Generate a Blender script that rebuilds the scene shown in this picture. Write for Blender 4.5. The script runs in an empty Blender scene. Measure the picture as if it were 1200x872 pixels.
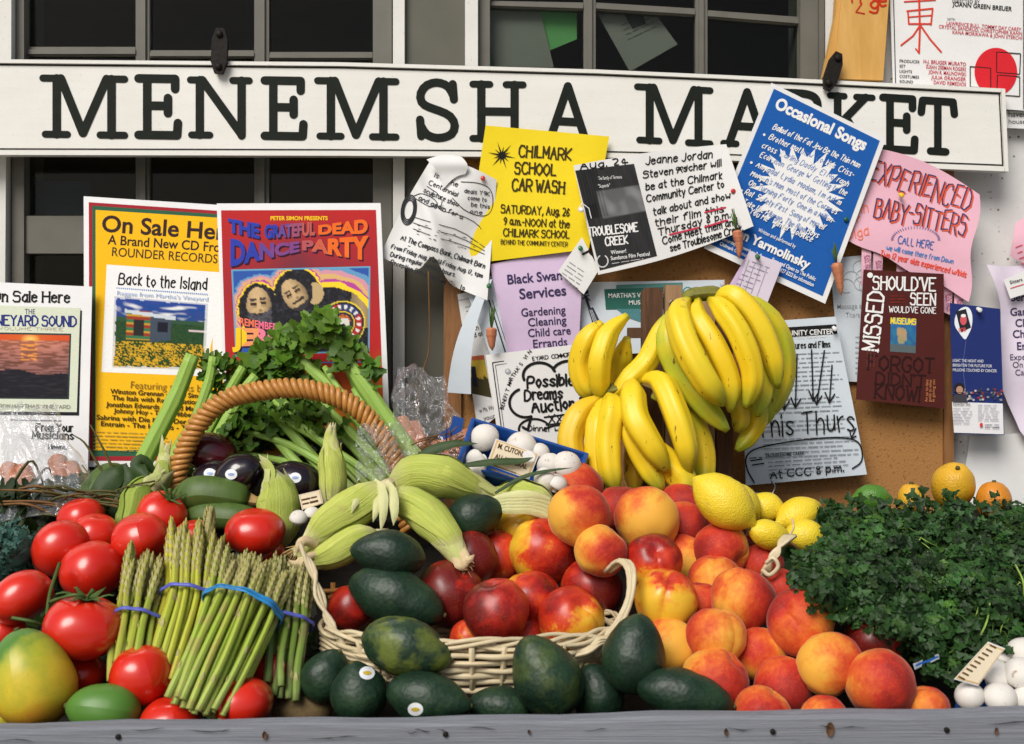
import bpy, math, random
import numpy as np
from mathutils import Vector, Matrix, Quaternion, noise as mn
from mathutils.geometry import tessellate_polygon
R=math.radians; PI=math.pi
scene=bpy.context.scene; COL=scene.collection
# ---------------------------------------------------------------- camera, sky, sun, exposure
F=1400.0; CX=600.0; CY=436.0; ZC=1.45
cd=bpy.data.cameras.new('camera'); cam=bpy.data.objects.new('camera',cd); COL.objects.link(cam)
cam.location=(0,0,ZC); cam.rotation_euler=(R(90),0,0)
cd.sensor_width=36; cd.lens=36*F/1200; cd.clip_start=.05; cd.clip_end=2000
cd.dof.use_dof=True; cd.dof.focus_distance=1.86; cd.dof.aperture_fstop=7.0
scene.camera=cam
SUN_EL,SUN_AZ=R(42),R(-28)      # azimuth measured from straight behind the camera, towards the left
w=bpy.data.worlds.new('World'); scene.world=w; w.use_nodes=True
nt=w.node_tree; bg=nt.nodes['Background']; sk=nt.nodes.new('ShaderNodeTexSky')
sk.sky_type='NISHITA'; sk.sun_disc=False; sk.sun_elevation=SUN_EL; sk.sun_rotation=PI+SUN_AZ*-1
sk.air_density=1.0; sk.dust_density=3.0
nt.links.new(sk.outputs[0],bg.inputs[0]); bg.inputs[1].default_value=0.075
sd=bpy.data.lights.new('sun','SUN'); sun=bpy.data.objects.new('sun',sd); COL.objects.link(sun)
sd.energy=3.1; sd.angle=R(32); sd.color=(1,.965,.91)
dirs=Vector((math.sin(SUN_AZ)*math.cos(SUN_EL),-math.cos(SUN_AZ)*math.cos(SUN_EL),math.sin(SUN_EL)))
sun.rotation_euler=dirs.to_track_quat('Z','Y').to_euler(); sun.location=dirs*8
vs=scene.view_settings; vs.view_transform='Standard'; vs.look='None'; vs.exposure=0.06; vs.gamma=1
scene.cycles.use_denoising=True; scene.cycles.max_bounces=8; scene.cycles.transparent_max_bounces=16
scene.cycles.sample_clamp_indirect=6

# ---------------------------------------------------------------- helpers
def at(px,py,Y): return Vector(((px-CX)*Y/F, Y, ZC-(py-CY)*Y/F))
def mm(px,Y): return px*Y/F
class MB:
    def __init__(s): s.v=[]; s.f=[]; s.uv=[]; s.c=[]; s.mi=[]
    def add(s,p,uv=(0,0),c=(1,1,1)): s.v.append(Vector(p)); s.uv.append(uv); s.c.append(c); return len(s.v)-1
    def face(s,ix,mi=0): s.f.append(tuple(ix)); s.mi.append(mi)
    def build(s,name,mat,parent=None,smooth=True,origin=None,rot=None):
        o0=Vector(origin) if origin is not None else (Vector(parent.location) if parent is not None else Vector((0,0,0)))
        me=bpy.data.meshes.new(name); V=s.v
        if parent is not None:
            p=parent; tr=Vector((0,0,0)); q=Quaternion()
            chain=[]
            while p is not None: chain.append(p); p=p.parent
            M=Matrix.Identity(4)
            for p in reversed(chain): M=M@Matrix.LocRotScale(p.location,p.rotation_euler.to_quaternion(),None)
            if origin is None: Mi=M.inverted(); V=[Mi@p for p in V]; loc=Vector((0,0,0))
            else: loc=M.inverted()@o0; V=[p-o0 for p in V]
        else:
            V=[p-o0 for p in V]; loc=o0
        me.from_pydata(V,[],s.f)
        if smooth: me.polygons.foreach_set('use_smooth',[True]*len(s.f))
        li=np.empty(len(me.loops),dtype=np.int32); me.loops.foreach_get('vertex_index',li)
        uvl=me.uv_layers.new(name='UVMap'); uvl.data.foreach_set('uv',np.array(s.uv,dtype=np.float32)[li].ravel())
        ca=me.color_attributes.new('Col','FLOAT_COLOR','POINT')
        cc=np.ones((len(s.c),4),dtype=np.float32); cc[:,:3]=np.array(s.c,dtype=np.float32); ca.data.foreach_set('color',cc.ravel())
        for m in (mat if isinstance(mat,(list,tuple)) else [mat]): me.materials.append(m)
        if any(s.mi): me.polygons.foreach_set('material_index',s.mi)
        o=bpy.data.objects.new(name,me); COL.objects.link(o); o.location=loc
        if rot is not None: o.rotation_euler=rot
        if parent is not None: o.parent=parent
        return o
def tag(o,label=None,cat=None,group=None,kind=None):
    if label: o['label']=label
    if cat: o['category']=cat
    if group: o['group']=group
    if kind: o['kind']=kind
    return o
def thing(name,label,cat,loc,group=None):
    o=bpy.data.objects.new(name,None); COL.objects.link(o); o.location=loc; o.empty_display_size=.03
    return tag(o,label,cat,group)
def box(mb,x0,x1,y0,y1,z0,z1,mi=0):
    b=len(mb.v)
    for x in (x0,x1):
        for y in (y0,y1):
            for z in (z0,z1): mb.add((x,y,z),(x+y,z))
    for f in ((0,1,3,2),(4,6,7,5),(0,4,5,1),(2,3,7,6),(0,2,6,4),(1,5,7,3)): mb.face([b+i for i in f],mi)
def prism(mb,pts,Yf,Yb):
    """solid slab standing at depth Yf..Yb whose front outline is the given one"""
    n=len(pts); b=len(mb.v)
    yf=(lambda i:Yf[i]) if isinstance(Yf,(list,tuple)) else (lambda i:Yf)
    fr=[at(p[0],p[1],yf(i)) for i,p in enumerate(pts)]
    for p in fr: mb.add(p,(p.x,p.z))
    for p in fr: mb.add((p.x,p.y+(Yb-(Yf if not isinstance(Yf,(list,tuple)) else sum(Yf)/n)),p.z),(p.x,p.z))
    if n==4: mb.face([b+i for i in range(4)]); mb.face([b+n+3-i for i in range(4)])
    else:
        for t in tessellate_polygon([[Vector((p.x,p.z,0)) for p in fr]]):
            mb.face([b+i for i in t]); mb.face([b+n+i for i in reversed(t)])
    for i in range(n): j=(i+1)%n; mb.face((b+i,b+n+i,b+n+j,b+j))
def rect(x0,y0,x1,y1): return [(x0,y0),(x1,y0),(x1,y1),(x0,y1)]
def spline(P,n):
    P=[Vector(p) for p in P]; Q=[P[0]*2-P[1]]+P+[P[-1]*2-P[-2]]; out=[]; m=len(P)-1
    for k in range(n+1):
        t=k/n*m; i=min(int(t),m-1); t-=i; a,b,c,d=Q[i:i+4]
        out.append(.5*((2*b)+(-a+c)*t+(2*a-5*b+4*c-d)*t*t+(-a+3*b-3*c+d)*t**3))
    return out
def interp(xs,ys,x): return float(np.interp(x,xs,ys))
def tube(mb,pts,radii,n=10,sec=None,cap=True,up=None,flat=1.0,colf=None):
    m=len(pts); T=[(pts[min(i+1,m-1)]-pts[max(i-1,0)]).normalized() for i in range(m)]
    u=Vector(up) if up is not None else Vector((0,-1,0))
    if abs(u.dot(T[0]))>.95: u=Vector((1,0,0))
    b=len(mb.v); prev=None; L=[0]
    for i in range(1,m): L.append(L[-1]+(pts[i]-pts[i-1]).length)
    for i in range(m):
        u=(u-T[i]*u.dot(T[i])).normalized(); s=T[i].cross(u)
        r=radii[i] if hasattr(radii,'__len__') else radii
        v=L[i]/max(L[-1],1e-9); c=colf(v) if colf else (1,1,1)
        for j in range(n+1):
            a=2*PI*j/n; k=sec(a) if sec else 1
            mb.add(pts[i]+(u*math.cos(a)+s*math.sin(a)*flat)*r*k,(j/n,v),c)
    for i in range(m-1):
        for j in range(n):
            q=b+i*(n+1)+j; mb.face((q,q+1,q+n+2,q+n+1))
    if cap:
        for i,fl in ((0,True),(m-1,False)):
            r=b+i*(n+1); c0=mb.add(pts[i],(0,L[i]/max(L[-1],1e-9)),colf(i/(m-1)) if colf else (1,1,1))
            for j in range(n): mb.face((c0,r+j+1,r+j) if fl else (c0,r+j,r+j+1))
# ---------------------------------------------------------------- material helpers
class NM:
    def __init__(s,name,rough=.5,spec=.5):
        s.m=bpy.data.materials.new(name); s.m.use_nodes=True; s.nt=s.m.node_tree; s.b=s.nt.nodes['Principled BSDF']
        s.b.inputs['Roughness'].default_value=rough; s.b.inputs['Specular IOR Level'].default_value=spec
    def n(s,t,**k):
        x=s.nt.nodes.new(t)
        for a,v in k.items(): setattr(x,a,v)
        return x
    def l(s,a,b): s.nt.links.new(a,b)
    def put(s,inp,v):
        if hasattr(v,'is_output') or isinstance(v,bpy.types.NodeSocket): s.l(v,inp)
        else: inp.default_value=v
    def coord(s,kind='Object',scale=(1,1,1),rnd=True):
        tc=s.n('ShaderNodeTexCoord').outputs[kind]; mp=s.n('ShaderNodeMapping'); s.l(tc,mp.inputs[0]); mp.inputs['Scale'].default_value=scale
        if rnd:
            oi=s.n('ShaderNodeObjectInfo'); mu=s.n('ShaderNodeMath',operation='MULTIPLY'); s.l(oi.outputs['Random'],mu.inputs[0]); mu.inputs[1].default_value=37.
            s.l(mu.outputs[0],mp.inputs['Location'])
        return mp.outputs[0]
    def noise(s,v,scale,detail=3,rough=.55,dist=0):
        x=s.n('ShaderNodeTexNoise'); s.l(v,x.inputs['Vector']); x.inputs['Scale'].default_value=scale; x.inputs['Detail'].default_value=detail
        x.inputs['Roughness'].default_value=rough; x.inputs['Distortion'].default_value=dist; return x.outputs['Fac']
    def voro(s,v,scale,feat='F1'):
        x=s.n('ShaderNodeTexVoronoi',feature=feat); s.l(v,x.inputs['Vector']); x.inputs['Scale'].default_value=scale; return x.outputs['Distance']
    def ramp(s,f,stops,mode='LINEAR'):
        x=s.n('ShaderNodeValToRGB'); s.put(x.inputs[0],f); cr=x.color_ramp; cr.interpolation=mode
        while len(cr.elements)<len(stops): cr.elements.new(.5)
        for e,(p,c) in zip(cr.elements,stops): e.position=p; e.color=(c,c,c,1) if not hasattr(c,'__len__') else (*c,1)
        return x.outputs[0]
    def math(s,op,a,b=0.,clamp=False):
        x=s.n('ShaderNodeMath',operation=op,use_clamp=clamp); s.put(x.inputs[0],a); s.put(x.inputs[1],b); return x.outputs[0]
    def mix(s,f,a,b,mode='MIX'):
        x=s.n('ShaderNodeMix',data_type='RGBA',blend_type=mode); s.put(x.inputs[0],f)
        for i,v in ((6,a),(7,b)): s.put(x.inputs[i],(*v,1) if (hasattr(v,'__len__') and len(v)==3) else v)
        return x.outputs[2]
    def base(s,c): s.put(s.b.inputs['Base Color'],(*c,1) if (hasattr(c,'__len__') and len(c)==3) else c); return s
    def bump(s,h,st=.3,dist=.002):
        x=s.n('ShaderNodeBump'); s.l(h,x.inputs['Height']); x.inputs['Strength'].default_value=st; x.inputs['Distance'].default_value=dist; s.l(x.outputs[0],s.b.inputs['Normal']); return s
    def ocol(s): # the object's own colour slot: x,y,z parameters
        oi=s.n('ShaderNodeObjectInfo'); sp=s.n('ShaderNodeSeparateColor'); s.l(oi.outputs['Color'],sp.inputs[0]); return sp.outputs
    def uv(s):
        tc=s.n('ShaderNodeTexCoord').outputs['UV']; sp=s.n('ShaderNodeSeparateXYZ'); s.l(tc,sp.inputs[0]); return tc,sp.outputs[0],sp.outputs[1]
    def vcol(s):
        x=s.n('ShaderNodeVertexColor',layer_name='Col'); return x.outputs[0]
MATS={}
def flat(name,c,rough=.7,spec=.3,metal=0):
    if name not in MATS:
        x=NM(name,rough,spec); v=x.coord(rnd=False); f=x.noise(v,60,3); x.base(x.mix(f,tuple(k*.88 for k in c),tuple(min(1,k*1.08) for k in c)))
        x.b.inputs['Metallic'].default_value=metal; MATS[name]=x.m
    return MATS[name]
def ink(c):
    k='ink_%.3f_%.3f_%.3f'%tuple(c)
    if k not in MATS:
        x=NM('print_colour',.75,.08); v=x.coord(rnd=False); f=x.noise(v,400,2); x.base(x.mix(f,tuple(min(1,a*1.12+.006) for a in c),tuple(a*.9 for a in c))); MATS[k]=x.m
    return MATS[k]
def mk():
    def paper(name,c,rough=.6):
        x=NM(name,rough,.12); v=x.coord(); f=x.noise(v,25,4); f2=x.noise(v,700,2)
        x.base(x.mix(f,tuple(k*.9 for k in c),c)); h=x.math('ADD',x.noise(v,14,3),x.math('MULTIPLY',f2,.05)); x.bump(h,.25,.006); MATS[name]=x.m
    paper('paper_white',(.78,.78,.77)); paper('paper_bluish',(.64,.71,.77)); paper('paper_yellow',(.86,.66,.02)); paper('paper_pink',(.80,.46,.56)); paper('paper_lilac',(.63,.49,.68))
    paper('paper_grey',(.26,.25,.22)); paper('card_white',(.8,.8,.8),.35); paper('paper_pale_lilac',(.74,.66,.77)); paper('paper_green',(.16,.42,.14)); paper('paper_blue',(.02,.03,.045))
    paper('print_field_blue',(.015,.105,.36),.45); paper('maroon_card',(.085,.02,.018),.3); paper('navy_card',(.02,.035,.16),.4)
    # vertex coloured print (pictures)
    x=NM('printed_picture',.6,.10); x.base(x.vcol()); MATS['picture']=x.m
    # painted white wood
    x=NM('white_paint',.5,.4); v=x.coord(rnd=False); f=x.noise(v,9,5,.7); g=x.noise(v,140,3); d=x.ramp(g,[(.66,0),(.74,1)])
    c=x.mix(f,(.60,.59,.55),(.74,.73,.69)); x.base(x.mix(x.math('MULTIPLY',d,.45),c,(.33,.29,.22))); x.bump(x.noise(v,90,4),.12,.002); MATS['white_paint']=x.m
    x=NM('stucco_wall',.75,.25); v=x.coord(rnd=False); f=x.noise(v,7,4,.7); c=x.mix(f,(.60,.60,.59),(.72,.71,.69))
    vo=x.voro(v,75); sp=x.ramp(vo,[(.10,1),(.17,0)]); cl=x.ramp(x.noise(v,8,2),[(.44,0),(.58,1)]); vo2=x.voro(v,33); sp2=x.ramp(vo2,[(.055,1),(.085,0)])
    x.base(x.mix(x.math('MAXIMUM',x.math('MULTIPLY',sp,cl),sp2),c,(.17,.12,.07))); x.bump(x.noise(v,60,5),.2,.004); MATS['stucco']=x.m
    x=NM('sign_paint',.45,.4); v=x.coord(rnd=False); f=x.noise(v,5,5,.7); g=x.noise(v,260,3); d=x.ramp(g,[(.63,0),(.73,1)])
    f=x.math('ADD',x.math('MULTIPLY',f,.6),x.math('MULTIPLY',x.noise(x.coord(scale=(.6,1,9),rnd=False),7,5,.7),.4)); c=x.mix(f,(.62,.61,.55),(.86,.85,.82)); x.base(x.mix(x.math('MULTIPLY',d,.3),c,(.4,.33,.22))); x.bump(x.noise(v,30,4),.08,.003); MATS['sign_paint']=x.m
    x=NM('black_paint',.55,.12); v=x.coord(rnd=False); x.base(x.mix(x.noise(v,60,4),(.006,.008,.006),(.014,.018,.014))); MATS['black_paint']=x.m
    x=NM('window_grey',.5,.4); v=x.coord(rnd=False); x.base(x.mix(x.noise(v,20,4),(.10,.094,.076),(.15,.143,.12))); x.bump(x.noise(v,80,3),.1,.002); MATS['window_grey']=x.m
    x=NM('panel_grey',.6,.3); v=x.coord(rnd=False); x.base(x.mix(x.noise(v,12,4),(.085,.085,.065),(.125,.12,.095))); x.bump(x.noise(v,80,3),.1,.002); MATS['panel_grey']=x.m
    x=NM('room_dark',.9,.05); v=x.coord(rnd=False); x.base(x.mix(x.noise(v,3,4),(.30,.22,.14),(.42,.32,.2))); MATS['room']=x.m
    # glass pane
    x=NM('window_glass'); nt=x.nt; tr=x.n('ShaderNodeBsdfTransparent'); gl=x.n('ShaderNodeBsdfGlossy'); fr=x.n('ShaderNodeFresnel'); mx=x.n('ShaderNodeMixShader')
    tr.inputs[0].default_value=(.82,.86,.84,1); gl.inputs['Roughness'].default_value=.04; fr.inputs[0].default_value=1.22
    x.l(fr.outputs[0],mx.inputs[0]); x.l(tr.outputs[0],mx.inputs[1]); x.l(gl.outputs[0],mx.inputs[2]); x.l(mx.outputs[0],nt.nodes['Material Output'].inputs[0]); MATS['glass']=x.m
    # cling film / plastic bag
    x=NM('clear_plastic'); nt=x.nt; tr=x.n('ShaderNodeBsdfTransparent'); gl=x.n('ShaderNodeBsdfGlossy'); df=x.n('ShaderNodeBsdfDiffuse'); lw=x.n('ShaderNodeLayerWeight'); m1=x.n('ShaderNodeMixShader'); m2=x.n('ShaderNodeMixShader')
    tr.inputs[0].default_value=(.985,.99,1,1); gl.inputs['Roughness'].default_value=.12; df.inputs[0].default_value=(.8,.85,.9,1); lw.inputs[0].default_value=.35
    v=x.coord(); bp=x.n('ShaderNodeBump'); bp.inputs['Strength'].default_value=1; bp.inputs['Distance'].default_value=.006; x.l(x.noise(v,45,4,.6,1.5),bp.inputs['Height'])
    x.l(bp.outputs[0],gl.inputs['Normal']); x.l(bp.outputs[0],lw.inputs['Normal'])
    m1.inputs[0].default_value=.12; x.l(gl.outputs[0],m1.inputs[1]); x.l(df.outputs[0],m1.inputs[2])
    x.l(x.math('ADD',x.math('MULTIPLY',lw.outputs['Facing'],.75),.07,True),m2.inputs[0]); x.l(tr.outputs[0],m2.inputs[1]); x.l(m1.outputs[0],m2.inputs[2]); x.l(m2.outputs[0],nt.nodes['Material Output'].inputs[0]); MATS['plastic']=x.m
    # woods
    def wood(name,a,b,sc,st=(1,1,1),rough=.7,bs=.3):
        x=NM(name,rough,.3); v=x.coord(scale=st); f=x.noise(v,sc,6,.65,.6); g=x.noise(v,sc*4,4,.6,.3)
        h=x.math('ADD',x.math('MULTIPLY',f,.6),x.math('MULTIPLY',g,.4)); x.base(x.ramp(h,[(.3,a),(.7,b)])); x.bump(h,bs,.003); return x
    MATS['board_wood']=wood('weathered_board',(.12,.125,.145),(.27,.285,.32),12,(.3,12,24),.85,.7).m
    MATS['bin_wood']=wood('dark_bin_wood',(.006,.005,.004),(.02,.016,.012),9,(1,6,6)).m
    MATS['stake_wood']=wood('brown_stake_wood',(.035,.016,.008),(.15,.07,.032),7,(9,9,.8)).m
    MATS['frame_wood']=wood('cork_frame_wood',(.15,.06,.02),(.33,.16,.06),7,(9,9,.8),.5).m
    MATS['pine']=wood('light_stake_wood',(.22,.12,.06),(.4,.25,.13),7,(9,9,.8)).m
    MATS['orange_wood']=wood('orange_plank',(.52,.27,.06),(.68,.40,.12),5,(5,5,.7),.5,.1).m
    x=NM('cork',.85,.15); v=x.coord(rnd=False); f=x.noise(v,320,4,.7); g=x.voro(v,380); p=x.ramp(x.noise(v,170,2,.5),[(.32,1),(.40,0)])
    c=x.mix(f,(.27,.13,.04),(.47,.25,.095)); c=x.mix(x.noise(v,6,3),c,(.36,.17,.055)); x.base(x.mix(x.math('MULTIPLY',p,.7),c,(.13,.06,.02))); x.bump(x.math('ADD',f,g),.4,.0015); MATS['cork']=x.m
    # ------------- fruit skins.  object colour: x = blush, y = brightness/greenness
    def peach(name,fuzz,stops,rough,coat):
        x=NM(name,rough,.35); oc=x.ocol(); v=x.coord(); lv=x.coord(rnd=False); sp=x.n('ShaderNodeSeparateXYZ'); x.l(lv,sp.inputs[0])
        g=x.math('ADD',x.math('MULTIPLY',sp.outputs[0],13. if fuzz else 9.),x.math('MULTIPLY',sp.outputs[2],-3.0))
        big=x.math('MULTIPLY',x.math('SUBTRACT',x.noise(v,19 if fuzz else 24,3,.5,.4),.5),1.55 if fuzz else 1.8); fine=x.math('MULTIPLY',x.math('SUBTRACT',x.noise(v,150,4,.7),.5),.5 if fuzz else .35)
        sv=x.coord(scale=(1,1,.16)); streak=x.math('MULTIPLY',x.math('SUBTRACT',x.noise(sv,120,3,.6),.5),.35)
        t=x.math('ADD',x.math('ADD',x.math('ADD',big,fine),streak),x.math('ADD',x.math('MULTIPLY',g,-1.),x.math('ADD',oc[0],.03 if fuzz else -.05)),True)
        c=x.ramp(t,stops); sp2=x.ramp(x.voro(v,420),[(.16,1),(.26,0)])
        x.base(x.mix(x.math('MULTIPLY',sp2,.16),c,(.75,.42,.12))); x.bump(x.noise(v,500 if fuzz else 60,3),.12 if fuzz else .05,.001)
        if fuzz: x.b.inputs['Sheen Weight'].default_value=.22; x.b.inputs['Sheen Roughness'].default_value=.35; x.b.inputs['Sheen Tint'].default_value=(1,.8,.7,1)
        else: x.b.inputs['Coat Weight'].default_value=coat; x.b.inputs['Coat Roughness'].default_value=.28
        x.b.inputs['Subsurface Weight'].default_value=.06; x.b.inputs['Subsurface Radius'].default_value=(.008,.003,.001); x.b.inputs['Subsurface Scale'].default_value=.5
        return x.m
    MATS['peach']=peach('peach_skin',True,[(0,(.74,.38,.045)),(.22,(.70,.24,.03)),(.42,(.62,.11,.018)),(.72,(.48,.028,.012)),(1,(.28,.014,.01))],.68,0)
    MATS['nectarine']=peach('nectarine_skin',False,[(0,(.74,.44,.03)),(.22,(.70,.28,.02)),(.38,(.58,.05,.012)),(.7,(.38,.014,.008)),(1,(.14,.008,.007))],.38,.18)
    x=NM('tomato_skin',.3,.5); v=x.coord(); f=x.noise(v,18,3); c=x.mix(f,(.52,.008,.005),(.70,.030,.008)); oc=x.ocol(); c=x.mix(oc[0],c,(.62,.10,.03)); x.base(c)
    x.bump(x.noise(v,40,4),.12,.002); x.b.inputs['Coat Weight'].default_value=.4; x.b.inputs['Coat Roughness'].default_value=.18; x.b.inputs['Subsurface Weight'].default_value=.08; x.b.inputs['Subsurface Radius'].default_value=(.01,.002,.001); MATS['tomato']=x.m
    x=NM('calyx_green',.6,.3); v=x.coord(); x.base(x.mix(x.noise(v,60,3),(.03,.07,.015),(.09,.15,.03))); MATS['calyx']=x.m
    x=NM('avocado_skin',.46,.4); v=x.coord(); f=x.noise(v,22,4,.6); fi=x.noise(v,240,3,.7); oc=x.ocol()
    c=x.ramp(x.math('ADD',x.math('MULTIPLY',f,.7),x.math('MULTIPLY',fi,.3)),[(.3,(.004,.012,.008)),(.5,(.009,.028,.014)),(.75,(.026,.062,.024))]); spk=x.ramp(x.voro(v,300),[(.10,1),(.2,0)])
    c=x.mix(x.math('MULTIPLY',spk,.35),c,(.10,.17,.05)); g=x.ramp(x.noise(v,30,3),[(.45,0),(.62,1)]); c=x.mix(x.math('MULTIPLY',g,oc[0]),c,(.22,.26,.03)); x.base(c)
    x.bump(x.math('ADD',x.math('MULTIPLY',x.voro(v,170),.7),x.noise(v,60,3)),.4,.0016); MATS['avocado']=x.m
    x=NM('mango_skin',.4,.4); v=x.coord(); lv=x.coord(rnd=False); sp=x.n('ShaderNodeSeparateXYZ'); x.l(lv,sp.inputs[0]); oc=x.ocol()
    t=x.math('ADD',x.math('ADD',x.math('MULTIPLY',sp.outputs[2],9.),x.math('MULTIPLY',x.noise(v,22,3),1.1)),oc[0],True)
    c=x.ramp(t,[(.1,(.72,.33,.03)),(.4,(.66,.47,.03)),(.75,(.36,.38,.03)),(1,(.08,.20,.03))]); spk=x.ramp(x.voro(v,200),[(.10,1),(.16,0)]); x.base(x.mix(x.math('MULTIPLY',spk,.4),c,(.16,.12,.03)))
    x.bump(x.noise(v,60,3),.08,.002); MATS['mango']=x.m
    x=NM('lemon_skin',.4,.45); v=x.coord(); oc=x.ocol(); c=x.mix(x.noise(v,18,3),(.72,.50,.015),(.80,.64,.04)); c=x.mix(x.ramp(x.noise(v,50,3),[(.62,0),(.8,1)]),c,(.55,.40,.06)); c=x.mix(oc[0],c,(.07,.20,.02)); c=x.mix(oc[1],c,(.60,.22,.015)); x.base(c)
    x.bump(x.math('ADD',x.noise(v,45,3),x.math('MULTIPLY',x.voro(v,430),.6)),.5,.0022); x.b.inputs['Subsurface Weight'].default_value=.05; x.b.inputs['Subsurface Radius'].default_value=(.006,.003,.001); MATS['lemon']=x.m
    x=NM('kiwi_skin',.85,.2); v=x.coord(); x.base(x.mix(x.noise(v,300,4,.7),(.07,.045,.02),(.24,.17,.08))); x.bump(x.noise(v,500,3),.5,.001); MATS['kiwi']=x.m
    x=NM('eggplant_skin',.22,.5); v=x.coord(); oc=x.ocol(); c=x.mix(x.noise(v,20,3),(.007,.005,.009),(.018,.008,.014)); x.base(x.mix(oc[0],c,(.09,.008,.012))); x.b.inputs['Coat Weight'].default_value=.5; MATS['eggplant']=x.m
    x=NM('pumpkin_zucchini',.5,.4); v=x.coord(scale=(1,1,.12)); c=x.mix(x.noise(v,120,3),(.03,.07,.012),(.10,.16,.03)); x.base(c); x.bump(x.noise(v,100,3),.1,.002); MATS['zucchini']=x.m
    x=NM('carrot_skin',.5,.4); tc,u,vv=x.uv(); mp=x.coord(scale=(1,1,1)); c=x.mix(x.noise(mp,120,3),(.40,.13,.06),(.56,.22,.11)); lines=x.ramp(x.noise(x.coord(scale=(.3,.3,6)),60,2),[(.6,0),(.68,1)]); x.base(x.mix(x.math('MULTIPLY',lines,.5),c,(.3,.08,.03))); x.bump(x.noise(x.coord(scale=(.3,.3,6)),60,3),.4,.002); MATS['carrot']=x.m
    # banana: uv.y runs from the crown (0) to the blossom tip (1)
    x=NM('banana_skin',.42,.4); tc,u,vv=x.uv(); v=x.coord(); oc=x.ocol()
    c=x.mix(x.noise(v,14,3),(.80,.52,.008),(.84,.62,.02)); gm=x.math('MULTIPLY',x.ramp(x.noise(v,11,2),[(.35,0),(.65,1)]),oc[0]); c=x.mix(gm,c,(.40,.47,.03))
    tip=x.math('ADD',vv,x.math('MULTIPLY',x.noise(v,40,2),.06)); gr=x.ramp(tip,[(.0,.55),(.12,.10),(.80,0),(.97,.75)]); c=x.mix(gr,c,(.26,.36,.03))
    c=x.mix(x.ramp(tip,[(1.0,0),(1.02,1)]),c,(.03,.02,.01)); c=x.mix(oc[1],c,(.60,.33,.02))
    ev=x.coord('UV',(5,.6,1),False); st=x.ramp(x.noise(x.coord(scale=(1,1,.35)),95,3,.6),[(.65,0),(.70,1)]); spk=x.ramp(x.voro(v,85),[(.07,1),(.11,0)]); big=x.ramp(x.noise(v,60,2),[(.5,0),(.62,1)])
    c=x.mix(x.math('MULTIPLY',x.math('MAXIMUM',st,x.math('MULTIPLY',spk,big)),.85),c,(.10,.045,.01)); x.base(c); x.bump(x.noise(x.coord(scale=(1,1,.3)),60,3),.12,.002); MATS['banana']=x.m
    x=NM('banana_crown',.7,.3); v=x.coord(); x.base(x.mix(x.noise(v,60,4),(.05,.04,.01),(.30,.30,.05))); MATS['banana_crown']=x.m
    # corn husk: uv.y along the ear
    def husk(name,a,b,dry):
        x=NM(name,.55,.3); tc,u,vv=x.uv(); s=x.coord('UV',(22,.8,1),False); f=x.ramp(x.noise(s,2.4,5,.75),[(.28,0),(.76,1)]); v=x.coord(); c=x.mix(f,a,b)
        c=x.mix(x.ramp(x.math('ADD',vv,x.math('MULTIPLY',x.noise(v,30,3),.15)),[(0,.9),(.34,0),(.84,0),(.98,1)]),c,dry); oc=x.ocol(); c=x.mix(oc[0],c,(.13,.25,.02)); c=x.mix(oc[1],c,x.mix(f,(.70,.70,.30),(.82,.80,.52))); blot=x.ramp(x.noise(v,38,4,.7),[(.60,0),(.72,1)]); c=x.mix(x.math('MULTIPLY',blot,.4),c,(.42,.34,.12)); x.base(c)
        x.bump(f,.7,.0022); x.b.inputs['Subsurface Weight'].default_value=.15; x.b.inputs['Subsurface Radius'].default_value=(.004,.005,.002); return x.m
    MATS['husk']=husk('corn_husk',(.36,.46,.04),(.74,.74,.22),(.82,.75,.42))
    MATS['husk_dark']=husk('corn_husk_green',(.13,.24,.03),(.27,.38,.07),(.40,.40,.14))
    x=NM('dry_husk',.7,.25); s_=x.coord('UV',(22,.8,1),False); f=x.noise(s_,2.4,4,.7); x.base(x.mix(f,(.45,.27,.12),(.80,.70,.44))); x.bump(f,.6,.002); MATS['dry_husk']=x.m
    x=NM('dry_silk',.7,.2); v=x.coord(); x.base(x.mix(x.noise(v,90,3),(.42,.22,.07),(.66,.48,.2))); MATS['silk']=x.m
    # asparagus: uv.y 0 base .. 1 tip
    x=NM('asparagus',.45,.4); tc,u,vv=x.uv(); v=x.coord(); oc=x.ocol(); c=x.ramp(vv,[(0,(.32,.46,.14)),(.4,(.24,.41,.05)),(.72,(.20,.31,.045)),(1,(.22,.23,.06))]); c=x.mix(x.math('MULTIPLY',x.ramp(x.noise(v,45,3),[(.5,0),(.64,1)]),.55),c,(.30,.17,.13)); c=x.mix(oc[0],c,(.55,.50,.05)); c=x.mix(oc[1],c,(.05,.08,.03)); x.base(c); x.bump(x.noise(x.coord(scale=(1,1,.2)),90,3),.25,.002); MATS['asparagus']=x.m
    x=NM('asparagus_scale',.5,.3); v=x.coord(); x.base(x.mix(x.noise(v,60,3),(.28,.30,.07),(.44,.34,.19))); MATS['bract']=x.m
    def band(n,c): x=NM(n,.4,.4); v=x.coord(); x.base(x.mix(x.noise(v,100,3),tuple(k*.8 for k in c),c)); MATS[n]=x.m
    band('band_violet',(.10,.12,.50)); band('band_blue',(.03,.28,.66)); band('tray_blue',(.01,.07,.30)); 
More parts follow.
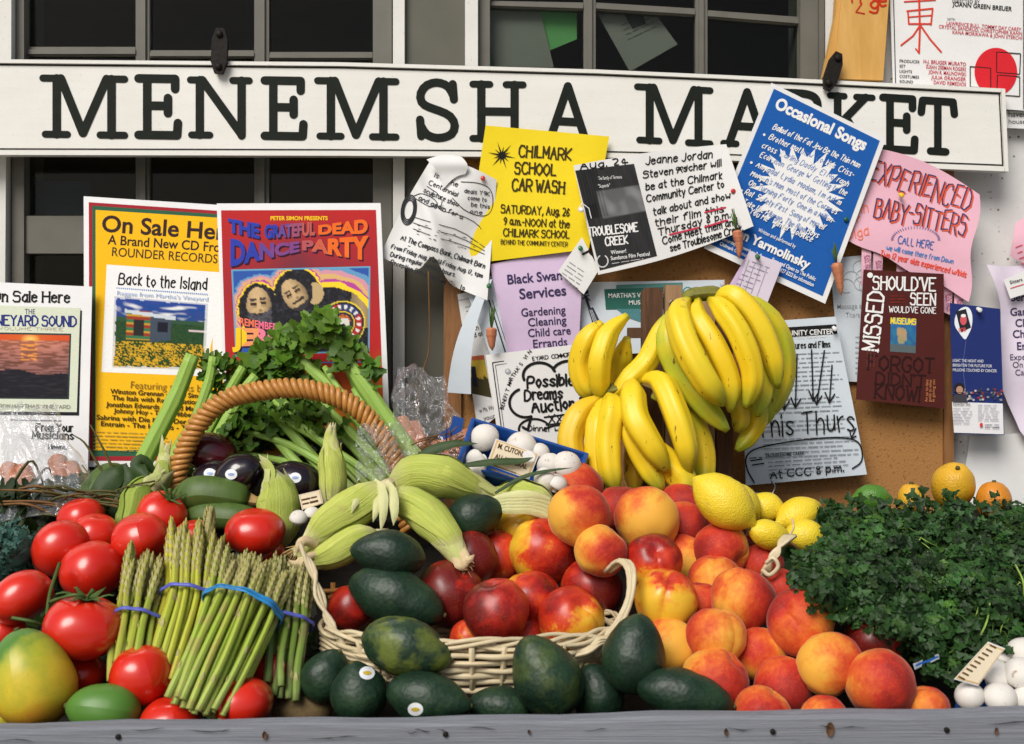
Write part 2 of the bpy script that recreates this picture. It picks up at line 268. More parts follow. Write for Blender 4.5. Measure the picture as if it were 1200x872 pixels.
    def leaf(name,a,b,tr=.25):
        x=NM(name,.5,.3); v=x.coord(rnd=False); c=x.mix(x.noise(v,55,3),a,b); c=x.mix(1.0,c,x.vcol(),'MULTIPLY'); x.base(c); x.bump(x.noise(v,220,3),.3,.0015)
        nt=x.nt; tl=x.n('ShaderNodeBsdfTranslucent'); x.l(c,tl.inputs[0]); m=x.n('ShaderNodeMixShader'); m.inputs[0].default_value=tr; x.l(x.b.outputs[0],m.inputs[1]); x.l(tl.outputs[0],m.inputs[2]); x.l(m.outputs[0],nt.nodes['Material Output'].inputs[0]); return x.m
    MATS['parsley']=leaf('parsley_leaf',(.008,.032,.009),(.032,.088,.019)); MATS['celery_leaf']=leaf('celery_leaf',(.04,.11,.010),(.13,.26,.022)); MATS['dark_leaf']=leaf('dark_leaf',(.02,.05,.012),(.05,.09,.022)); MATS['broccoli']=leaf('broccoli_floret',(.02,.075,.06),(.05,.13,.10),.05)
    x=NM('celery_stalk',.4,.4); s=x.coord('UV',(22,.5,1),False); f=x.noise(s,2.5,3,.6); tc,u,vv=x.uv(); c=x.mix(f,(.19,.36,.04),(.38,.55,.12)); c=x.mix(x.ramp(vv,[(0,.7),(.25,0)]),c,(.50,.56,.22)); x.base(c); x.bump(f,.5,.002); x.b.inputs['Subsurface Weight'].default_value=.08; x.b.inputs['Subsurface Radius'].default_value=(.004,.006,.002); MATS['celery']=x.m
    x=NM('orange_wicker',.38,.5); v=x.coord(); x.base(x.mix(x.noise(v,70,4,.6),(.30,.11,.02),(.62,.30,.07))); x.bump(x.noise(v,160,3),.3,.001); MATS['wicker_orange']=x.m
    x=NM('pale_willow',.5,.4); v=x.coord(); x.base(x.mix(x.noise(v,45,4,.6),(.42,.32,.17),(.72,.63,.43))); x.bump(x.noise(v,160,3),.3,.001); MATS['willow']=x.m
    x=NM('mushroom_skin',.6,.3); v=x.coord(); c=x.mix(x.noise(v,35,4),(.60,.56,.50),(.74,.72,.68)); c=x.mix(x.ramp(x.noise(v,90,3,.7),[(.62,0),(.74,1)]),c,(.30,.20,.12)); x.base(c); x.bump(x.noise(v,60,3),.12,.002); x.b.inputs['Subsurface Weight'].default_value=.1; x.b.inputs['Subsurface Radius'].default_value=(.004,.004,.003); MATS['mushroom']=x.m
    x=NM('black_iron',.55,.15); v=x.coord(rnd=False); x.base(x.mix(x.noise(v,90,4),(.006,.005,.005),(.018,.014,.011))); x.bump(x.noise(v,120,4),.4,.002); MATS['iron']=x.m
    x=NM('steel',.35,.5); v=x.coord(rnd=False); x.base(x.mix(x.noise(v,60,2),(.35,.35,.35),(.5,.5,.5))); x.b.inputs['Metallic'].default_value=1; MATS['steel']=x.m
    x=NM('twig',.8,.2); v=x.coord(); x.base(x.mix(x.noise(v,80,3),(.05,.045,.015),(.13,.12,.04))); MATS['twig']=x.m
    x=NM('dry_root',.8,.2); v=x.coord(); x.base(x.mix(x.noise(v,80,3),(.10,.05,.02),(.22,.11,.04))); MATS['root']=x.m
mk()
# ---------------------------------------------------------------- lettering
GL={}
for ln in '''A 02 39 62|15 55
B 02 09 49 58 57 46 06|46 65 63 42 02
C 68 59 29 07 04 22 52 63
D 02 09 39 67 64 32 02
E 62 02 09 69|06 46
F 02 09 69|06 46
G 68 59 29 07 04 22 52 64 65 45
H 02 09|62 69|06 66
I 12 19
J 49 44 32 12 03
K 02 09|69 05 62
L 09 02 52
M 02 09 34 69 62
N 02 09 62 69
O 32 04 07 39 67 64 32
P 02 09 49 68 66 45 05
Q 32 04 07 39 67 64 32|43 61
R 02 09 49 68 66 45 05|35 62
S 68 49 19 07 16 56 64 52 12 03
T 09 69|39 32
U 09 04 22 42 64 69
V 09 32 69
W 09 22 47 62 89
X 02 69|09 62
Y 09 36 69|36 32
Z 09 69 02 62
a 46 27 05 03 22 44|47 42
b 09 02|05 27 46 43 22 02
c 46 27 05 04 22 43
d 49 42|45 27 05 04 22 43
e 05 45 46 27 06 03 22 43
f 49 39 18 12|07 37
g 46 27 05 04 22 44|47 41 20 01
h 09 02|05 27 46 42
i 07 02|09 08
j 17 11 00|19 18
k 09 02|37 04 32
l 09 02
m 07 02|05 17 36 32|35 57 66 62
n 07 02|05 27 46 42
o 22 04 05 27 45 44 22
p 07 00|05 27 46 43 22 03
q 47 40|46 27 05 04 22 43
r 07 02|05 17 37
s 46 27 06 15 34 43 22 03
t 19 13 22 32|07 37
u 07 03 12 32 44|47 42
v 07 22 47
w 07 12 35 52 67
x 02 47|07 42
y 07 22|47 10
z 07 47 02 42
0 22 04 07 29 47 44 22
1 08 19 12
2 08 29 48 46 02 42
3 08 29 48 26 44 22 03
4 32 39 04 54
5 49 09 06 36 44 22 03
6 48 29 05 03 22 44 26 05
7 09 49 12
8 26 08 29 48 26 03 22 43 26
9 46 25 07 29 48 45 22
. 02 03
, 13 01
' 09 08
- 05 35
& 52 07 29 38 04 22 44
! 09 04|02 03
: 03 04|06 07
/ 02 39
? 08 29 48 24|22 23'''.split('\n'):
    k,_,r=ln.partition(' '); GL[k]=[[(int(q[0]),int(q[1])) for q in p.split()] for p in r.split('|')]
def adv(ch): return 3.2 if ch==' ' else max(p[0] for s in GL.get(ch,[[(3,0)]]) for p in s)+2.1
def chaikin(p):
    if len(p)<3: return p
    out=[p[0]]
    for a,b in zip(p[:-1],p[1:]): out+= [(a[0]*.75+b[0]*.25,a[1]*.75+b[1]*.25),(a[0]*.25+b[0]*.75,a[1]*.25+b[1]*.75)]
    return out+[p[-1]]
TXT={}
def font_mesh(s,bold=0.0):
    if (s,bold) in TXT: return TXT[s,bold]
    c=bpy.data.curves.new('t','FONT'); c.body=s; c.resolution_u=4; c.offset=bold; c.size=1
    o=bpy.data.objects.new('t',c); me=o.to_mesh(); V=[(v.co.x,v.co.y) for v in me.vertices]; Fc=[tuple(p.vertices) for p in me.polygons]
    o.to_mesh_clear(); bpy.data.objects.remove(o); bpy.data.curves.remove(c)
    TXT[s,bold]=(V,Fc); return TXT[s,bold]
class Sheet:
    """a thin sheet whose surface is a gently bent heightfield in front of the wall"""
    def __init__(s,name,label,cat,quad,Y,mat='paper_white',bend=None,n=(10,12),warp=None,group=None,thick=.0005,poly=None,parent=None):
        s.Y=Y; s.bend=bend; s.lay=0; s.ink={}; mb=MB(); nu,nv=n
        s.quad=quad
        def q(u,v):
            a=[quad[0][i]*(1-u)+quad[1][i]*u for i in (0,1)]; b=[quad[3][i]*(1-u)+quad[2][i]*u for i in (0,1)]
            x=a[0]*(1-v)+b[0]*v; y=a[1]*(1-v)+b[1]*v
            if warp: dx,dy=warp(u,v); x+=dx; y+=dy
            return x,y
        s.q=q
        for k,th in ((0,0),(1,thick)):
            for j in range(nv+1):
                for i in range(nu+1):
                    x,y=q(i/nu,j/nv); p=s.P(x,y,0); p.y+=th; mb.add(p,(i/nu,1-j/nv))
        N=(nu+1)*(nv+1)
        for j in range(nv):
            for i in range(nu):
                a=j*(nu+1)+i; mb.face((a,a+1,a+nu+2,a+nu+1)); mb.face((N+a,N+a+nu+1,N+a+nu+2,N+a+1))
        E=[(i,i+1) for i in range(nu)]+[(nv*(nu+1)+i+1,nv*(nu+1)+i) for i in range(nu)]
        E+=[((j+1)*(nu+1),j*(nu+1)) for j in range(nv)]+[(j*(nu+1)+nu,(j+1)*(nu+1)+nu) for j in range(nv)]
        for a,b in E:
            i0=len(mb.v)
            for q_ in (a,N+a,N+b,b): mb.add(mb.v[q_])
            mb.face((i0,i0+1,i0+2,i0+3))
        c=q(.5,1); s.o=mb.build(name,MATS[mat],parent,origin=at(c[0],c[1],Y) if parent is None else None)
        if label: tag(s.o,label,cat,group)
    def P(s,x,y,off): return at(x,y,s.Y-(s.bend(x,y) if s.bend else 0)-off)
    def mb(s,c):
        k=tuple(c)
        if k not in s.ink: s.ink[k]=MB()
        return s.ink[k]
    def next(s,st=.000006): s.lay+=st; return .001+s.lay
    def fill(s,quad,c,n=(8,8),off=None):
        m=s.mb(c); off=off or (.0005+.00005*s.next_fill()); b=len(m.v); nu,nv=n
        for j in range(nv+1):
            for i in range(nu+1):
                u=i/nu;v=j/nv; a=[quad[0][k]*(1-u)+quad[1][k]*u for k in (0,1)]; d=[quad[3][k]*(1-u)+quad[2][k]*u for k in (0,1)]
                m.add(s.P(a[0]*(1-v)+d[0]*v,a[1]*(1-v)+d[1]*v,off))
        for j in range(nv):
            for i in range(nu): a=b+j*(nu+1)+i; m.face((a,a+1,a+nu+2,a+nu+1))
    nf=0
    def next_fill(s): s.nf+=1; return s.nf
    def poly(s,pts,c,off=None):
        m=s.mb(c); off=off or s.next(.00003); b=len(m.v)
        for p in pts: m.add(s.P(p[0],p[1],off))
        for t in tessellate_polygon([[Vector((p[0],p[1],0)) for p in pts]]): m.face([b+i for i in t])
    def disc(s,x,y,rx,ry,c,n=20): s.poly([(x+rx*math.cos(2*PI*i/n),y+ry*math.sin(2*PI*i/n)) for i in range(n)],c)
    def line(s,pts,c,w=1.,taper=None,off=None,m=None):
        """ribbon with round ends"""
        m=m or s.mb(c); off=off or s.next()
        if len(pts)<2: return
        if not taper:
            for i in range(1,len(pts)-1):
                e1=(pts[i][0]-pts[i-1][0],pts[i][1]-pts[i-1][1]); e2=(pts[i+1][0]-pts[i][0],pts[i+1][1]-pts[i][1]); l1=math.hypot(*e1); l2=math.hypot(*e2)
                if l1>1e-6 and l2>1e-6 and (e1[0]*e2[0]+e1[1]*e2[1])/l1/l2<.55: s.line(pts[:i+1],c,w,None,off,m); s.line(pts[i:],c,w,None,off+.000007,m); return
        n=len(pts); L=[];Rr=[]
        for i,p in enumerate(pts):
            a=pts[max(i-1,0)]; d=pts[min(i+1,n-1)]; dx,dy=d[0]-a[0],d[1]-a[1]; l=math.hypot(dx,dy) or 1
            k=w/2*(taper(i/(n-1)) if taper else 1)
            if 0<i<n-1:
                e1=(p[0]-a[0],p[1]-a[1]); e2=(d[0]-p[0],d[1]-p[1]); l1=math.hypot(*e1) or 1; l2=math.hypot(*e2) or 1
                cs=max(-1,min(1,(e1[0]*e2[0]+e1[1]*e2[1])/l1/l2)); k/=max(.55,math.sqrt((1+cs)/2))
            L.append((p[0]-dy/l*k,p[1]+dx/l*k)); Rr.append((p[0]+dy/l*k,p[1]-dx/l*k))
        b=len(m.v)
        for a,d in zip(L,Rr): m.add(s.P(a[0],a[1],off)); m.add(s.P(d[0],d[1],off))
        for i in range(n-1): q=b+2*i; m.face((q,q+1,q+3,q+2))
        if w>1.2:
            for i,j in ((0,1),(n-1,n-2)):
                p=pts[i]; dx,dy=p[0]-pts[j][0],p[1]-pts[j][1]; a0=math.atan2(dy,dx); r=w/2*(taper(i/(n-1)) if taper else 1)
                c0=[m.add(s.P(p[0]+r*math.cos(a0+PI/2-PI*k/6),p[1]+r*math.sin(a0+PI/2-PI*k/6),off)) for k in range(7)]; m.face(c0)
    def loop(s,pts,c,w=1.): s.line(list(pts)+[pts[0]],c,w)
    def xf(s,x,y,ang,sx,sy,sh=0):
        ca,sa=math.cos(R(ang)),math.sin(R(ang))
        return lambda X,Z:(x+(X*sx+Z*sh)*ca+Z*sy*sa, y+(X*sx+Z*sh)*sa-Z*sy*ca)
    def text(s,t,x,y,h,w=None,ang=0,c=(.012,.012,.012),bold=.012,sh=0,align='l'):
        V,Fc=font_mesh(t,bold)
        if not V: return
        x0=min(v[0] for v in V); x1=max(v[0] for v in V); sy=h/.70; sx=(w/(x1-x0)) if w else sy*.95
        W=(x1-x0)*sx; o=0 if align=='l' else (-W/2 if align=='c' else -W)
        g=s.xf(x,y,ang,sx,sy,sh*h); m=s.mb(c); b=len(m.v); off=s.next()
        for v in V: p=g(v[0]-x0+o/sx,v[1]); m.add(s.P(p[0],p[1],off))
        for f in Fc: m.face([b+i for i in f])
    def pen(s,t,x,y,h,w=None,ang=0,c=(.015,.015,.02),wt=None,sh=0,jit=.35,serif=False,seed=1,smooth=True,narrow=1):
        rnd=random.Random(seed*77+len(t)); tot=sum(adv(ch) for ch in t)-2.1; sy=h/7; sx=(w/tot) if w else sy*narrow; g=s.xf(x,y,ang,sx,sy,sh*sy); wt=wt or h*.12; cur=0; off=s.next()
        for ch in t:
            dy=rnd.uniform(-jit,jit)
            for k,st in enumerate(GL.get(ch,[])):
                P=[(p[0]+rnd.uniform(-jit,jit)*.6,p[1]+rnd.uniform(-jit,jit)*.6+dy) for p in st]
                if serif:
                    for a,bq in ((P[0],P[1]),(P[-1],P[-2])):
                        if abs(a[0]-bq[0])<abs(a[1]-bq[1])*.7 and (abs(a[1]-2)<.6 or abs(a[1]-9)<.6 or abs(a[1]-7)<.5):
                            s.line([g(cur+a[0]-1.1,a[1]-2),g(cur+a[0]+1.1,a[1]-2)],c,wt*.6,off=off+.000008)
                elif smooth: P=chaikin(P)
                s.line([g(cur+p[0],p[1]-2) for p in P],c,wt,off=off+k*.000006)
            cur+=adv(ch)
    def greek(s,x,y,w,rows,dy,h,c=(.25,.25,.27),ang=0,seed=3,dx=0):
        rnd=random.Random(seed); g=s.xf(x,y,ang,1,1)
        for r in range(rows):
            X=rnd.uniform(0,4) if dx else 0; end=w*rnd.uniform(.8,1)
            while X<end:
                l=rnd.uniform(4,13); l=min(l,end-X)
                if l>1.5: s.line([g(X+dx*r,-r*dy),g(X+l+dx*r,-r*dy)],c,h*rnd.uniform(.7,1.1))
                X+=l+rnd.uniform(1.5,2.6)
    def picture(s,quad,fn,n=(60,60)):
        m=MB(); off=.0005+.00005*s.next_fill(); nu,nv=n
        for j in range(nv+1):
            for i in range(nu+1):
                u=i/nu;v=j/nv; a=[quad[0][k]*(1-u)+quad[1][k]*u for k in (0,1)]; d=[quad[3][k]*(1-u)+quad[2][k]*u for k in (0,1)]
                m.add(s.P(a[0]*(1-v)+d[0]*v,a[1]*(1-v)+d[1]*v,off),(u,1-v),fn(u,v))
        for j in range(nv):
            for i in range(nu): a=j*(nu+1)+i; m.face((a,a+1,a+nu+2,a+nu+1))
        m.build('picture',MATS['picture'],s.o)
    def done(s):
        for k,m in s.ink.items():
            if m.f: m.build('print',ink(k),s.o)
        return s.o
K=(.012,.012,.012); W=(.8,.8,.79)
def rc(pts,n=1):
    for _ in range(n):
        out=[]
        for a,b in zip(pts,pts[1:]+pts[:1]): out+=[(a[0]*.75+b[0]*.25,a[1]*.75+b[1]*.25),(a[0]*.25+b[0]*.75,a[1]*.25+b[1]*.75)]
        pts=out
    return pts
# ---------------------------------------------------------------- ground, pavement
def plane(name,x0,x1,y0,y1,z,m):
    mb=MB(); 
    for x,y in ((x0,y0),(x1,y0),(x1,y1),(x0,y1)): mb.add((x,y,z),(x,y))
    mb.face((0,1,2,3)); o=mb.build(name,m,smooth=False); o['kind']='structure'; return o
x=NM('ground_soil',.9,.2); v=x.coord(rnd=False); x.base(x.mix(x.noise(v,2,5),(.16,.14,.10),(.26,.24,.18))); MATS['ground']=x.m
x=NM('pavement_concrete',.85,.2); v=x.coord(rnd=False); x.base(x.mix(x.noise(v,8,6),(.24,.23,.21),(.34,.33,.30))); x.bump(x.noise(v,90,4),.2,.003); MATS['pave']=x.m
plane('ground',-60,60,-80,80,0,MATS['ground']); 
mb=MB(); box(mb,-6,6,-2.5,2.15,.004,.10); mb.build('pavement',MATS['pave'],smooth=False)['kind']='structure'
# ---------------------------------------------------------------- shop front
YW=2.165
shop=thing('shop_front','white painted shop front with two dark sash windows behind the produce stand','shop front',(0,YW,0))
def part(name,m,polys,Yf,Yb,parent=shop,label=None):
    mb=MB()
    for p in polys: prism(mb,p,Yf,Yb)
    o=mb.build(name,MATS[m],parent,smooth=False)
    if label: o['label']=label
    return o
B0,T0=1380,-560
part('wall','stucco',[rect(967,T0,1900,B0)],YW,YW+.12,label='white speckled wall')
part('wall','stucco',[rect(-900,T0,-20,B0),rect(-20,620,967,B0),rect(-20,T0,967,-330)],YW,YW+.12)
part('pilaster','panel_grey',[rect(473,-330,546,619)],YW+.004,YW+.1,label='grey green panel between the windows')
part('trim_board','white_paint',[[(-20,-330),(14,-330),(13,72),(7,181),(4,619),(-20,619)]],YW-.012,YW+.09)
for a in (rect(460.5,-330,474,619),rect(545,-330,560,619)): part('trim_board','white_paint',[a],YW-.010,YW+.09)
part('trim_board','window_grey',[rect(960,-330,966,619)],YW-.004,YW+.09)
def window(x0,x1,bars,rails,pane_cols,lower):
    mb=MB(); prism(mb,rect(x0,-330,x0+14,619),YW+.006,YW+.10); prism(mb,rect(x1-22,-330,x1,619),YW+.006,YW+.10)
    prism(mb,rect(x0+14,-330,x1-22,-300),YW+.008,YW+.10); prism(mb,rect(x0+14,600,x1-22,619),YW+.008,YW+.10)
    w=mb.build('window',MATS['window_grey'],shop,smooth=False)
    for a,b in bars:
        mb=MB(); prism(mb,rect(a,-300,b,600),YW+.022,YW+.045); prism(mb,rect(a+(b-a)*.3,-300,b-(b-a)*.3,600),YW+.016,YW+.0225); mb.build('muntin',MATS['window_grey'],w,smooth=False)
    for p in rails:
        mb=MB(); prism(mb,p,YW+.0245,YW+.043); q=[(p[0][0],p[0][1]*.75+p[3][1]*.25),(p[1][0],p[1][1]*.75+p[2][1]*.25),(p[2][0],p[2][1]*.75+p[1][1]*.25),(p[3][0],p[3][1]*.75+p[0][1]*.25)]
        prism(mb,q,YW+.019,YW+.025); mb.build('glazing_rail',MATS['window_grey'],w,smooth=False)
    mb=MB(); prism(mb,rect(x0+14,lower[0],x1-22,lower[1]),YW+.012,YW+.06); mb.build('meeting_rail',MATS['window_grey'],w,smooth=False)
    xs=[x0+14]+[v for b in bars for v in b]+[x1-22]
    for i in range(0,len(xs),2):
        for y0,y1 in ((-299,lower[0]),(lower[1],599)):
            mb=MB(); prism(mb,rect(xs[i]+.3,y0+.5,xs[i+1]-.3,y1-.5),YW+.031,YW+.034); mb.build('pane',MATS['glass'],w,smooth=False)
    return w
w1=window(14,459,[(159,175),(298,315)],[rect(29,55,158.5,66),rect(175.5,59,297.5,68),rect(315.5,61,436.5,70)],3,(253,297))
w2=window(560,960,[(684,698),(815,829)],[[(574.5,1),(683.5,3),(683.5,12),(574.5,8)],[(698.5,3),(814.5,10),(814.5,19),(698.5,12)],[(829.5,12),(937.5,20),(937.5,30),(829.5,21)]],3,(253,297))
# things standing inside the windows
Yi=YW+.05
def inpaper(lab,quad,m,Y=Yi,cat='paper'): return Sheet('window_sheet',lab,cat,quad,Y,m,n=(4,4),group=None)
inpaper('faded blue paper sheet at the bottom of the left window',rect(27,213,106,252),'paper_blue',YW+.052).done()
inpaper('brown grey sheet leaning inside the right window beside a green sheet',[(566,8),(632,8),(649,79),(579,78)],'paper_grey',YW+.046).done()
inpaper('green sheet behind the brown grey one inside the right window',[(560,8),(676,10),(676,44),(642,80)] if 0 else [(562,20),(676,9),(676,46),(570,90)],'paper_green',YW+.052).done()
s=inpaper('grey letter hanging askew inside the right window',[(699,14),(762,8),(794,52),(738,84)],'paper_grey',YW+.046); s.greek(728,30,40,4,6,1,(.12,.11,.1),-25); s.poly([(730,14),(752,12),(757,28),(741,34)],(.05,.05,.045)); s.done()
# room behind the glass
mb=MB(); box(mb,-2.2,2.2,YW+.13,5.2,.1,.13); box(mb,-2.2,2.2,YW+.13,5.2,2.9,2.95); box(mb,-2.25,-2.2,YW+.13,5.2,.1,2.95); box(mb,2.2,2.25,YW+.13,5.2,.1,2.95); box(mb,-2.25,2.25,5.2,5.25,.1,2.95)
mb.build('interior_wall',MATS['room'],shop,smooth=False)
mb=MB(); box(mb,-3.2,3.2,YW-.25,5.6,3.05,3.15); mb.build('roof',MATS['panel_grey'],shop,smooth=False)
# ---------------------------------------------------------------- cork board
cork=thing('notice_board','brown cork notice board in a wooden frame, crowded with pinned papers','notice board',at(818,610,2.13))
part('cork_panel','cork',[[(541,186),(1106,205),(1106,618),(541,618)]],2.130,2.146,cork)
part('frame','frame_wood',[[(520,183),(540.5,184),(540.5,640),(520,640)],[(1106.5,196),(1118,197),(1118,640),(1106.5,640)],[(541,619),(1106,619),(1106,640),(541,640)]],2.122,2.150,cork)
# ---------------------------------------------------------------- the long sign
top=[(-60,70),(0,69.5),(400,73),(700,81.5),(850,88),(1178,104)]; bot=[(1182,201),(850,188),(700,184.5),(400,182.5),(0,181.5),(-60,181.5)]
sign=thing('market_sign','long white wooden sign with black slab letters across the shop front','sign',at(590,190,2.12))
YS=2.104
part('board','sign_paint',[top+bot],YS,YS+.02,sign)
def off(p,d): return [(x,y+d) for x,y in p]
def strip(a,b): return a+list(reversed(b))
bt=list(reversed(bot))
part('moulding','sign_paint',[strip(top[:-1]+[(1173,103.7)],off(top[:-1]+[(1173,103.7)],4.2)),strip(off(bt[:-1]+[(1177,200.8)],-5),bt[:-1]+[(1177,200.8)])],YS-.005,YS+.001,sign)
part('moulding','sign_paint',[[(1173.5,104),(1178,104),(1182,201),(1177.5,200.8)]],YS-.005,YS+.001,sign)
class Flat(Sheet):
    def __init__(s,Y,o): s.Y=Y; s.bend=None; s.lay=0; s.ink={}; s.o=o
fl=Flat(YS,sign)
lt=off(top[:-1]+[(1171,103.5)],6.3); lb=off(bt[:-1]+[(1175,200.6)],-7)
fl.line(lt,K,1.7); fl.line(lb,K,1.6); fl.line([(1171,110),(1175,194)],K,1.6); fl.done()
SL={'M':[[(.17,1),(.17,0)],[(.03,0),(.30,0)],[(0,1),(.22,1)],[(.22,1),(.49,.03),(.78,1)],[(.78,1),(1,1)],[(.84,1),(.84,0)],[(.70,0),(1,0)]],
'E':[[(.22,1),(.22,0)],[(0,1),(.92,1),(.92,.82)],[(.22,.52),(.74,.52)],[(.74,.66),(.74,.39)],[(0,0),(.97,0),(.99,.22)]],
'N':[[(0,1),(.22,1)],[(.16,1),(.16,0)],[(.02,0),(.33,0)],[(.2,1),(.86,.03)],[(.87,0),(.87,1)],[(.72,1),(1,1)]],
'H':[[(.17,1),(.17,0)],[(.83,1),(.83,0)],[(0,1),(.34,1)],[(0,0),(.34,0)],[(.66,1),(1,1)],[(.66,0),(1,0)],[(.17,.5),(.83,.5)]],
'A':[[(.12,0),(.5,1),(.88,0)],[(0,0),(.27,0)],[(.71,0),(1,0)],[(.27,.34),(.73,.34)]],
'R':[[(.18,1),(.18,0)],[(0,0),(.36,0)],[(0,1),(.55,1),(.8,.93),(.86,.76),(.78,.58),(.5,.5),(.18,.5)],[(.5,.5),(.62,.42),(.78,.08),(.86,0),(1,0)]],
'K':[[(.18,1),(.18,0)],[(0,0),(.36,0)],[(0,1),(.34,1)],[(.62,1),(1,1)],[(.84,1),(.2,.42)],[(.38,.58),(.82,0)],[(.66,0),(1,0)]],
'T':[[(.5,1),(.5,0)],[(.28,0),(.74,0)],[(.0,.76),(.04,1),(.96,1),(1,.76)]],
'S':[[(.90,.98),(.93,.70)],[(.92,.76),(.80,.92),(.62,.99),(.42,1),(.2,.93),(.08,.78),(.12,.63),(.3,.55),(.55,.49),(.82,.40),(.95,.25),(.90,.09),(.72,.01),(.48,-.01),(.24,.05),(.10,.2)],[(.07,.32),(.10,.02)]]}
L=[('M',45,151,87,163),('E',157,214,87,163.5),('N',218,297,89,163.5),('E',305,361,89.5,164.5),('M',367,469,90,165),('S',484,540,92,166),('H',549,618,94,167.5),('A',633,698,96,169),('M',742,837,99,171),('A',843,908,103,174),('R',911,970,105,176),('K',968,1027,108.5,177.5),('E',1030,1077,110.5,180),('T',1075,1123,114,182)]
for ch,x0,x1,y0,y1 in L:
    h=y1-y0; sw=h*.135; m=MB(); i0=sw/2
    dy=(103-81)/(1150-700)*(1 if x0>600 else .25)
    for k,st in enumerate(SL[ch]):
        P=[(x0+i0+(x1-x0-sw)*p[0], y1-i0-(h-sw)*p[1]+ (p[0]-.5)*(x1-x0)*dy) for p in st]
        if ch in 'SR' and len(P)>4: 
            P=[(v.x,v.y) for v in spline([(a,b,0) for a,b in P],28)]
        serif=len(st)==2 and abs(st[0][1]-st[1][1])<.01 and abs(st[0][0]-st[1][0])<.4
        fl.line(P,K,sw*(.82 if serif else .98),off=.0009+.00005*k,m=m)
    o=m.build('letter',MATS['black_paint'],sign); o['label']='black painted letter '+ch
# latches holding the sign
def latch(lab,quad,holes):
    t=thing('latch',lab,'latch',at(quad[2][0],quad[2][1],YS-.006))
    part('plate','iron',[rc(quad)],YS-.016,YS-.0055,t)
    for x,y in holes:
        m=MB(); c=at(x,y,YS-.0165)
        for r,d in ((.0062,.0),(.0058,-.003),(.003,-.0045)):
            for i in range(14): a=2*PI*i/14; m.add(c+Vector((r*math.cos(a),d,r*math.sin(a))))
        for k in range(2):
            for i in range(14): j=(i+1)%14; m.face((k*14+i,k*14+j,(k+1)*14+j,(k+1)*14+i))
        m.face([28+i for i in range(14)]); m.build('screw',MATS['iron'],t)
latch('black iron latch on the sign above its left end',[(249,32),(267,33),(265,86),(246,85)],[(257,40),(256,78)])
latch('black iron latch on the sign below the orange plank',[(976,58),(991,65),(978,108),(962,101)],[(982,68),(971,97)])
# orange plank above the sign, theatre poster
pk=thing('plank','orange painted plank with red brush writing above the sign','plank',at(1005,95,2.13))
part('board','orange_wood',[[(993,-60),(1046,-60),(1035,94),(976,92)]],2.115,2.135,pk)
fl=Flat(2.115,pk); fl.pen('g',1020,10,16,w=9,ang=3,c=(.5,.03,.01),wt=2.4,seed=4); fl.pen('e',1031,7,15,w=7,c=(.5,.03,.01),wt=2.4,seed=4); fl.pen('n',998,3,13,w=10,c=(.5,.03,.01),wt=2.2,seed=2); fl.line([(1010,4),(1003,14),(1013,16)],(.5,.03,.01),1.5); fl.done()
part('side_board','orange_wood',[[(984,-60),(992.5,-60),(975.5,92),(965,90),(979,20)]],2.120,2.14,pk)
# ---------------------------------------------------------------- posters leaning against the left window
def bump2(cx,cy,rx,ry,a): return lambda x,y: a*math.exp(-((x-cx)/rx)**2-((y-cy)/ry)**2)
def fbm(x,y,s=1.0): return mn.noise(Vector((x*s,y*s,.3)))
# yellow poster
lean=lambda x,y: (y-240)*.00022
s=Sheet('poster','yellow poster with red and green border and a hut picture, leaning on the left window','poster',[(98,230),(300,243),(310,552),(99,547)],2.085,'card_white',bend=lambda x,y:lean(x,y)+.004*math.sin(x/60))
RED=(.33,.02,.03); GRN=(.03,.11,.06); YEL=(.82,.46,.012)
s.fill([(104,237),(300,250),(306,540),(105,540)],RED); s.fill([(108,241),(300,254),(306,533),(108.5,535)],GRN); s.fill([(112,246),(300,258),(305,525),(112,528)],YEL)
s.text('On Sale Here',119,271,19,158,4,(.04,.02,.02),.022); s.text('A Brand New CD From',126,286,11,143,4,(.04,.02,.02),.015); s.text('ROUNDER RECORDS',131,300,10.5,124,4,(.06,.03,.02),.005)
s.fill([(125,310),(270,320),(266,442),(119,436)],W)
s.pen('Back to the Island',139,333,13,103,4,K,1.8,jit=.5,seed=5); 
for i in range(44): s.disc(137+i*2.45,337.5+i*.17,.8,.8,(.10,.25,.6),6)
s.text('Reggae from Martha\'s Vineyard',137,345.5,5,107,4,(.35,.45,.65),0)
rnd=random.Random(5)
def hut(u,v):
    n=fbm(u*14,v*14); n2=fbm(u*60,v*60)
    e=min(u,1-u,v,1-v)+.012*n
    if v<.34:
        c=(.02+.02*n,.06,.30-.3*v) ; k=max(0,fbm(u*7+3,v*18)*2.2-.15)*(.4<1); c=tuple(a+(.75-a)*min(1,k) for a in c) if v>.06 else c
        if v>.28: c=(.03,.08,.04)
    elif v<.62: c=(.02+.02*n2,.06+.04*n2,.02)
    else:
        c=(.03,.06,.012); 
        if n2+.5*n>.02: c=(.62,.36,.02)
    if .14<u<.40 and .18<v<.60:
        c=((.5,.28,.03),(.30,.04,.02),(.04,.16,.07))[int((v*26))%3]
        if .22<u<.33 and .30<v<.54: c=(.02,.02,.02)
    if .40<=u<.62 and .24<v<.62-.05*(u-.4)*4: c=(.05+.03*n2,.07,.10) if not (.47<u<.58 and .32<v<.46) else (.01,.01,.02)
    if .12<u<.66 and .17+.10*(u-.12)<v<.22+.12*(u-.12): c=(.55,.6,.65)
    if u>.80 and .40<v<.44: c=(.6,.5,.5)
    if e<.025: c=tuple(a*.3+.78*.7 for a in c)
    return c
s.picture([(134,347),(244,356),(240,434),(131,431)],hut,(90,70))
s.text('Featuring tracks by',153,455,8.5,88,3,(.25,.14,.02),-.004)
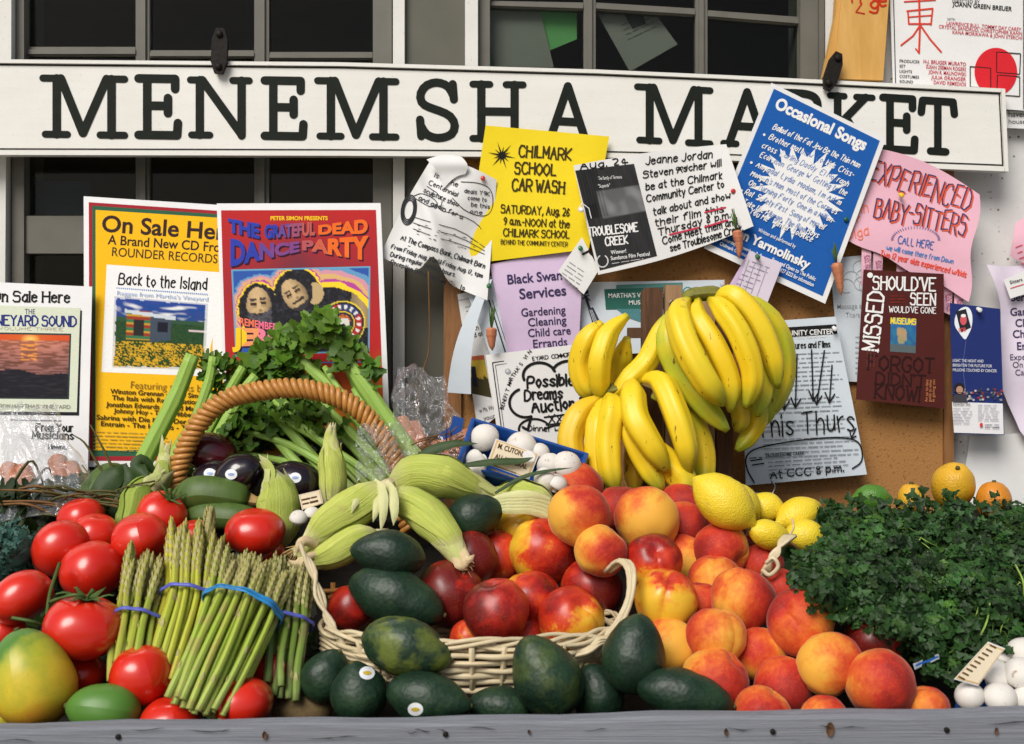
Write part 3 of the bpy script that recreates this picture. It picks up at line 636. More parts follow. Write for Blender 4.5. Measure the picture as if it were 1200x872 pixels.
for i,(t,x,wd) in enumerate([('Winston Grennan · Carly Simon',129,112),('The Itals with Reincarnation',131,102),('Jonathan Edwards · David Mallett',124,117),('Johnny Hoy · Toots Hibbert',133,97),('Sabrina with Die Kunst Der Drum',113,130),('Entrain · The I-Tones · Taffy',118,114)]):
    s.text(t.replace('·','-'),x,461+i*7.6,5.6,wd,3,(.05,.03,.01),.018)
s.greek(110,506,100,6,4.2,1.2,(.45,.30,.05),2,seed=8); s.done()
# concert poster: a plain generic stand-in picture, same lettering
s=Sheet('poster','red and orange concert poster with blue and orange psychedelic lettering, right of the yellow poster','poster',[(254,238.5),(446,238),(457,503),(266,560)],2.071,'card_white',bend=lambda x,y:(y-240)*.00022+.0012*math.sin((x-250)/70))
def dgrad(u,v):
    t=v; a=(.45,.02,.02); b=(.12,.03,.05); c=(.62,.13,.02); d=(.60,.30,.03)
    n=.06*fbm(u*5,v*5); t+=n; f=lambda p,q,k:tuple(i+(j-i)*max(0,min(1,k)) for i,j in zip(p,q))
    e=abs(u-.5)*2
    if t<.35: r=f(a,b,t/.3*(1-e*.75))
    elif t<.65: r=f(f(a,b,1-e*.75),a,(t-.35)/.25)
    elif t<.85: r=f(a,c,(t-.65)/.2)
    else: r=f(c,d,(t-.85)/.15)
    return r
s.picture([(259,246.5),(440.5,246),(450,495),(268,552)],dgrad,(40,60))
OR=(.75,.14,.02); BL=(.03,.05,.36); PU=(.20,.06,.22); YL=(.85,.55,.02)
s.text('PETER SIMON PRESENTS',317,258,4.6,67,0,YL,.03)
def warp_text(s,t,x0,x1,topf,botf,cols,bold=.05,sh=True):
    V,Fc=font_mesh(t,bold); a=min(v[0] for v in V); b=max(v[0] for v in V); lo=min(v[1] for v in V); hi=max(v[1] for v in V)
    for dx,dy,cc in ((1.6,1.8,(.03,.01,.03)),(0,0,None)):
        off=s.next(); off+=.00004
        for k in range(len(cols)):
            m=s.mb(cc or cols[k]); idx={}
            for f in Fc:
                um=(sum(V[i][0] for i in f)/len(f)-a)/(b-a)
                if min(int(um*len(cols)),len(cols)-1)!=k: continue
                q=[]
                for i in f:
                    if i not in idx:
                        u=(V[i][0]-a)/(b-a); w_=(V[i][1]-lo)/(hi-lo); X=x0+(x1-x0)*u; yt=topf(u); yb=botf(u); idx[i]=m.add(s.P(X+dx,yb+(yt-yb)*w_+dy,off))
                    q.append(idx[i])
                m.face(q)
warp_text(s,'THE',267,304,lambda u:256+6*u,lambda u:272+8*u,[BL])
warp_text(s,'GRATEFUL',310,369,lambda u:263+4*u*(1-u)-4*u,lambda u:280-4*u,[BL,(.12,.07,.28),(.3,.08,.15),(.45,.1,.08)])
warp_text(s,'DEAD',373,431,lambda u:264-8*u,lambda u:275-1*u,[OR])
warp_text(s,'DANCE',270,351,lambda u:279+4*math.sin(u*3)+3*u,lambda u:313-18*u,[BL,BL,(.12,.06,.28),PU,PU])
warp_text(s,'PARTY',354,432,lambda u:282-6*u,lambda u:293+13*u,[(.42,.09,.10),(.55,.11,.06),OR,OR,OR])
def wob(pts,a,sd,n=2):
    r=random.Random(sd); p=rc(pts,n); return [(x+r.uniform(-a,a),y+r.uniform(-a,a)) for x,y in p]
def duo(u,v):
    n=fbm(u*9,v*8); n2=fbm(u*34,v*30); n3=fbm(u*70,v*55)
    def el(cx,cy,rx,ry,ang=0):
        dx,dy=(u-cx)*1.6,(v-cy); ca,sa=math.cos(ang),math.sin(ang); return math.hypot((dx*ca+dy*sa)/rx,(-dx*sa+dy*ca)/ry)
    h1=el(.19,.47,.24,.30)+.07*n2; h2=el(.47,.30,.27,.29,.2)+.07*n2; body=el(.72,.95,.55,.72)+.03*n; bb2=el(.40,.95,.34,.60)
    m=min(h1,h2,body,bb2); c=(.03,.09,.36)
    if m<1.36+.08*n: c=(.12,.30,.50)
    if m<1.27+.08*n: c=(.62,.28,.34)
    if m<1.20+.07*n: c=(.65,.42,.16)
    if m<1.13+.06*n: c=(.45,.06,.30)
    if m<1.08: c=(.88,.62,.03)
    if m<1.0:
        g=.012+.03*max(0,n2)+.02*max(0,n3); c=(g,g,g*1.3)
    def face(cx,cy,rx,ry,ang,beard):
        e=el(cx,cy,rx,ry,ang)
        if e>1: return None
        dx,dy=(u-cx)*1.6,(v-cy); ca,sa=math.cos(ang),math.sin(ang); X=(dx*ca+dy*sa)/rx; Y=(-dx*sa+dy*ca)/ry
        sh=.95-.35*X*X-.25*max(0,Y)+.12*n2-.35*max(0,X-.1); k=(.62*sh,.43*sh,.22*sh)
        for ex in (-.42,.38):
            if abs(X-ex)<.24 and abs(Y+.18)<.085: k=(.05,.03,.02)
            if abs(X-ex)<.27 and abs(Y+.38+.1*abs(X-ex))<.06: k=(.07,.05,.04)
            if abs(X-ex)<.2 and abs(Y+.03)<.04: k=tuple(a*.6 for a in k)
        if abs(X-.06)<.12 and abs(Y-.18)<.07: k=tuple(a*.45 for a in k)
        if Y>.30+.06*n3 and abs(X)<.55 and Y<.44: k=(.04,.03,.03)
        if beard and (Y>.40+.15*n2-.35*X*X): b=.05+.14*max(0,n3+.3*n2); k=(b,b,b*1.2)
        if not beard and Y>.62+.1*n2: k=(.04,.035,.04)
        return k
    for a in ((.19,.44,.145,.23,-.08,True),(.455,.315,.14,.20,-.55,False)):
        f=face(*a)
        if f: c=f
    if el(.19,.66,.15,.18)<1+.2*n2 and el(.19,.44,.145,.23,-.08)>.9: b=.04+.16*max(0,n3+.2*n2); c=(b,b,b*1.25)
    if el(.60,.30,.10,.13)<1 and el(.47,.30,.20,.24,.2)>.9: c=(.50,.36,.18)
    if u>.88-.05*v and .28<v<.62+.1*u and body<1.0: s_=.8-.5*abs(u-.94)*9; c=(.5*s_,.36*s_,.18*s_)
    if v<.98 and el(.30,.93,.2,.13)<1 : c=(.012,.012,.016)
    b=math.hypot((u-.80)*1.62,(v-.66)*1.02)
    if b<.27: c=(.80,.60,.05)
    if b<.255: c=(.02,.02,.025)
    if .155<b<.235:
        a=math.atan2(v-.66,(u-.80)*1.6); c=(.40,.03,.03) if math.sin(a*2+.6)>-.35 else (.03,.05,.16)
        if .17<b<.22 and math.sin(a*17)>.25: c=(.75,.72,.66)
    if b<.145: c=(.80,.60,.05)
    if b<.135: c=(.03,.03,.04)
    if b<.105 and v<.64: c=(.60,.16,.05) if n3>-.15 else (.3,.05,.02)
    if b<.085 and v>.60: c=(.66,.64,.58)
    if u<.015 or u>.985 or v<.02 or v>.98: c=(.13,.35,.52)
    return tuple(max(.004,x) for x in c)
s.picture([(271,316),(434,312),(433,412),(276,418)],duo,(130,84))
warp_text(s,'REMEMBERING',281,341,lambda u:372+10*u,lambda u:381+10*u,[(.80,.18,.10),(.78,.16,.25),(.75,.2,.45)],.03)
warp_text(s,'JERRY',272,350,lambda u:384+2*u,lambda u:413-6*u,[YL,(.8,.3,.12),(.8,.2,.3),(.75,.2,.45),(.7,.2,.5)],.06)
s.text('1942',298,415,4.6,15,0,YL,.03)
s.text('TICKETS, LEGS',380,436,5.5,50,-1,YL,.03); s.text('FRI. AUG. 18 1997',372,466,6,66,-3,(.65,.08,.3),.03); s.line([(372,425),(434,424)],(.08,.2,.5),1.5); s.done()
# white sunset poster on the far left
s=Sheet('poster','white poster with a sunset over the sea, at the left edge','poster',[(-40,329),(108,336),(102,586),(-40,582)],2.058,'card_white',bend=lambda x,y:(y-240)*.0002+.003*math.sin(x/45))
s.pen('On Sale Here',-8,353,12,89,1,K,1.9,jit=0,serif=True,smooth=False)
s.fill([(-36,360),(96,364),(92.5,487),(-36,486)],(.015,.015,.02)); s.fill([(-36,357),(94,361),(90,483),(-36,482)],(.62,.66,.52),(10,10))
s.text('THE',29,368,6,12,1,(.10,.12,.2),.01); s.pen('NEYARD SOUND',-4,381,11.5,93,1,(.02,.03,.18),1.9,jit=0,serif=True,smooth=False); s.pen('VOLUME THREE',-2,386.5,3.5,76,1,(.45,.4,.3),.7,jit=0)
s.fill([(-36,389),(83.5,391),(81,468),(-36,467)],(.03,.05,.05))
def sunset(u,v):
    n=fbm(u*10,v*40); d=math.hypot((u-.61)*1.4,(v-.07)*1.6)
    g=max(0,1-d*7)
    if v<.10: c=(.62,.07+.1*math.exp(-d*5),.02); c=tuple(a+(b-a)*g for a,b in zip(c,(.95,.6,.15)))
    else:
        w_=max(0,.33*math.exp(-(v-.10)*3)*(1-abs(u-.6)*.8)); c=(.10+w_*.9+.10*n,.05+w_*.28+.05*n,.05+w_*.12+.05*n)
        if v<.62+.1*fbm(u*4,1) and n>.0: c=tuple(a*1.5 for a in c)
        if v>.52+.12*u+.06*fbm(u*6,2): c=(.012+.03*max(0,n),.012+.02*max(0,n),.018+.02*max(0,n))
        if abs(u-.60)<.08 and v<.42 and n>.08: c=(.75,.28,.06)
    return c
s.picture([(-36,391),(81.5,393),(79,466.5),(-36,465.5)],sunset,(80,50))
s.pen('FROM MARTHAS VINEYARD',-6,477.5,4,88,1,(.25,.25,.2),.9,jit=0,serif=True,smooth=False)
s.greek(12,492,73,1,5,1.4,(.25,.25,.28),1); s.pen('From Your',42,505,8.5,43,1,K,1.5,jit=0,serif=True,smooth=False); s.pen('Musicians',38,514,8.5,48,1,K,1.5,jit=0,serif=True,smooth=False); s.pen('Havens,',57,526,5,21,1,K,1,jit=0,serif=True,smooth=False); s.greek(66,538,16,2,8,1.2,(.3,.3,.3)); s.done()
# ---------------------------------------------------------------- papers on the board, back to front
fold=lambda a,k,ph=0:(lambda x,y:a*(1+math.sin(x/k+y/(k*1.6)+ph)))
# curled drawing with compass bank text
def curlbend(x,y):
    t=(x-447)/130; return .010+.016*math.sin(max(0,min(1,(y-185)/60))*PI/2)*(1-t)+.006*math.sin(x/17+y/30)+(.012*math.exp(-((x-505-(y-260)*.35)/9)**2) if y<330 else 0)
def warpA(u,v):
    dx=-16*math.sin(v*PI)*(1-u)**1.5*.2; dy=0
    if v>.6: dy+= (v-.6)/.4*(-26*math.exp(-((u-.50)/.10)**2)); 
    dx+=0; dy+= -(1-v)*6*math.sin(u*PI)
    return dx,dy
s=Sheet('notice','white paper with pen drawing of a bird, curled outwards left of the yellow notice','notice',[(505,187),(582,211),(571,352),(445,301)],2.094,'paper_white',bend=curlbend,n=(26,24),warp=warpA)
A=16
# the curled flap at the top, overlapping the right part
f=Sheet('flap',None,None,[(500,187),(541,184),(545,204),(519,222)],2.072,'paper_white',bend=lambda x,y:.006*math.exp(-((y-192)/9)**2),n=(10,12),parent=s.o,warp=lambda u,v:(5*math.sin(v*PI),-4*math.sin(u*PI)))
INK=(.03,.03,.035)
for i,t in enumerate(['Is it the','Centennial','sculpture show','and again for a']): s.pen(t,[508,502,496,490][i],207+i*9,5.5,[30,36,44,56][i],24,INK,.9,seed=i)
for i,t in enumerate(["deals Y9K",'come to','be this','one']): s.pen(t,[544,548,552,551][i],226+i*8,5,[30,22,22,14][i],7,INK,.8,seed=i+9)
s.line(chaikin(chaikin([(540,213),(562,214),(577,222),(578,246),(568,255),(545,248),(530,232)])),INK,.9)
for r_ in (0,2,4,6): s.line([(479+ (9-r_*.55)*math.cos(a/10)-(a/10)*0, 246+(17-r_)*math.sin(a/10)+ (9-r_*.5)*-.45*math.cos(a/10)) for a in range(0,64)],INK,1.3)
s.line(chaikin([(484,230),(494,226),(508,232),(514,240),(505,243),(495,238),(486,232)]),INK,.9); s.line(chaikin([(500,218),(515,228),(519,238),(512,246),(540,252),(560,262),(568,276)]),INK,.8)
for k in range(3): s.line(chaikin([(484,254+k*7),(510,262+k*8),(540,270+k*8),(568,290+k*4)]),INK,.8)
for i in range(26): x=488+rnd.random()*70; y=260+(x-488)*.28+rnd.random()*16; s.line([(x,y),(x+3,y+1)],INK,.6)
s.pen('At The Compass Bank, Chilmark Barn',469,281,6,104,19,INK,1,seed=3); s.line([(478,288),(530,303)],INK,.8)
s.pen('From Friday Aug. 11 until Friday Aug. 17, 4pm',458,291,5.4,112,18,INK,.9,seed=4); s.pen('During regular banking hours.',457,300,5.4,80,18,INK,.9,seed=5); s.pen('Reception Saturday Aug. 12, 4 to',457,309,5.4,92,20,INK,.9,seed=6); s.done()
# yellow notice
s=Sheet('notice','bright yellow car wash notice with a black starburst, pinned over the sign edge','notice',[(569,147),(714,160),(690,292),(545,310)],2.090,'paper_yellow',bend=lambda x,y:.006*math.exp(-((x-700)/30)**2-((y-170)/50)**2)+.003*math.sin(y/35)+.0015*math.sin(x/20),n=(14,16))
for i in range(12):
    a=i*PI/6+.2; l=(17,11)[i%2]; p=(a+PI/2); s.poly([(588+1.3*math.cos(p),182+1.3*math.sin(p)),(588+l*math.cos(a),182+l*math.sin(a)),(588-1.3*math.cos(p),182-1.3*math.sin(p))],K)
s.disc(588,182,4.2,4.2,K,12)
yt=(.05,.035,.01); Pn=lambda t,x,y,h,w_,a=3,wt=None,sd=1:s.pen(t,x,y,h,w_,a,yt,wt or h*.15,jit=.32,serif=True,seed=sd,smooth=False)
Pn('CHILMARK',608,183,13,61,4); Pn('SCHOOL',603,203,13,48,3,sd=2); Pn('CAR WASH',600,222.5,13.5,61,4,sd=3); Pn('SATURDAY, Aug. 26',587,249,9,80,3,sd=4); Pn('9 a.m.-NOON at the',590,263,8.5,77,3,sd=5); Pn('CHILMARK SCHOOL',590,276.5,8.5,77,2,sd=6); Pn('BEHIND THE COMMUNITY CENTER',587,286,5,78,2,sd=7); s.done()
# lilac
s=Sheet('notice','lilac services notice below the yellow notice','notice',[(574,310),(684,286),(678,412),(596,418)],2.096,'paper_lilac',bend=lambda x,y:.003*(1+math.sin(y/25)))
BK2=(.04,.03,.09)
s.text('Black Swan',595,333,11,64,-5,BK2,.02); s.text('Services',609,350.5,12,55,-5,BK2,.02)
for t,x,y,w_ in (('Gardening',611,371,52),('Cleaning',619,382.5,45),('Child care',619,395,50),('Errands',625,407.5,40)): s.text(t,x,y,9.5,w_,-4,BK2,.012)
s.done()
# music flyer
s=Sheet('flyer','white music flyer with teal banner and violin behind the wooden stakes','flyer',[(676,331),(849,328),(850,408),(680,418)],2.112,'paper_bluish',bend=None,n=(6,6))
s.fill([(708,339),(794,336),(794,362),(710,363)],(.03,.13,.10)); s.fill([(722,334),(800,331),(800,352),(722,354)],(.10,.26,.24),off=.00034); s.poly([(722,362),(750,362),(752,378),(735,372)],(.08,.22,.24)); s.text("MARTHA'S VINEYARD",713,349,5.2,66,-1,W,.01); s.text('MUSIC',737,357,5,20,-1,W,.01)
s.disc(806,342,6,6,(.10,.26,.24)); s.disc(806,342,4.2,4.2,(.6,.66,.7)); s.disc(806,342,2.2,2.5,(.10,.26,.24))
VN=(.04,.05,.08); s.line([(686,347),(691,362),(702,392)],VN,3); s.poly([(689,362),(695,360),(712,395),(700,398)],VN); s.line([(683,350),(690,346)],VN,1.5); s.line([(683,344),(691,352)],VN,1.5); s.disc(687,342,3,3,VN,10)
for k in range(3): s.line([(691+k*1.3,363),(702+k*2.7,396)],W,.5)
s.done()
# papers beneath the curl
s=Sheet('notice','pale text sheet half hidden behind the folded strip and the small carrot','notice',[(536,345),(600,330),(606,470),(560,505)],2.118,'paper_white',n=(6,8)); s.greek(545,360,28,3,5,1,(.4,.4,.45),-12); s.line([(537,352),(566,347),(571,350)],(.45,.45,.5),1); s.text('with a',549,389,6,18,-14,INK,.01); s.text('end of',549,397,6,18,-14,INK,.01); s.text('w Ms We',562,484,5.5,18,-14,INK,0); s.text('your',567,493,5.5,14,-14,INK,0)
def meadow(u,v):
    n=fbm(u*12,v*20); n2=fbm(u*30,v*30); c=(.55+.2*n,.38+.1*n2,.05) if v<.55+.1*n else (.06,.05,.02)
    if abs(u-.45)<.1 and .25<v<.8: c=(.02,.02,.03)
    if v<.12: c=(.5,.12,.05)
    return c
s.picture([(541,419),(567,416),(576,466),(543,459)],meadow,(24,32)); s.done()
s=Sheet('paper_strip','folded white paper strip curving down at the left edge of the board','paper strip',[(567,330),(577,327),(544,462),(524,460)],2.088,'paper_bluish',bend=lambda x,y:.006+.008*math.sin((y-330)/45),n=(6,16),warp=lambda u,v:(-9*math.sin(v*PI)+8*v*u,0)); s.done()
s=Sheet('notice','white sheet with a double black border pinned by a green pin under the bird drawing','notice',[(543,332),(577,323),(606,408),(580,430)],2.102,'paper_bluish',n=(6,6),bend=lambda x,y:.002); s.line([(573,352),(592,412)],INK,1.6); s.line([(577,352),(595,408)],INK,.7); s.done()
# auction notice
s=Sheet('notice','white auction notice with hand drawn cloud outline, left of the bananas','notice',[(569,416),(697,401),(706,540),(588,540)],2.084,'paper_white',bend=lambda x,y:.002*math.sin(x/30)+.0015,n=(10,10))
s.line([(577,425),(694,410)],K,1.1); s.line([(580,428),(694,413)],K,.6); s.line([(577,425),(590,520)],K,1.1); s.line([(580.5,428),(593,520)],K,.6)
def arc(cx,cy,rx,ry,a0,a1,n=18): return [(cx+rx*math.cos(R(a0+(a1-a0)*i/n)),cy-ry*math.sin(R(a0+(a1-a0)*i/n))) for i in range(n+1)]
s.line(arc(632,440,19,15,200,20)+arc(667,438,20,15,160,0)+arc(688,462,18,16,80,-40),K,3.4)
s.line(arc(616,472,19,17,115,290)+arc(634,496,24,10,230,150)[:6],K,3.2); s.line(arc(626,503,18,12,190,20),K,2.6); s.line(arc(658,510,24,12,150,20),K,2.2)
P2=lambda t,x,y,h,w_,a,sd:s.pen(t,x,y,h,w_,a,K,h*.2,jit=.45,seed=sd)
P2('Possible',618,454,13,54,-3,1); P2('Dreams',615,469,12,44,-3,2); P2('Auction 2',624,484,13,62,-6,3); s.line([(638,489),(692,482)],K,2); s.line([(640,498),(692,491)],K,1.6)
for i in range(5): s.line([(643+i*9,496.5),(650+i*9,485.5)],K,1.5); s.line([(643+i*9,487),(650+i*9,495)],K,1.5)
for i,ch in enumerate("BENEFIT MARTHA'S VINEYARD COMMUNITY SERVICES"):
    if i<20: s.text(ch,590+i*1.0+(0 if i<10 else (i-10)*1.3),480-i*3.4,4.6,None,-78+i*1.6,K,.012) if ch!=' ' else None
    else: a=(i-20)/24; s.text(ch,624+(i-20)*3.7,423-10*a,5,None,-12+8*a,K,.012) if ch!=' ' else None
s.pen('Dinner with Mike',618,505,7,70,2,K,1.1,seed=8); s.disc(595,435,3.5,3.2,(.35,.37,.4),14); s.disc(594.4,434.4,1.8,1.6,(.6,.6,.62),10); s.done()
# small tag
s=Sheet('paper_tag','small white tag with tiny print pinned between the yellow notice and the film notice','tag',[(682,278),(702,316),(684,345),(654,318)],2.080,'paper_white',n=(4,4),bend=lambda x,y:.002); s.greek(667,307,27,5,5,1,(.3,.3,.32),34); s.line([(683,298),(690,294),(693,298)],K,2.4); s.done()
# film notice
def fb(x,y): return .006+.010*math.exp(-((x-672)/22)**2)+.004*math.sin((x-680)/28)+.006*math.exp(-((x-880)/25)**2)
s=Sheet('notice','film notice, half black poster and half black handwriting, above the bananas','notice',[(672,194),(851,169),(883,265),(701,322)],2.078,'paper_white',bend=fb,n=(22,14),warp=lambda u,v:(0,6*math.sin(u*PI)*v-3*math.sin(u*PI*1.0)*(1-v)))
def film(u,v):
    n=fbm(u*5,v*7); n2=fbm(u*30,v*4); g=.03+.01*n2
    if v>.22 and v<.52 and u>.25: g=.10+.22*max(0,n)+.15*(v-.2)*u
    if v>.34 and v<.5 and u<.22: g=.02
    if int(u*60)%3==0 and v<.5 and u<.4: g*=.6
    return (g,g,g*1.05)
s.picture([(674,200),(743,192),(770,300),(703,317)],film,(40,50))
s.pen('Aug. 24',680,199,8,56,-7,K,1.4,seed=2)
s.text('The Family of Terrence',701,211,4,28,-4,W,0); s.text('"Superb"',701,220,4,14,-4,W,0); s.line([(677,246),(682,238),(690,244),(693,256)],W,1); s.disc(681,246,3,3,(.55,.55,.55),10)
s.pen('TROUBLESOME',690,277,10,58,-6,W,1.5,jit=0,serif=True,smooth=False); s.pen('CREEK',710,288,9.5,26,-6,W,1.5,jit=0,serif=True,smooth=False)
s.text('Winner!',716,298,4.5,18,-6,W,.01); s.text('Sundance Film Festival',716,305,4.6,46,-7,W,.01); s.line(arc(706,306,6.5,7,60,-240),(.6,.6,.6),1.4); s.greek(717,309,44,1,3,1,(.5,.5,.5),-9)
hw=[('Jeanne Jordan',757,195,78,-6),('and',792,199.5,13,-5),('Steven Ascher will',754,207,92,-9),('be at the Chilmark',757,221,90,-9),('Community Center to',758,235,92,-11),('talk about and show',766,250,92,-12),('their film this',768,263,82,-12),('Thursday 8 p.m.',772,274,86,-14),('Come Meet them and',777,284,90,-15),('see Troublesome Creek.',786,293,88,-16)]
for i,(t,x,y,w_,a) in enumerate(hw): s.pen(t,x,y+(2 if i>1 else -2 if i==0 else 0),(5 if i==1 else 8) if i else 9,w_,a,K,1.4 if i!=1 else 1,seed=i+20,sh=.15)
RD=(.55,.03,.07)
s.line([(826,249),(850,243)],RD,1.8); s.line([(785,275),(818,267)],RD,2); s.line([(826,266),(852,258)],RD,2); s.done()
# blue song notice
s=Sheet('notice','blue notice with white starburst and white border, tilted over the sign','notice',[(904,97),(1038,163),(967,356),(825,291)],2.086,'card_white',bend=lambda x,y:.004+.003*math.sin(y/60),n=(12,16))
s.fill([(907,104),(1031,165),(964,347),(832,286)],(.012,.10,.38),(12,14)); g=(24.5)
s.text('Occasional Songs',907,126,13.5,117,g+1,W,.04)
pts=[]; r2=random.Random(8)
for i in range(48):
    a=i*2*PI/48; rr_=(1.0 if i%2 else .72)*r2.uniform(.9,1.08); X=54*math.cos(a)*rr_; Y=56*math.sin(a)*rr_; pts.append((935+X*.96+Y*-.25,226+X*.25+Y*.97))
s.poly(pts,W)
lines=['Ballad of the Fat Jew Be the Thin Man',' Brother Matthew  Cookies  Criss-','cross  Darling Daddy  El Nograph','Ecoroison  George W  Getting to the',' Amygdal  Lydia  Madam, I m Adam',"Morgan's Man  Most of the Corpses",'On Turning Forty  One in a Million','Rat  Safety First  Song of Myself',' Take the Plunge  The Bad Boys',' You Me  Winter Solstice']
for i,t in enumerate(lines):
    x=903-i*4.4; y=151+i*10.9; wd=[112,112,112,112,112,112,108,104,100,84][i]; x+= [2,0,-2,0,-2,-2,0,0,0,12][i]
    inside=.0
    # letters turn blue where they cross the white burst
    t=t; cur=0; tot=sum(adv(c) for c in t); sx=wd/tot
    for j,ch in enumerate(t):
        px=x+cur*sx*math.cos(R(g)); py=y+cur*sx*math.sin(R(g)); e=((px-935)/44)**2+((py-226)/46)**2
        if ch!=' ': s.pen(ch,px,py,7.,None,g,(.10,.20,.52) if e<1 else W,.62 if e<1 else 1.05,jit=.2,seed=j,sh=.2,narrow=sx/(7.6/7))
        cur+=adv(ch)
    if i%3==1: s.disc(x-3,y-4,1.6,1.6,W,8)
s.text('Written and performed by',888,271,4.4,48,g,W,.01); s.text('Ben Yarmolinsky',856,274,11,100,g,W,.035); s.text('Saturday September 2, 8 p.m.',846,281,4,60,g,W,.015); s.text('Chilmark Community Center',843,287,4,56,g,W,.015); s.text('Free and Open to The Public',904,306,4.6,56,g,W,.02); s.text('Call 617 627 6222 for information',900,312,4.6,58,g,W,.02); s.done()
# small text sheet left of maroon, massage sheet
s=Sheet('notice','pale grey massage notice with faint drawing behind the maroon card','notice',[(972,303),(1032,297),(1032,448),(985,447)],2.119,'paper_bluish',n=(5,8)); gy=(.42,.45,.48)
for i in range(6): s.line(chaikin(arc(1000+rnd.uniform(-14,18),322+rnd.uniform(-10,14),9,8,rnd.uniform(0,90),rnd.uniform(200,330))),gy,1)
s.text('Massage and',981,362,6,36,-2,gy,.005); s.text('Therapy',991,372,6,24,-2,gy,.005); s.greek(1003,395,12,8,6,2,gy); s.done()
# pink baby-sitting sheet
def bw(u,v): return (3*math.sin(v*9),-10*math.sin(u*PI)*(1-v)+2*math.sin(u*14)*v)
s=Sheet('notice','pink baby sitting notice in red and blue handwriting with tear off strips','notice',[(1019,172),(1148,228),(1134,352),(984,276)],2.098,'paper_pink',bend=lambda x,y:.003+.006*math.exp(-((x-1145)/22)**2)+.002*math.sin(y/20),n=(18,14),warp=bw)
for dx,dy,c in ((1.5,1.5,(.75,.10,.04)),(0,0,(.06,.05,.12))):
    s.pen('EXPERIENCED',1018+dx,209+dy,25,122,18,c,1.7,jit=.7,seed=3,smooth=False); s.pen('BABY-SITTERS',1024+dx,253+dy,23,108,12,c,1.8,jit=.7,seed=5,smooth=False)
s.pen('Among For:',1001,225,5,24,-32,INK,1,seed=2); OR2=(.80,.22,.14)
s.pen('Jenn',990,252,12,28,-8,OR2,1.3,seed=2); s.pen('Y',1002,261,8,6,0,OR2,1.2); s.pen('Olga',993,281,12,26,-12,OR2,1.3,seed=4)
s.pen('CALL HERE',1052,285,9,42,10,(.04,.12,.4),1.1,seed=4); s.pen('(we will come there from Dawn)',1036,292,6,85,12,(.05,.2,.5),.9,seed=5); s.pen('Two 12 year olds experienced w/kids',1031,300,7,104,14,(.75,.08,.05),1.2,seed=6)
for i in range(26): a=PI+i*PI/25; s.line([(1073+26*math.cos(a),281+13*math.sin(a)),(1073+29*math.cos(a),281+16*math.sin(a))],(.15,.1,.3),.8)
s.done()
for i in range(9):
    x=1010+i*13.6; y=289+i*6.5; y2=min(y+32+(i%3)*4,352)
    if i in (2,5): continue
    t=Sheet('tear_strip',None,None,[(x,y),(x+11,y+5),(x+10,y2+18),(x-1,y2+13)],2.102,'paper_pink',bend=lambda X,Y2,i=i:.004*math.sin((Y2-280)/18+i),n=(2,5),parent=s.o)
    for k in range(3): t.pen(['Jenn Olga','645 2214','sitters'][k],x+2.4+k*2.6,y+10,2.6,20,84,(.35,.1,.2),.5,seed=k)
    t.done()
# maroon card
s=Sheet('card','glossy maroon card with white and dark capitals and a small picture','card',[(1012,316),(1106,321),(1107,479),(1003,468)],2.090,'maroon_card',bend=lambda x,y:.004+.005*math.sin((x-1003)/33),n=(14,14))
DK=(.025,.008,.008); Tm=lambda t,x,y,h,w_,a=1.5,c=W,wt=None:s.pen(t,x,y,h,w_,a,c,wt or h*.13,jit=0,serif=True,smooth=False)
Tm("SHOULD'VE",1023,339,15,73,1.5); Tm('SEEN',1067,357,13.5,29,1.5); Tm("WOULD'VE GONE",1042,366,7,55,1.5); Tm('MISSED',1029,411,18.5,68,-84)
Tm('FORGOT',1017,433,17,77,3,DK,2); Tm("DIDN'T",1026,450,14,58,4,DK,1.8); Tm('KNOW!',1025,466,17,52,5,DK,2)
s.greek(1043,347,20,3,3.6,1,(.25,.03,.02)); 
def kid(u,v):
    n=fbm(u*6,v*7); c=(.03,.15+.08*n,.36-.1*v)
    if v>.78: c=(.10,.13,.14)
    if math.hypot((u-.45)*1.3,(v-.5))<.26+.1*n: c=(.40+.2*n,.30,.16)
    if v<.2: c=(.05,.2,.42)
    return c
s.picture([(1044,372),(1074,374),(1073,414),(1043,412)],kid,(26,34)); s.pen('MUSEUMS',1044,379,6.5,29,3,(.8,.62,.05),1.4,jit=0,serif=True,smooth=False)
for k in range(3): s.text(['An up to date','guide to what','is going on'][k],1087+k*4,471,3.4,26,-88,(.55,.22,.08),0)
s.greek(1016,430,24,3,4,1,(.14,.04,.03),-88); s.disc(1019.6,322.5,3.4,3.2,W,14); s.done()
# navy leaflet
s=Sheet('leaflet','navy leaflet with balloon and crowd picture at the right end of the board','leaflet',[(1113,355),(1172,362),(1177,510),(1118,508)],2.096,'navy_card',bend=lambda x,y:.002,n=(6,10))
s.fill([(1115.5,471),(1175,473),(1176.3,509),(1118,507)],(.74,.74,.76))
s.poly(rc([(1122,363),(1134,358),(1140,368),(1139,384),(1134,394),(1131,399),(1126,393),(1117,380)],2),(.75,.8,.84)); s.poly([(1120,365),(1132,362),(1138,384),(1126,390)],(.02,.02,.03)); s.disc(1129,375,4,6,(.6,.1,.12)); s.disc(1129,370,3,2,W); s.text('FOR',1124,390,5,9,-10,(.6,.08,.08),.03)
s.line(chaikin([(1132,399),(1128,430),(1133,470)]),(.10,.13,.3),.6)
for k,(t,w_) in enumerate((('LIGHT THE NIGHT AND',36),('BRIGHTEN THE FUTURE FOR',46),('MILLIONS TOUCHED BY CANCER.',52))): s.text(t,1116.5,424+k*5.5,3.4,w_,1.5,(.65,.66,.72),.01)
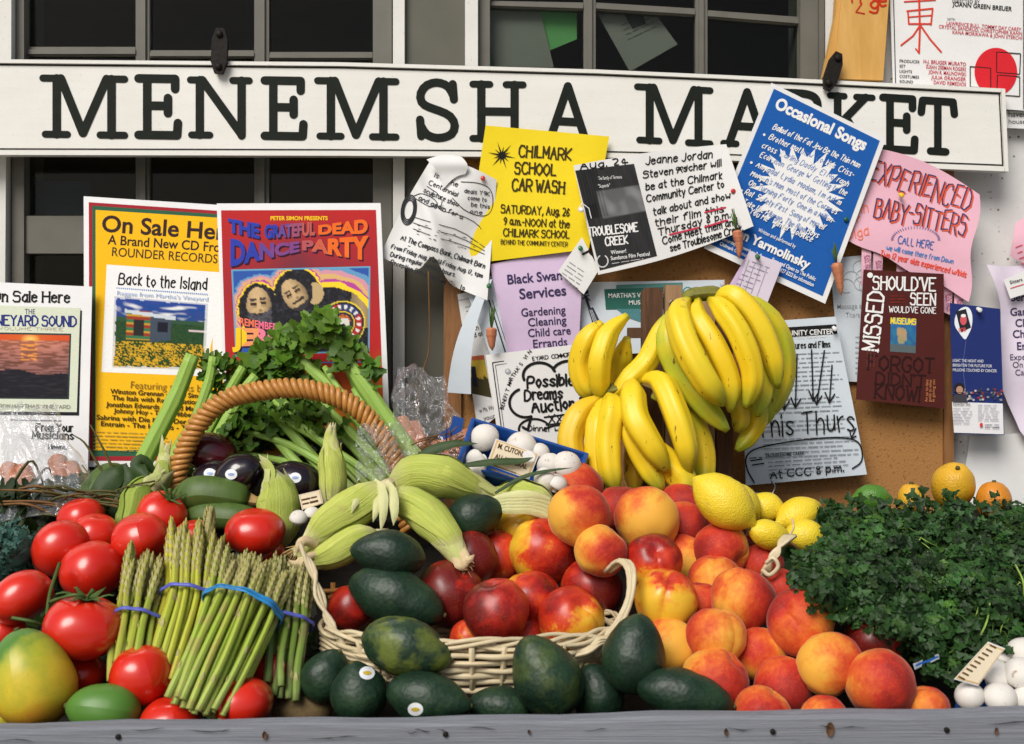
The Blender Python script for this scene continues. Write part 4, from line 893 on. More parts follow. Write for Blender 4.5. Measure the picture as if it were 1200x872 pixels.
for i in range(70): s.disc(1116+rnd.random()*58,456+rnd.random()*13,1.6,1.4,rnd.choice([(.35,.03,.03),(.25,.25,.28),(.05,.05,.07),(.5,.45,.42)]),6)
s.disc(1124.5,455,6,6.5,(.02,.015,.015),16); s.disc(1124.5,457,4,4.6,(.45,.25,.17),14); s.poly([(1116,471),(1118,463),(1131,462),(1134,471)],(.05,.05,.06)); s.line([(1122,460),(1127,460)],K,.7)
s.text('September 25th',1117,475,3,20,1,K,0); s.greek(1117,479,23,6,3.4,.9,(.35,.35,.4),0); s.greek(1146,475,26,6,3.4,.9,(.35,.35,.4),0,seed=7); s.disc(1150,498,2,2.6,(.6,.05,.05),8); s.greek(1154,498,20,2,3,1.1,(.15,.15,.2)); s.done()
# community centre programme
s=Sheet('notice','community centre film programme with thick arrows drawn on it, right of the bananas','notice',[(868,379),(979,371),(1016,556),(874,569)],2.092,'paper_bluish',bend=lambda x,y:.002+.002*math.sin(y/40),n=(10,14))
s.poly([(900,385),(980,380),(981.5,391),(901,397)],K); s.text('COMMUNITY CENTER',901,394.5,6,76,-2.5,W,.02); s.text('Chilmark, MA 02535  508 645 9484',908,398.5,2.8,60,-3,W,0)
s.pen('Lectures and Films',919,409,7,54,-2.5,K,1.2,jit=0,serif=True,smooth=False)
for r_ in range(24): 
    if r_ in (9,14,18): continue
    s.greek(888+r_*.35,417+r_*5.2,98+r_*.6,1,4,1.25,(.30,.33,.37),-2.5,seed=r_)
for x,y0,x2,y1 in ((934,415,932,478),(951,410,953,470),(966,411,957,474),(975,428,972,472),(922,440,919,480)):
    s.line([(x,y0),(x2,y1)],K,1.7); s.line([(x2-5,y1-12),(x2,y1),(x2+6,y1-10)],K,1.7)
s.pen('This Thurs',888,512,25,114,-4,K,1.9,jit=.5,seed=31); s.line([(1003,502),(998,513)],K,1.6); s.line([(996,506),(998,514),(1003,511)],K,1.6)
s.line(chaikin(chaikin([(884,566),(874,548),(874,533),(888,524),(940,515),(985,512),(1006,516),(1011,530),(1010,542),(999,549)])),K,1.7)
s.pen('At CCC 8 p.m.',903,561,8.5,86,-6,K,1.5,seed=12); s.greek(878,537,18,1,4,1.4,K,-4); s.line([(880,540),(893,538)],K,1.6); s.line([(882,545),(895,543)],K,1.6); s.text('TROUBLESOME CREEK',897,536,4.2,46,-4,K,.015); s.greek(900,530+12,96,4,4.6,1.1,(.2,.22,.25),-4,seed=41); s.done()
# sheets on the white wall to the right
s=Sheet('notice','blank white sheet low on the wall at the right edge','notice',[(1137,512),(1230,505),(1230,640),(1118,630)],2.150,'paper_white',n=(6,8),bend=lambda x,y:.003*math.sin(x/20)); s.done()
s=Sheet('notice','pale lilac services notice with curled edge at the right edge','notice',[(1156,310),(1260,300),(1260,560),(1190,505)],2.138,'paper_pale_lilac',n=(12,18),bend=lambda x,y:.008+.012*math.exp(-((x-1165)/12)**2)+.004*math.sin(y/16),warp=lambda u,v:(8*math.sin(v*7)*(1-u),5*math.sin(u*5)))
for t,x,y,h in (('Services',1185,353,9),('Gardening',1184,370,9),('Cleaning',1190,383,9),('Child care',1187,396,9),('Errands',1192,410,9)): s.text(t,x,y,h,None,-2,BK2,.02)
for k,t in enumerate(('Experienced','On Island','Call')): s.text(t,1184+k*3,422+k*9,7,None,-2,BK2,.0)
s.done()
s=Sheet('paper_slip','two white slips clipped over the lilac services notice at the right edge','slip',[(1176,328),(1212,312),(1216,340),(1184,350)],2.112,'paper_white',n=(3,3)); s.text('Sitters',1184,333,4,15,-15,K,.01); s.line([(1184,338),(1200,333)],(.6,.05,.08),1); s.done()
s=Sheet('notice','pink speckled sheet cut by the right edge above the slips','notice',[(1190,262),(1230,235),(1230,325),(1184,300)],2.12,'paper_pink',n=(4,6),bend=lambda x,y:.006*math.sin(y/14)); s.greek(1190,290,16,4,7,1.4,(.6,.1,.15),-20); s.done()
s=Sheet('notice','white notice strip reading haven at the right edge below the theatre poster','notice',[(1172,122),(1230,124),(1230,152),(1179,150)],2.140,'paper_white',n=(3,3)); s.text('havenside',1182,137,6.5,36,0,INK,0); s.text('house.org',1182,145,5.5,34,0,INK,0); s.done()
s=Sheet('theatre_poster','white theatre poster with red character and red circle, above the right end of the sign','poster',[(1041,-60),(1230,-56),(1230,132),(1047,118)],2.130,'paper_white',n=(6,6))
s.line([(1046,-50),(1050,118)],K,1); s.line([(1199.5,-50),(1199.5,128)],K,1); s.line([(1140,128),(1199,130)],K,1)
RC=(.62,.05,.03); RP=lambda p,w_=2:s.line(p,RC,w_)
RP([(1064,13),(1065,28)]);RP([(1063,13),(1093,10),(1091,29)]);RP([(1065,20),(1092,18)],1.6);RP([(1065,28),(1091,28)]);RP([(1077,-6),(1078,34),(1077,62)],2.4);RP([(1060,2),(1096,0)],1.8);RP([(1073,57),(1077,62)],1.6);RP([(1078,30),(1070,42),(1056,53)],2);RP([(1079,30),(1090,46),(1103,61)],2)
s.text('DIRECTED BY',1116,3,4,32,2,K,0); s.text('JOANN GREEN BREUER',1116,8,5.6,70,5,K,.015) if 0 else s.text('JOANN GREEN BREUER',1116,7,5.2,70,5,K,.02)
s.text('WITH',1110,24,3.2,9,3,INK,0); R3=(.5,.05,.08)
s.text('LAWRENCE BULL, TOMMY DAY CAREY',1109,29,4.2,88,5,R3,.01); s.text('CRYSTAL SANDRUD, CHRISTOPHER KANN',1100,33,4.2,98,5,R3,.01); s.text("KANA MORIKAWA & JOHN STERCHI",1116,39.5,4.2,82,5,R3,.01)
for k,(a,b) in enumerate((('PRODUCER','H-J. BRUGER MURATO'),('SET','SUSAN ZEEMAN ROGERS'),('LIGHTS','JOHN R. MALINOWSKI'),('COSTUMES','JULIA GRANGER'),('SOUND','DAVID REMEDIOS'))):
    s.text(a,1054,73+k*6,3.4,None,3,INK,.01); s.text(b,1132 if 0 else 1131,77.5+k*6.2,4.3,48 if k<3 else 34,4,R3,.015,align='r' if 0 else 'l') if 0 else s.text(b,1082+k*3,74+k*6.1,4.3,50-k*3,4,R3,.015)
s.disc(1167,84,25,28,(.62,.02,.03),40)
for q in ([(1137,78),(1161,80),(1161,104),(1137,102)],[(1168,61),(1196,63),(1195,87),(1168,85)],[(1169,88),(1195,90),(1195,113),(1168,111)]): s.line(q+[q[0]],K,1.2)
s.done()
# lilac tear-off stack
for k,(lab,dx,ang) in enumerate((('lowest lilac slip of the stack under the blue notice',-8,.10),('lilac slip in the middle of the stack under the blue notice',-4,.05),('topmost lilac slip of the stack with a small grid printed on it',0,0))):
    Q=[(878,294),(917,309),(897,361),(861,343)]; c=(880,297); Q=[(c[0]+(x-c[0])*math.cos(ang*2)-(y-c[1])*math.sin(ang*2),c[1]+(x-c[0])*math.sin(ang*2)+(y-c[1])*math.cos(ang*2)) for x,y in Q]
    s=Sheet('paper_slip',lab,'slip',Q,2.078-.004*k,'paper_pale_lilac' if k>1 else 'paper_lilac',n=(4,6),bend=lambda x,y,k=k:.003*math.sin((y-290)/26+k),group='lilac slips pinned in a stack')
    if k==2:
        s.greek(880,306,26,7,6,.9,(.35,.3,.4),20,dx=-2.2)
        for i in range(4): s.line([(878+i*7,304+i*3),(866+i*7,338+i*3)],(.35,.3,.4),.5)
    s.done()
# ---------------------------------------------------------------- push pins
def pin(lab,x,y,Y,c,r=.0042):
    m=MB(); 
    prof=[(0,.004),(.0035,.0042),(.0045,.0025),(.0085,.0022),(.0095,.0048),(.0115,.0050),(.0125,.003),(.0127,0)]
    c0=at(x,y,Y); n=14; k_=r/.005
    for d,rr_ in prof:
        for i in range(n): a=2*PI*i/n; m.add(c0+Vector((rr_*k_*math.cos(a),-d*k_,rr_*k_*math.sin(a)-d*.25)))
    for j in range(len(prof)-1):
        for i in range(n): i2=(i+1)%n; m.face((j*n+i,j*n+i2,(j+1)*n+i2,(j+1)*n+i))
    o=m.build('push_pin',flat('pin_%.2f_%.2f_%.2f'%c,c,.25,.5),origin=c0); tag(o,lab,'push pin','push pins on the notices')
for a in (('red push pin at the left edge of the blue notice',858,223,2.076,(.5,.02,.02)),('dark green push pin at the left edge of the pink notice',990,256,2.09,(.01,.09,.04)),('yellow push pin in the middle of the pink notice',1055,228,2.09,(.8,.5,.02)),('green push pin at the top of the folded strip',573,334,2.078,(.02,.13,.05)),
  ('green push pin at the top of the small white tag',680,290,2.074,(.02,.14,.05)),('green push pin at the top of the lilac slip stack',887,300,2.066,(.03,.12,.05)),('red push pin at the left edge of the yellow notice',566,208,2.084,(.5,.05,.02)),('white push pin in the top corner of the programme with arrows',977,384,2.086,(.7,.7,.7)),
  ('clear push pin at the left side of the film notice',681,245,2.058,(.75,.75,.75)),('white push pin at the top of the navy leaflet',1146,362,2.09,(.7,.7,.7)),('clear push pin at the right end of the music flyer',846,332,2.108,(.5,.5,.52))): pin(*a)
# ---------------------------------------------------------------- the produce stand
def prof(py): return interp([540,580,620,660,700,740,780,820,850],[1.90,1.83,1.76,1.70,1.64,1.58,1.52,1.46,1.43],py)
stand=thing('produce_stand','wooden produce stand with a weathered grey front board','produce stand',(0,1.4,0))
mb=MB()
def hexa(mb,P):
    b=len(mb.v)
    for p in P: mb.add(p,(p[0],p[2]))
    for f in ((0,1,2,3),(4,7,6,5),(0,4,5,1),(1,5,6,2),(2,6,7,3),(3,7,4,0)): mb.face([b+i for i in f])
YF=1.372
a0=at(-30,854.5,YF); a1=at(1230,834,YF)
mb2=MB(); xs=[a0.x-.5+i*(a1.x-a0.x+1)/40 for i in range(41)]
for i,x in enumerate(xs):
    z=a0.z+(a1.z-a0.z)*(x-a0.x)/(a1.x-a0.x)+.0012*math.sin(i*1.7)+.0008*math.sin(i*.6)
    for p in ((x,YF-.002,z-.13),(x,YF,z-.005),(x,YF+.002,z),(x,YF+.021,z+.001),(x,YF+.024,z-.003),(x,YF+.024,z-.13)): mb2.add(p,(p[0],p[2]))
for i in range(40):
    for k in range(5): q=i*6+k; mb2.face((q,q+6,q+7,q+1))
    mb2.face((i*6+5,(i+1)*6+5,(i+1)*6,i*6))
o=mb2.build('front_board',MATS['board_wood'],stand,smooth=False)
for px,py,r in ((973,855,.006),(851,858,.003),(1168,857,.003),(310,862,.0035),(620,858,.002)):
    m=MB(); c=at(px,py,YF-.0035); 
    for i in range(12): a=2*PI*i/12; m.add(c+Vector((r*.8*math.cos(a),0,r*1.4*math.sin(a)))); 
    for i in range(12): a=2*PI*i/12; m.add(c+Vector((r*.5*math.cos(a),.002,r*.9*math.sin(a))))
    for i in range(12): j=(i+1)%12; m.face((i,j,12+j,12+i))
    m.face([12+i for i in range(12)]); m.build('knot',MATS['stake_wood'],stand)
mb=MB(); P=[]
zb=lambda y,Y: at(600,y,Y).z
bed=[(1.40,zb(860,1.40)-.06),(1.55,zb(800,1.52)-.075),(1.70,zb(700,1.66)-.085),(1.86,zb(620,1.84)-.08),(2.02,zb(600,2.0)-.06)]
for x in (-1.0,1.05):
    for y,z in bed: mb.add((x,y,z),(x,y))
    for y,z in bed: mb.add((x,y,z-.02),(x,y))
n=len(bed)
for i in range(n-1): mb.face((i,i+1,2*n+i+1,2*n+i)); mb.face((n+i,2*n+n+i,2*n+n+i+1,n+i+1))
mb.build('bin_bed',MATS['bin_wood'],stand)
mb=MB(); box(mb,-1.02,1.07,2.02,2.04,.95,zb(600,2.0)-.02); mb.build('back_board',MATS['bin_wood'],stand,smooth=False)
for X in (-1.02,1.05):
    mb=MB(); hexa(mb,[(X,1.375,1.0),(X+.02,1.375,1.0),(X+.02,2.04,1.05),(X,2.04,1.05),(X,1.375,1.04),(X+.02,1.375,1.04),(X+.02,2.04,1.2),(X,2.04,1.2)]); mb.build('side_board',MATS['bin_wood'],stand,smooth=False)
for X in (-.95,.0,.98):
    for Y in (1.40,1.98):
        mb=MB(); box(mb,X,X+.05,Y,Y+.04,.1,1.0); mb.build('leg',MATS['bin_wood'],stand,smooth=False)
# ---------------------------------------------------------------- round fruit
def seeded(i): return random.Random(i*7919+13)
def solid(name,mat,rz,rx,shape,loc,rot,parent=None,nl=18,ns=28,lump=.02,seed=0,color=None):
    """closed body of revolution-like skin; shape(phi,theta)->(radial,axial) multipliers"""
    mb=MB(); so=Vector((seed*3.1,seed*1.7,0))
    for i in range(nl+1):
        ph=PI*i/nl
        for j in range(ns+1):
            th=2*PI*(j%ns)/ns; fr,fz=shape(ph,th); p=Vector((math.sin(ph)*math.cos(th)*rx*fr,math.sin(ph)*math.sin(th)*rx*fr,math.cos(ph)*rz*fz))
            k=1+lump*mn.noise(p/rx*1.1+so)+lump*.5*mn.noise(p/rx*2.7+so); mb.add(p*k,(j/ns,i/nl))
    for i in range(nl):
        for j in range(ns):
            q=i*(ns+1)+j
            if i==0: mb.face((q,q+ns+1,q+ns+2))
            elif i==nl-1: mb.face((q,q+ns+1,q+1))
            else: mb.face((q,q+ns+1,q+ns+2,q+1))
    me_o=mb.build(name,mat); me_o.location=loc; me_o.rotation_euler=rot
    if color: me_o.color=(*color,1)
    return me_o
def gz(ph,w): return math.exp(-(ph/w)**2)
def sh_peach(ph,th):
    d=min(th,2*PI-th); cl=1-.06*math.exp(-(d/.13)**2)*math.sin(ph)**.4 if ph<2.6 else 1; k=cl*(1-.0*gz(ph,.3)); return k,cl*(1-.17*gz(ph,.26))+.04*gz(PI-ph,.25)
def sh_tom(ph,th): l=1+.018*math.cos(5*th)*math.sin(ph)**.5*(1 if ph<1.6 else .4); return l*(1+.03*math.sin(ph)),1.0*(1-.13*gz(ph,.38)-.04*gz(PI-ph,.4))
def sh_avo(ph,th):
    z=math.cos(ph); return (1-.20*z-.06*z*z if z>0 else 1-.05*z*0),1
def sh_mango(ph,th): z=math.cos(ph); return (1-.14*z)*(1+.06*math.cos(th)),1
def sh_lemon(ph,th): return 1-.05*math.cos(ph)**2,1+.17*gz(ph,.22)+.13*gz(PI-ph,.25)
def sh_round(ph,th): return 1,1-.06*gz(ph,.3)
def sh_egg(ph,th): z=math.cos(ph); return 1-.18*z,1
def axis_rot(ang,tilt,roll=0):
    a,t=R(ang),R(tilt); d=Vector((math.cos(a)*math.cos(t),-math.sin(t),math.sin(a)*math.cos(t))); q=d.to_track_quat('Z','Y')
    return (q@Quaternion((0,0,1),R(roll))).to_euler()
# kind, px, py, half length px, half width px, axis angle, tilt to viewer, roll, colour params, label, extra
PILE=[]
def add(kind,px,py,rl,rw,ang,tilt,roll,col,label,dY=0,fix=False,**k): PILE.append(dict(kind=kind,px=px,py=py,rl=rl,rw=rw,ang=ang,tilt=tilt,roll=roll,col=col,label=label,Y=prof(py+rw*.4)+dY,fix=fix,k=k))
SP={'peach':(sh_peach,'peach','fuzzy peaches heaped to the right of the willow basket'),'nectarine':(sh_peach,'nectarine','dark nectarines heaped in and around the willow basket'),'tomato':(sh_tom,'tomato','red tomatoes heaped at the left'),
'avocado':(sh_avo,'avocado','dark green avocados along the front of the willow basket'),'mango':(sh_mango,'mango','mangoes at the lower left corner'),'lemon':(sh_lemon,'lemon','yellow lemons behind the peaches'),'orange':(sh_round,'lemon','oranges behind the parsley'),'lime':(sh_lemon,'lemon',None),
'kiwi':(sh_round,'kiwi',None),'eggplant':(sh_egg,'eggplant','dark eggplants under the arched handle')}
def N(px,py,r,ang,tilt,roll,bl,label,**k): add('nectarine',px,py,r*.98,r,ang,tilt,roll,(bl,0,0),label,**k)
def Pc(px,py,r,ang,tilt,roll,bl,label,**k): add('peach',px,py,r*.95,r,ang,tilt,roll,(bl,0,0),label,**k)
def T(px,py,rx,ry,ang,tilt,label,**k): add('tomato',px,py,ry,rx,ang,tilt,rnd.uniform(0,360),(k.pop('c',0),0,0),label,**k)
# tomatoes, back to front
T(95,606,25,22,100,10,'back tomato of the left heap, half hidden below the dark leaves'); T(190,603,27,25,60,20,'tomato at the back, above the asparagus tips, its stem towards the left',cal=1); T(228,630,22,20,90,10,'tomato mostly hidden behind the yellow green asparagus tips')
T(113,626,25,23,80,10,'tomato squeezed behind two bigger ones, right of the one with a calyx'); T(309,650,24,21,80,0,'lower of the two tomatoes at the right end of the asparagus tips'); T(299,623,32,26,90,12,'big tomato right of the asparagus tips, in front of the standing corn husk')
T(178,656,24,22,70,0,'tomato hidden between the left asparagus bunch and the heap'); T(164,630,30,27,100,15,'tomato directly left of the tallest asparagus spears'); T(73,643,32,30,-50,35,'tomato with a green calyx at its lower right, left side of the heap',cal=1)
T(108,669,34,33,-75,-5,'large round tomato in the middle of the left heap, above the vine stem'); T(4,740,24,22,80,10,'tomato peeping out behind the top of the yellow mango'); T(25,700,34,28,-55,5,'wide tomato cut by the left edge above the yellow mango')
T(95,790,26,24,90,10,'shaded tomato between the yellow mango and the green mango'); T(98,735,42,35,80,6,'largest wide tomato with green vine on its top, above the green mango',cal=1)
T(165,792,33,34,100,5,'tomato at the foot of the left asparagus bunch'); T(322,789,31,29,100,5,'tomato behind the kiwi at the foot of the right asparagus bunch'); T(281,823,35,29,90,5,'tomato between the asparagus ends and the kiwi at the front board'); T(200,844,32,25,90,5,'lowest tomato, half sunk behind the front board below the asparagus ends')
add('mango',4,842,18,16,90,0,0,(-.35,0,0),'small orange mango cut off at the lower left corner'); add('mango',121,832,43,30,170,10,20,(.9,0,0),'green mango at the front board beside the yellow mango'); add('mango',38,794,60,47,108,0,0,(-.22,0,0),'large yellow green mango at the lower left edge')
add('kiwi',354,832,36,25,10,0,0,(0,0,0),'brown fuzzy kiwi at the front board right of the tomatoes')
# eggplants and zucchini under the handle
add('eggplant',244,530,34,24,160,20,0,(1,0,0),'reddish purple eggplant just inside the left foot of the arched handle',dY=-.0); add('eggplant',250,562,26,23,40,20,0,(0,0,0),'black eggplant with a blue rimmed sticker below the reddish one',st=(246,555))
add('eggplant',281,556,30,25,30,20,0,(0,0,0),'black eggplant with a white sticker, middle of the three under the handle',st=(271,556)); add('eggplant',345,568,34,30,20,20,0,(0,0,0),'black eggplant with a white sticker right of the standing corn husk',st=(346,560))
# nectarines in the basket
N(592,604,26,90,0,0,.85,'dark red nectarine hidden behind the corn shank, top of the heap'); N(610,616,30,60,50,200,.22,'yellow and red nectarine tucked behind the topmost nectarine'); N(411,712,26,90,0,0,.95,'dark nectarine peeping out left of the avocado column')
N(680,658,26,70,0,40,.75,'nectarine mostly hidden right of the topmost nectarine'); N(583,655,32,120,0,90,.75,'dark red nectarine just left of the topmost nectarine'); N(553,656,31,20,0,0,.98,'dark nectarine touching the tip of the bent corn ear')
N(637,646,38,75,35,150,.52,'topmost nectarine with a cleft and yellow patches in the middle of the heap'); N(527,697,38,60,30,30,.95,'dark nectarine with a fine orange cleft right of the avocados'); N(622,702,33,100,0,230,.45,'nectarine with a broad yellow stripe below the topmost one')
N(694,690,35,40,10,60,.78,'red nectarine left of the willow loop'); N(550,748,22,90,0,0,.7,'small piece of nectarine showing above the basket rim'); N(614,752,28,90,0,0,.55,'orange nectarine low behind the basket rim, left of the front one')
N(582,716,37,100,10,60,.86,'dark nectarine in the middle of the basket above the rim'); N(669,726,37,60,48,310,.42,'front nectarine with a dark stem dimple and a yellow side, at the basket rim')
# peaches
Pc(672,574,34,90,0,0,.5,'topmost peach under the mushroom tray'); Pc(726,596,27,90,0,0,.92,'dark red peach squeezed behind the pale round peach'); Pc(802,596,30,60,20,30,.55,'peach in front of the lowest bananas, left of the lumpy lemon')
Pc(846,617,28,30,10,0,.75,'red peach touching the lumpy lemon'); N(891,646,22,60,0,0,.9,'dark nectarine beside the lemons and the raffia knot'); Pc(893,663,25,60,0,0,.5,'orange peach left of the raffia knot'); Pc(918,691,24,60,0,0,.5,'orange peach half hidden below the raffia knot')
Pc(800,619,30,20,0,20,.60,'peach between the pale round one and the touching red one'); Pc(678,604,36,90,-20,0,.34,'big blotched peach right of the corn shanks'); Pc(758,609,38,60,-30,200,.16,'palest round peach near the top, freckled orange')
Pc(704,646,30,50,0,60,.36,'golden peach right of the topmost nectarine'); Pc(800,659,32,60,-20,240,.08,'golden yellow peach right of the cleft nectarine'); N(766,659,32,88,55,270,.62,'nectarine with a yellow cleft facing up behind the willow loop')
Pc(845,644,32,-30,45,40,.50,'peach with its stem end towards the lower right, below the lumpy lemon'); Pc(838,680,30,90,0,80,.52,'peach behind the big red one in the middle of the right heap'); Pc(820,706,24,90,0,0,.7,'small red piece of peach right of the striped nectarine')
N(781,703,35,88,35,250,.22,'nectarine streaked yellow and red right of the willow loop'); Pc(870,702,37,70,-10,100,.72,'big red peach in the middle of the right heap'); Pc(784,758,34,60,-20,200,.10,'yellow orange peach behind the standing avocado')
Pc(889,766,31,90,-20,220,.06,'golden peach in the gap between the red ones'); Pc(938,729,38,140,30,330,.62,'large red peach with a yellow flank under the raffia knot'); N(1022,752,32,80,10,0,.75,'dark nectarine in the shade under the parsley')
Pc(839,745,34,90,-20,120,.55,'red peach with an orange top above the lying avocado'); Pc(838,798,38,50,20,60,.42,'peach with a shallow cleft above the tip of the lying avocado'); Pc(918,805,34,200,10,120,.80,'red peach resting between two golden ones'); Pc(972,779,37,-60,30,220,.30,'round golden red peach left of the foremost peach')
Pc(1086,829,25,90,0,0,.42,'small peach piece at the board right of the foremost peach'); Pc(893,838,33,60,10,20,.4,'half sunk peach at the front board right of the lying avocado'); Pc(966,842,27,90,0,30,.55,'low peach top just showing over the front board'); Pc(1031,801,40,-115,25,210,.36,'foremost and largest peach at the front board')
# avocados
add('avocado',556,605,34,26,20,0,0,(0,0,0),'avocado in the shade under the horizontal corn ear',dY=.0)
add('avocado',455,649,42,28,170,10,0,(0,0,0),'uppermost avocado of the column, under the bent corn ear'); add('avocado',382,792,32,28,60,0,0,(0,0,0),'shaded avocado at the left end of the front row'); add('avocado',466,701,58,33,-18,10,30,(0,0,0),'second avocado down the column, its neck towards the lower right')
add('avocado',420,812,37,33,100,10,0,(0,0,0),'upright avocado with a small sticker left of the stickered front one',st=(430,789)); add('avocado',477,759,54,34,-12,12,60,(.45,0,0),'third avocado down the column with a yellow green blotch',st=(472,726)); add('avocado',700,813,35,30,110,0,0,(0,0,0),'avocado standing in shade between the two upright ones')
add('avocado',586,828,38,23,175,0,0,(0,0,0),'low avocado at the board between the stickered one and the big upright one'); add('avocado',502,818,50,29,-8,10,80,(0,0,0),'front avocado with a round white and yellow sticker',st=(487,831)); add('avocado',743,767,46,36,82,0,0,(0,0,0),'upright avocado under the willow loop')
add('avocado',640,793,50,39,118,5,0,(.15,0,0),'big upright avocado leaning left in front of the basket'); add('avocado',804,815,55,29,-12,5,20,(0,0,0),'lying avocado at the front board below the peaches')
# lemons, lime, oranges
add('lemon',897,595,22,19,0,0,0,(0,0,0),'small lemon between the lumpy one and the smooth one',dY=.06); add('lemon',868,590,26,22,-40,0,0,(.15,0,0),'greenish lemon behind the lumpy one',dY=.03); add('lemon',936,603,30,21,-160,20,0,(0,0,0),'smooth lemon with a green stem end, left of the parsley',dY=.03)
add('lemon',943,628,25,20,0,0,0,(0,0,0),'lemon showing below the smooth one at the parsley edge',dY=.02); add('lemon',902,627,27,18,160,20,0,(0,0,0),'lemon lying on the dark nectarine by the raffia knot'); add('lemon',848,588,41,30,-38,10,0,(0,0,0),'big lumpy lemon in front of the wooden stake')
add('lime',1022,583,21,15,0,0,0,(1,0,0),'green lime on top behind the parsley',dY=.05); add('orange',1068,586,20,16,90,0,0,(0,.6,0),'half hidden orange left of the biggest orange',dY=.06); add('orange',1165,588,24,20,90,0,0,(0,1,0),'orange at the right of the biggest orange behind the parsley',dY=.05); add('orange',1117,570,31,25,95,40,0,(.10,.55,0),'biggest orange with its stem scar showing, behind the parsley',dY=.05,scar=1)
def solve():
    A=PILE; n=len(A)
    for it in range(160):
        mv=0
        for i in range(n):
            a=A[i]; ra=math.sqrt(a['rl']*a['rw'])
            for j in range(i+1,n):
                b=A[j]; rb=math.sqrt(b['rl']*b['rw']); dpx=math.hypot(a['px']-b['px'],a['py']-b['py'])
                if dpx>ra+rb: continue
                Y=(a['Y']+b['Y'])/2; pa=at(a['px'],a['py'],a['Y']); pb=at(b['px'],b['py'],b['Y']); need=(mm(ra,a['Y'])+mm(rb,b['Y']))*.90; d=(pa-pb).length
                if d<need or b['Y']>a['Y']+.01:
                    lat=mm(dpx,Y); want=math.sqrt(max(need*need-lat*lat,0)); gap=a['Y']-b['Y']; e=(want-gap)*.35
                    if e>0: a['Y']+=e*.5; b['Y']-=e*.5; mv+=e
        for a in A: a['Y']+=(prof(a['py']+a['rw']*.4)-a['Y'])*.02; a['Y']=min(max(a['Y'],1.415+mm(a['rw'],1.43)*.9),1.98)
for a in PILE:
    g_={'tomato':1.07,'peach':1.05,'nectarine':1.06,'avocado':1.04,'lemon':.97}.get(a['kind'],1); a['rl']*=g_; a['rw']*=g_
solve()
for a in PILE:
    if a['label'].startswith('uppermost avocado'): a['Y']=1.60
    if a['label'].startswith('avocado in the shade under'): a['Y']+=.05
def sticker(px,py,o,c,r,col=(.75,.78,.8),inner=(.6,.45,.05)):
    """round paper label following the fruit's skin"""
    m=[MB(),MB()]; dg=bpy.context.evaluated_depsgraph_get
    V=[o.matrix_basis@v.co for v in o.data.vertices]; P=[p.vertices[:] for p in o.data.polygons]
    from mathutils.bvhtree import BVHTree
    bv=BVHTree.FromPolygons(V,P); eye=Vector((0,0,ZC)); 
    for k,(mbx,rr_,lift) in enumerate(((m[0],r,.0006),(m[1],r*.55,.0011))):
        n=18; ok=True; pts=[]
        for ring in (0,.5,1):
            for i in range(n):
                a=2*PI*i/n; t=at(px+rr_*ring*math.cos(a),py+rr_*ring*(.85 if k==0 else .45)*math.sin(a),2.5); d=(t-eye).normalized(); h=bv.ray_cast(eye,d)
                if h[0] is None: return
                pts.append(h[0]+h[1]*lift)
        for p in pts: mbx.add(p)
        for q in range(2):
            for i in range(n): j=(i+1)%n; mbx.face((q*n+i,q*n+j,(q+1)*n+j,(q+1)*n+i))
    s_=m[0].build('sticker',flat('sticker_white',col,.4,.4),o); m[1].build('sticker_mark',flat('sticker_mark%.2f'%inner[2],inner,.4,.4),s_)
def calyx(o,rz,rx,seed):
    mb=MB(); r_=seeded(seed)
    for k in range(6):
        a=k*PI/3+r_.uniform(-.2,.2); L_=rx*r_.uniform(.55,.85); P=[]
        for i in range(6):
            t=i/5; rr_=t*L_; z=rz*(.80+.16*math.exp(-((rr_/rx-.5)/.35)**2))+.002+.006*t*t*r_.uniform(.3,1.4)-(.010*max(0,rr_/rx-.5)); w_=rx*.13*(1-t)**.7*(1 if i else .7)
            c,s2=math.cos(a),math.sin(a); P.append(((c*rr_-s2*w_,s2*rr_+c*w_,z),(c*rr_,s2*rr_,z+.0015),(c*rr_+s2*w_,s2*rr_-c*w_,z)))
        b=len(mb.v)
        for tri in P:
            for p in tri: mb.add(p)
        for i in range(5):
            for j in range(2): q=b+i*3+j; mb.face((q,q+1,q+4,q+3))
    c=mb.build('calyx',MATS['calyx']); c.parent=o
    mb=MB(); tube(mb,spline([(0,0,rz*.8),(0,0,rz*.8+.008),(.006,.002,rz*.8+.018)],5),[.0028,.0024,.0022,.0022,.0022,.003],8); c=mb.build('stem',MATS['calyx']); c.parent=o
ITEM={}
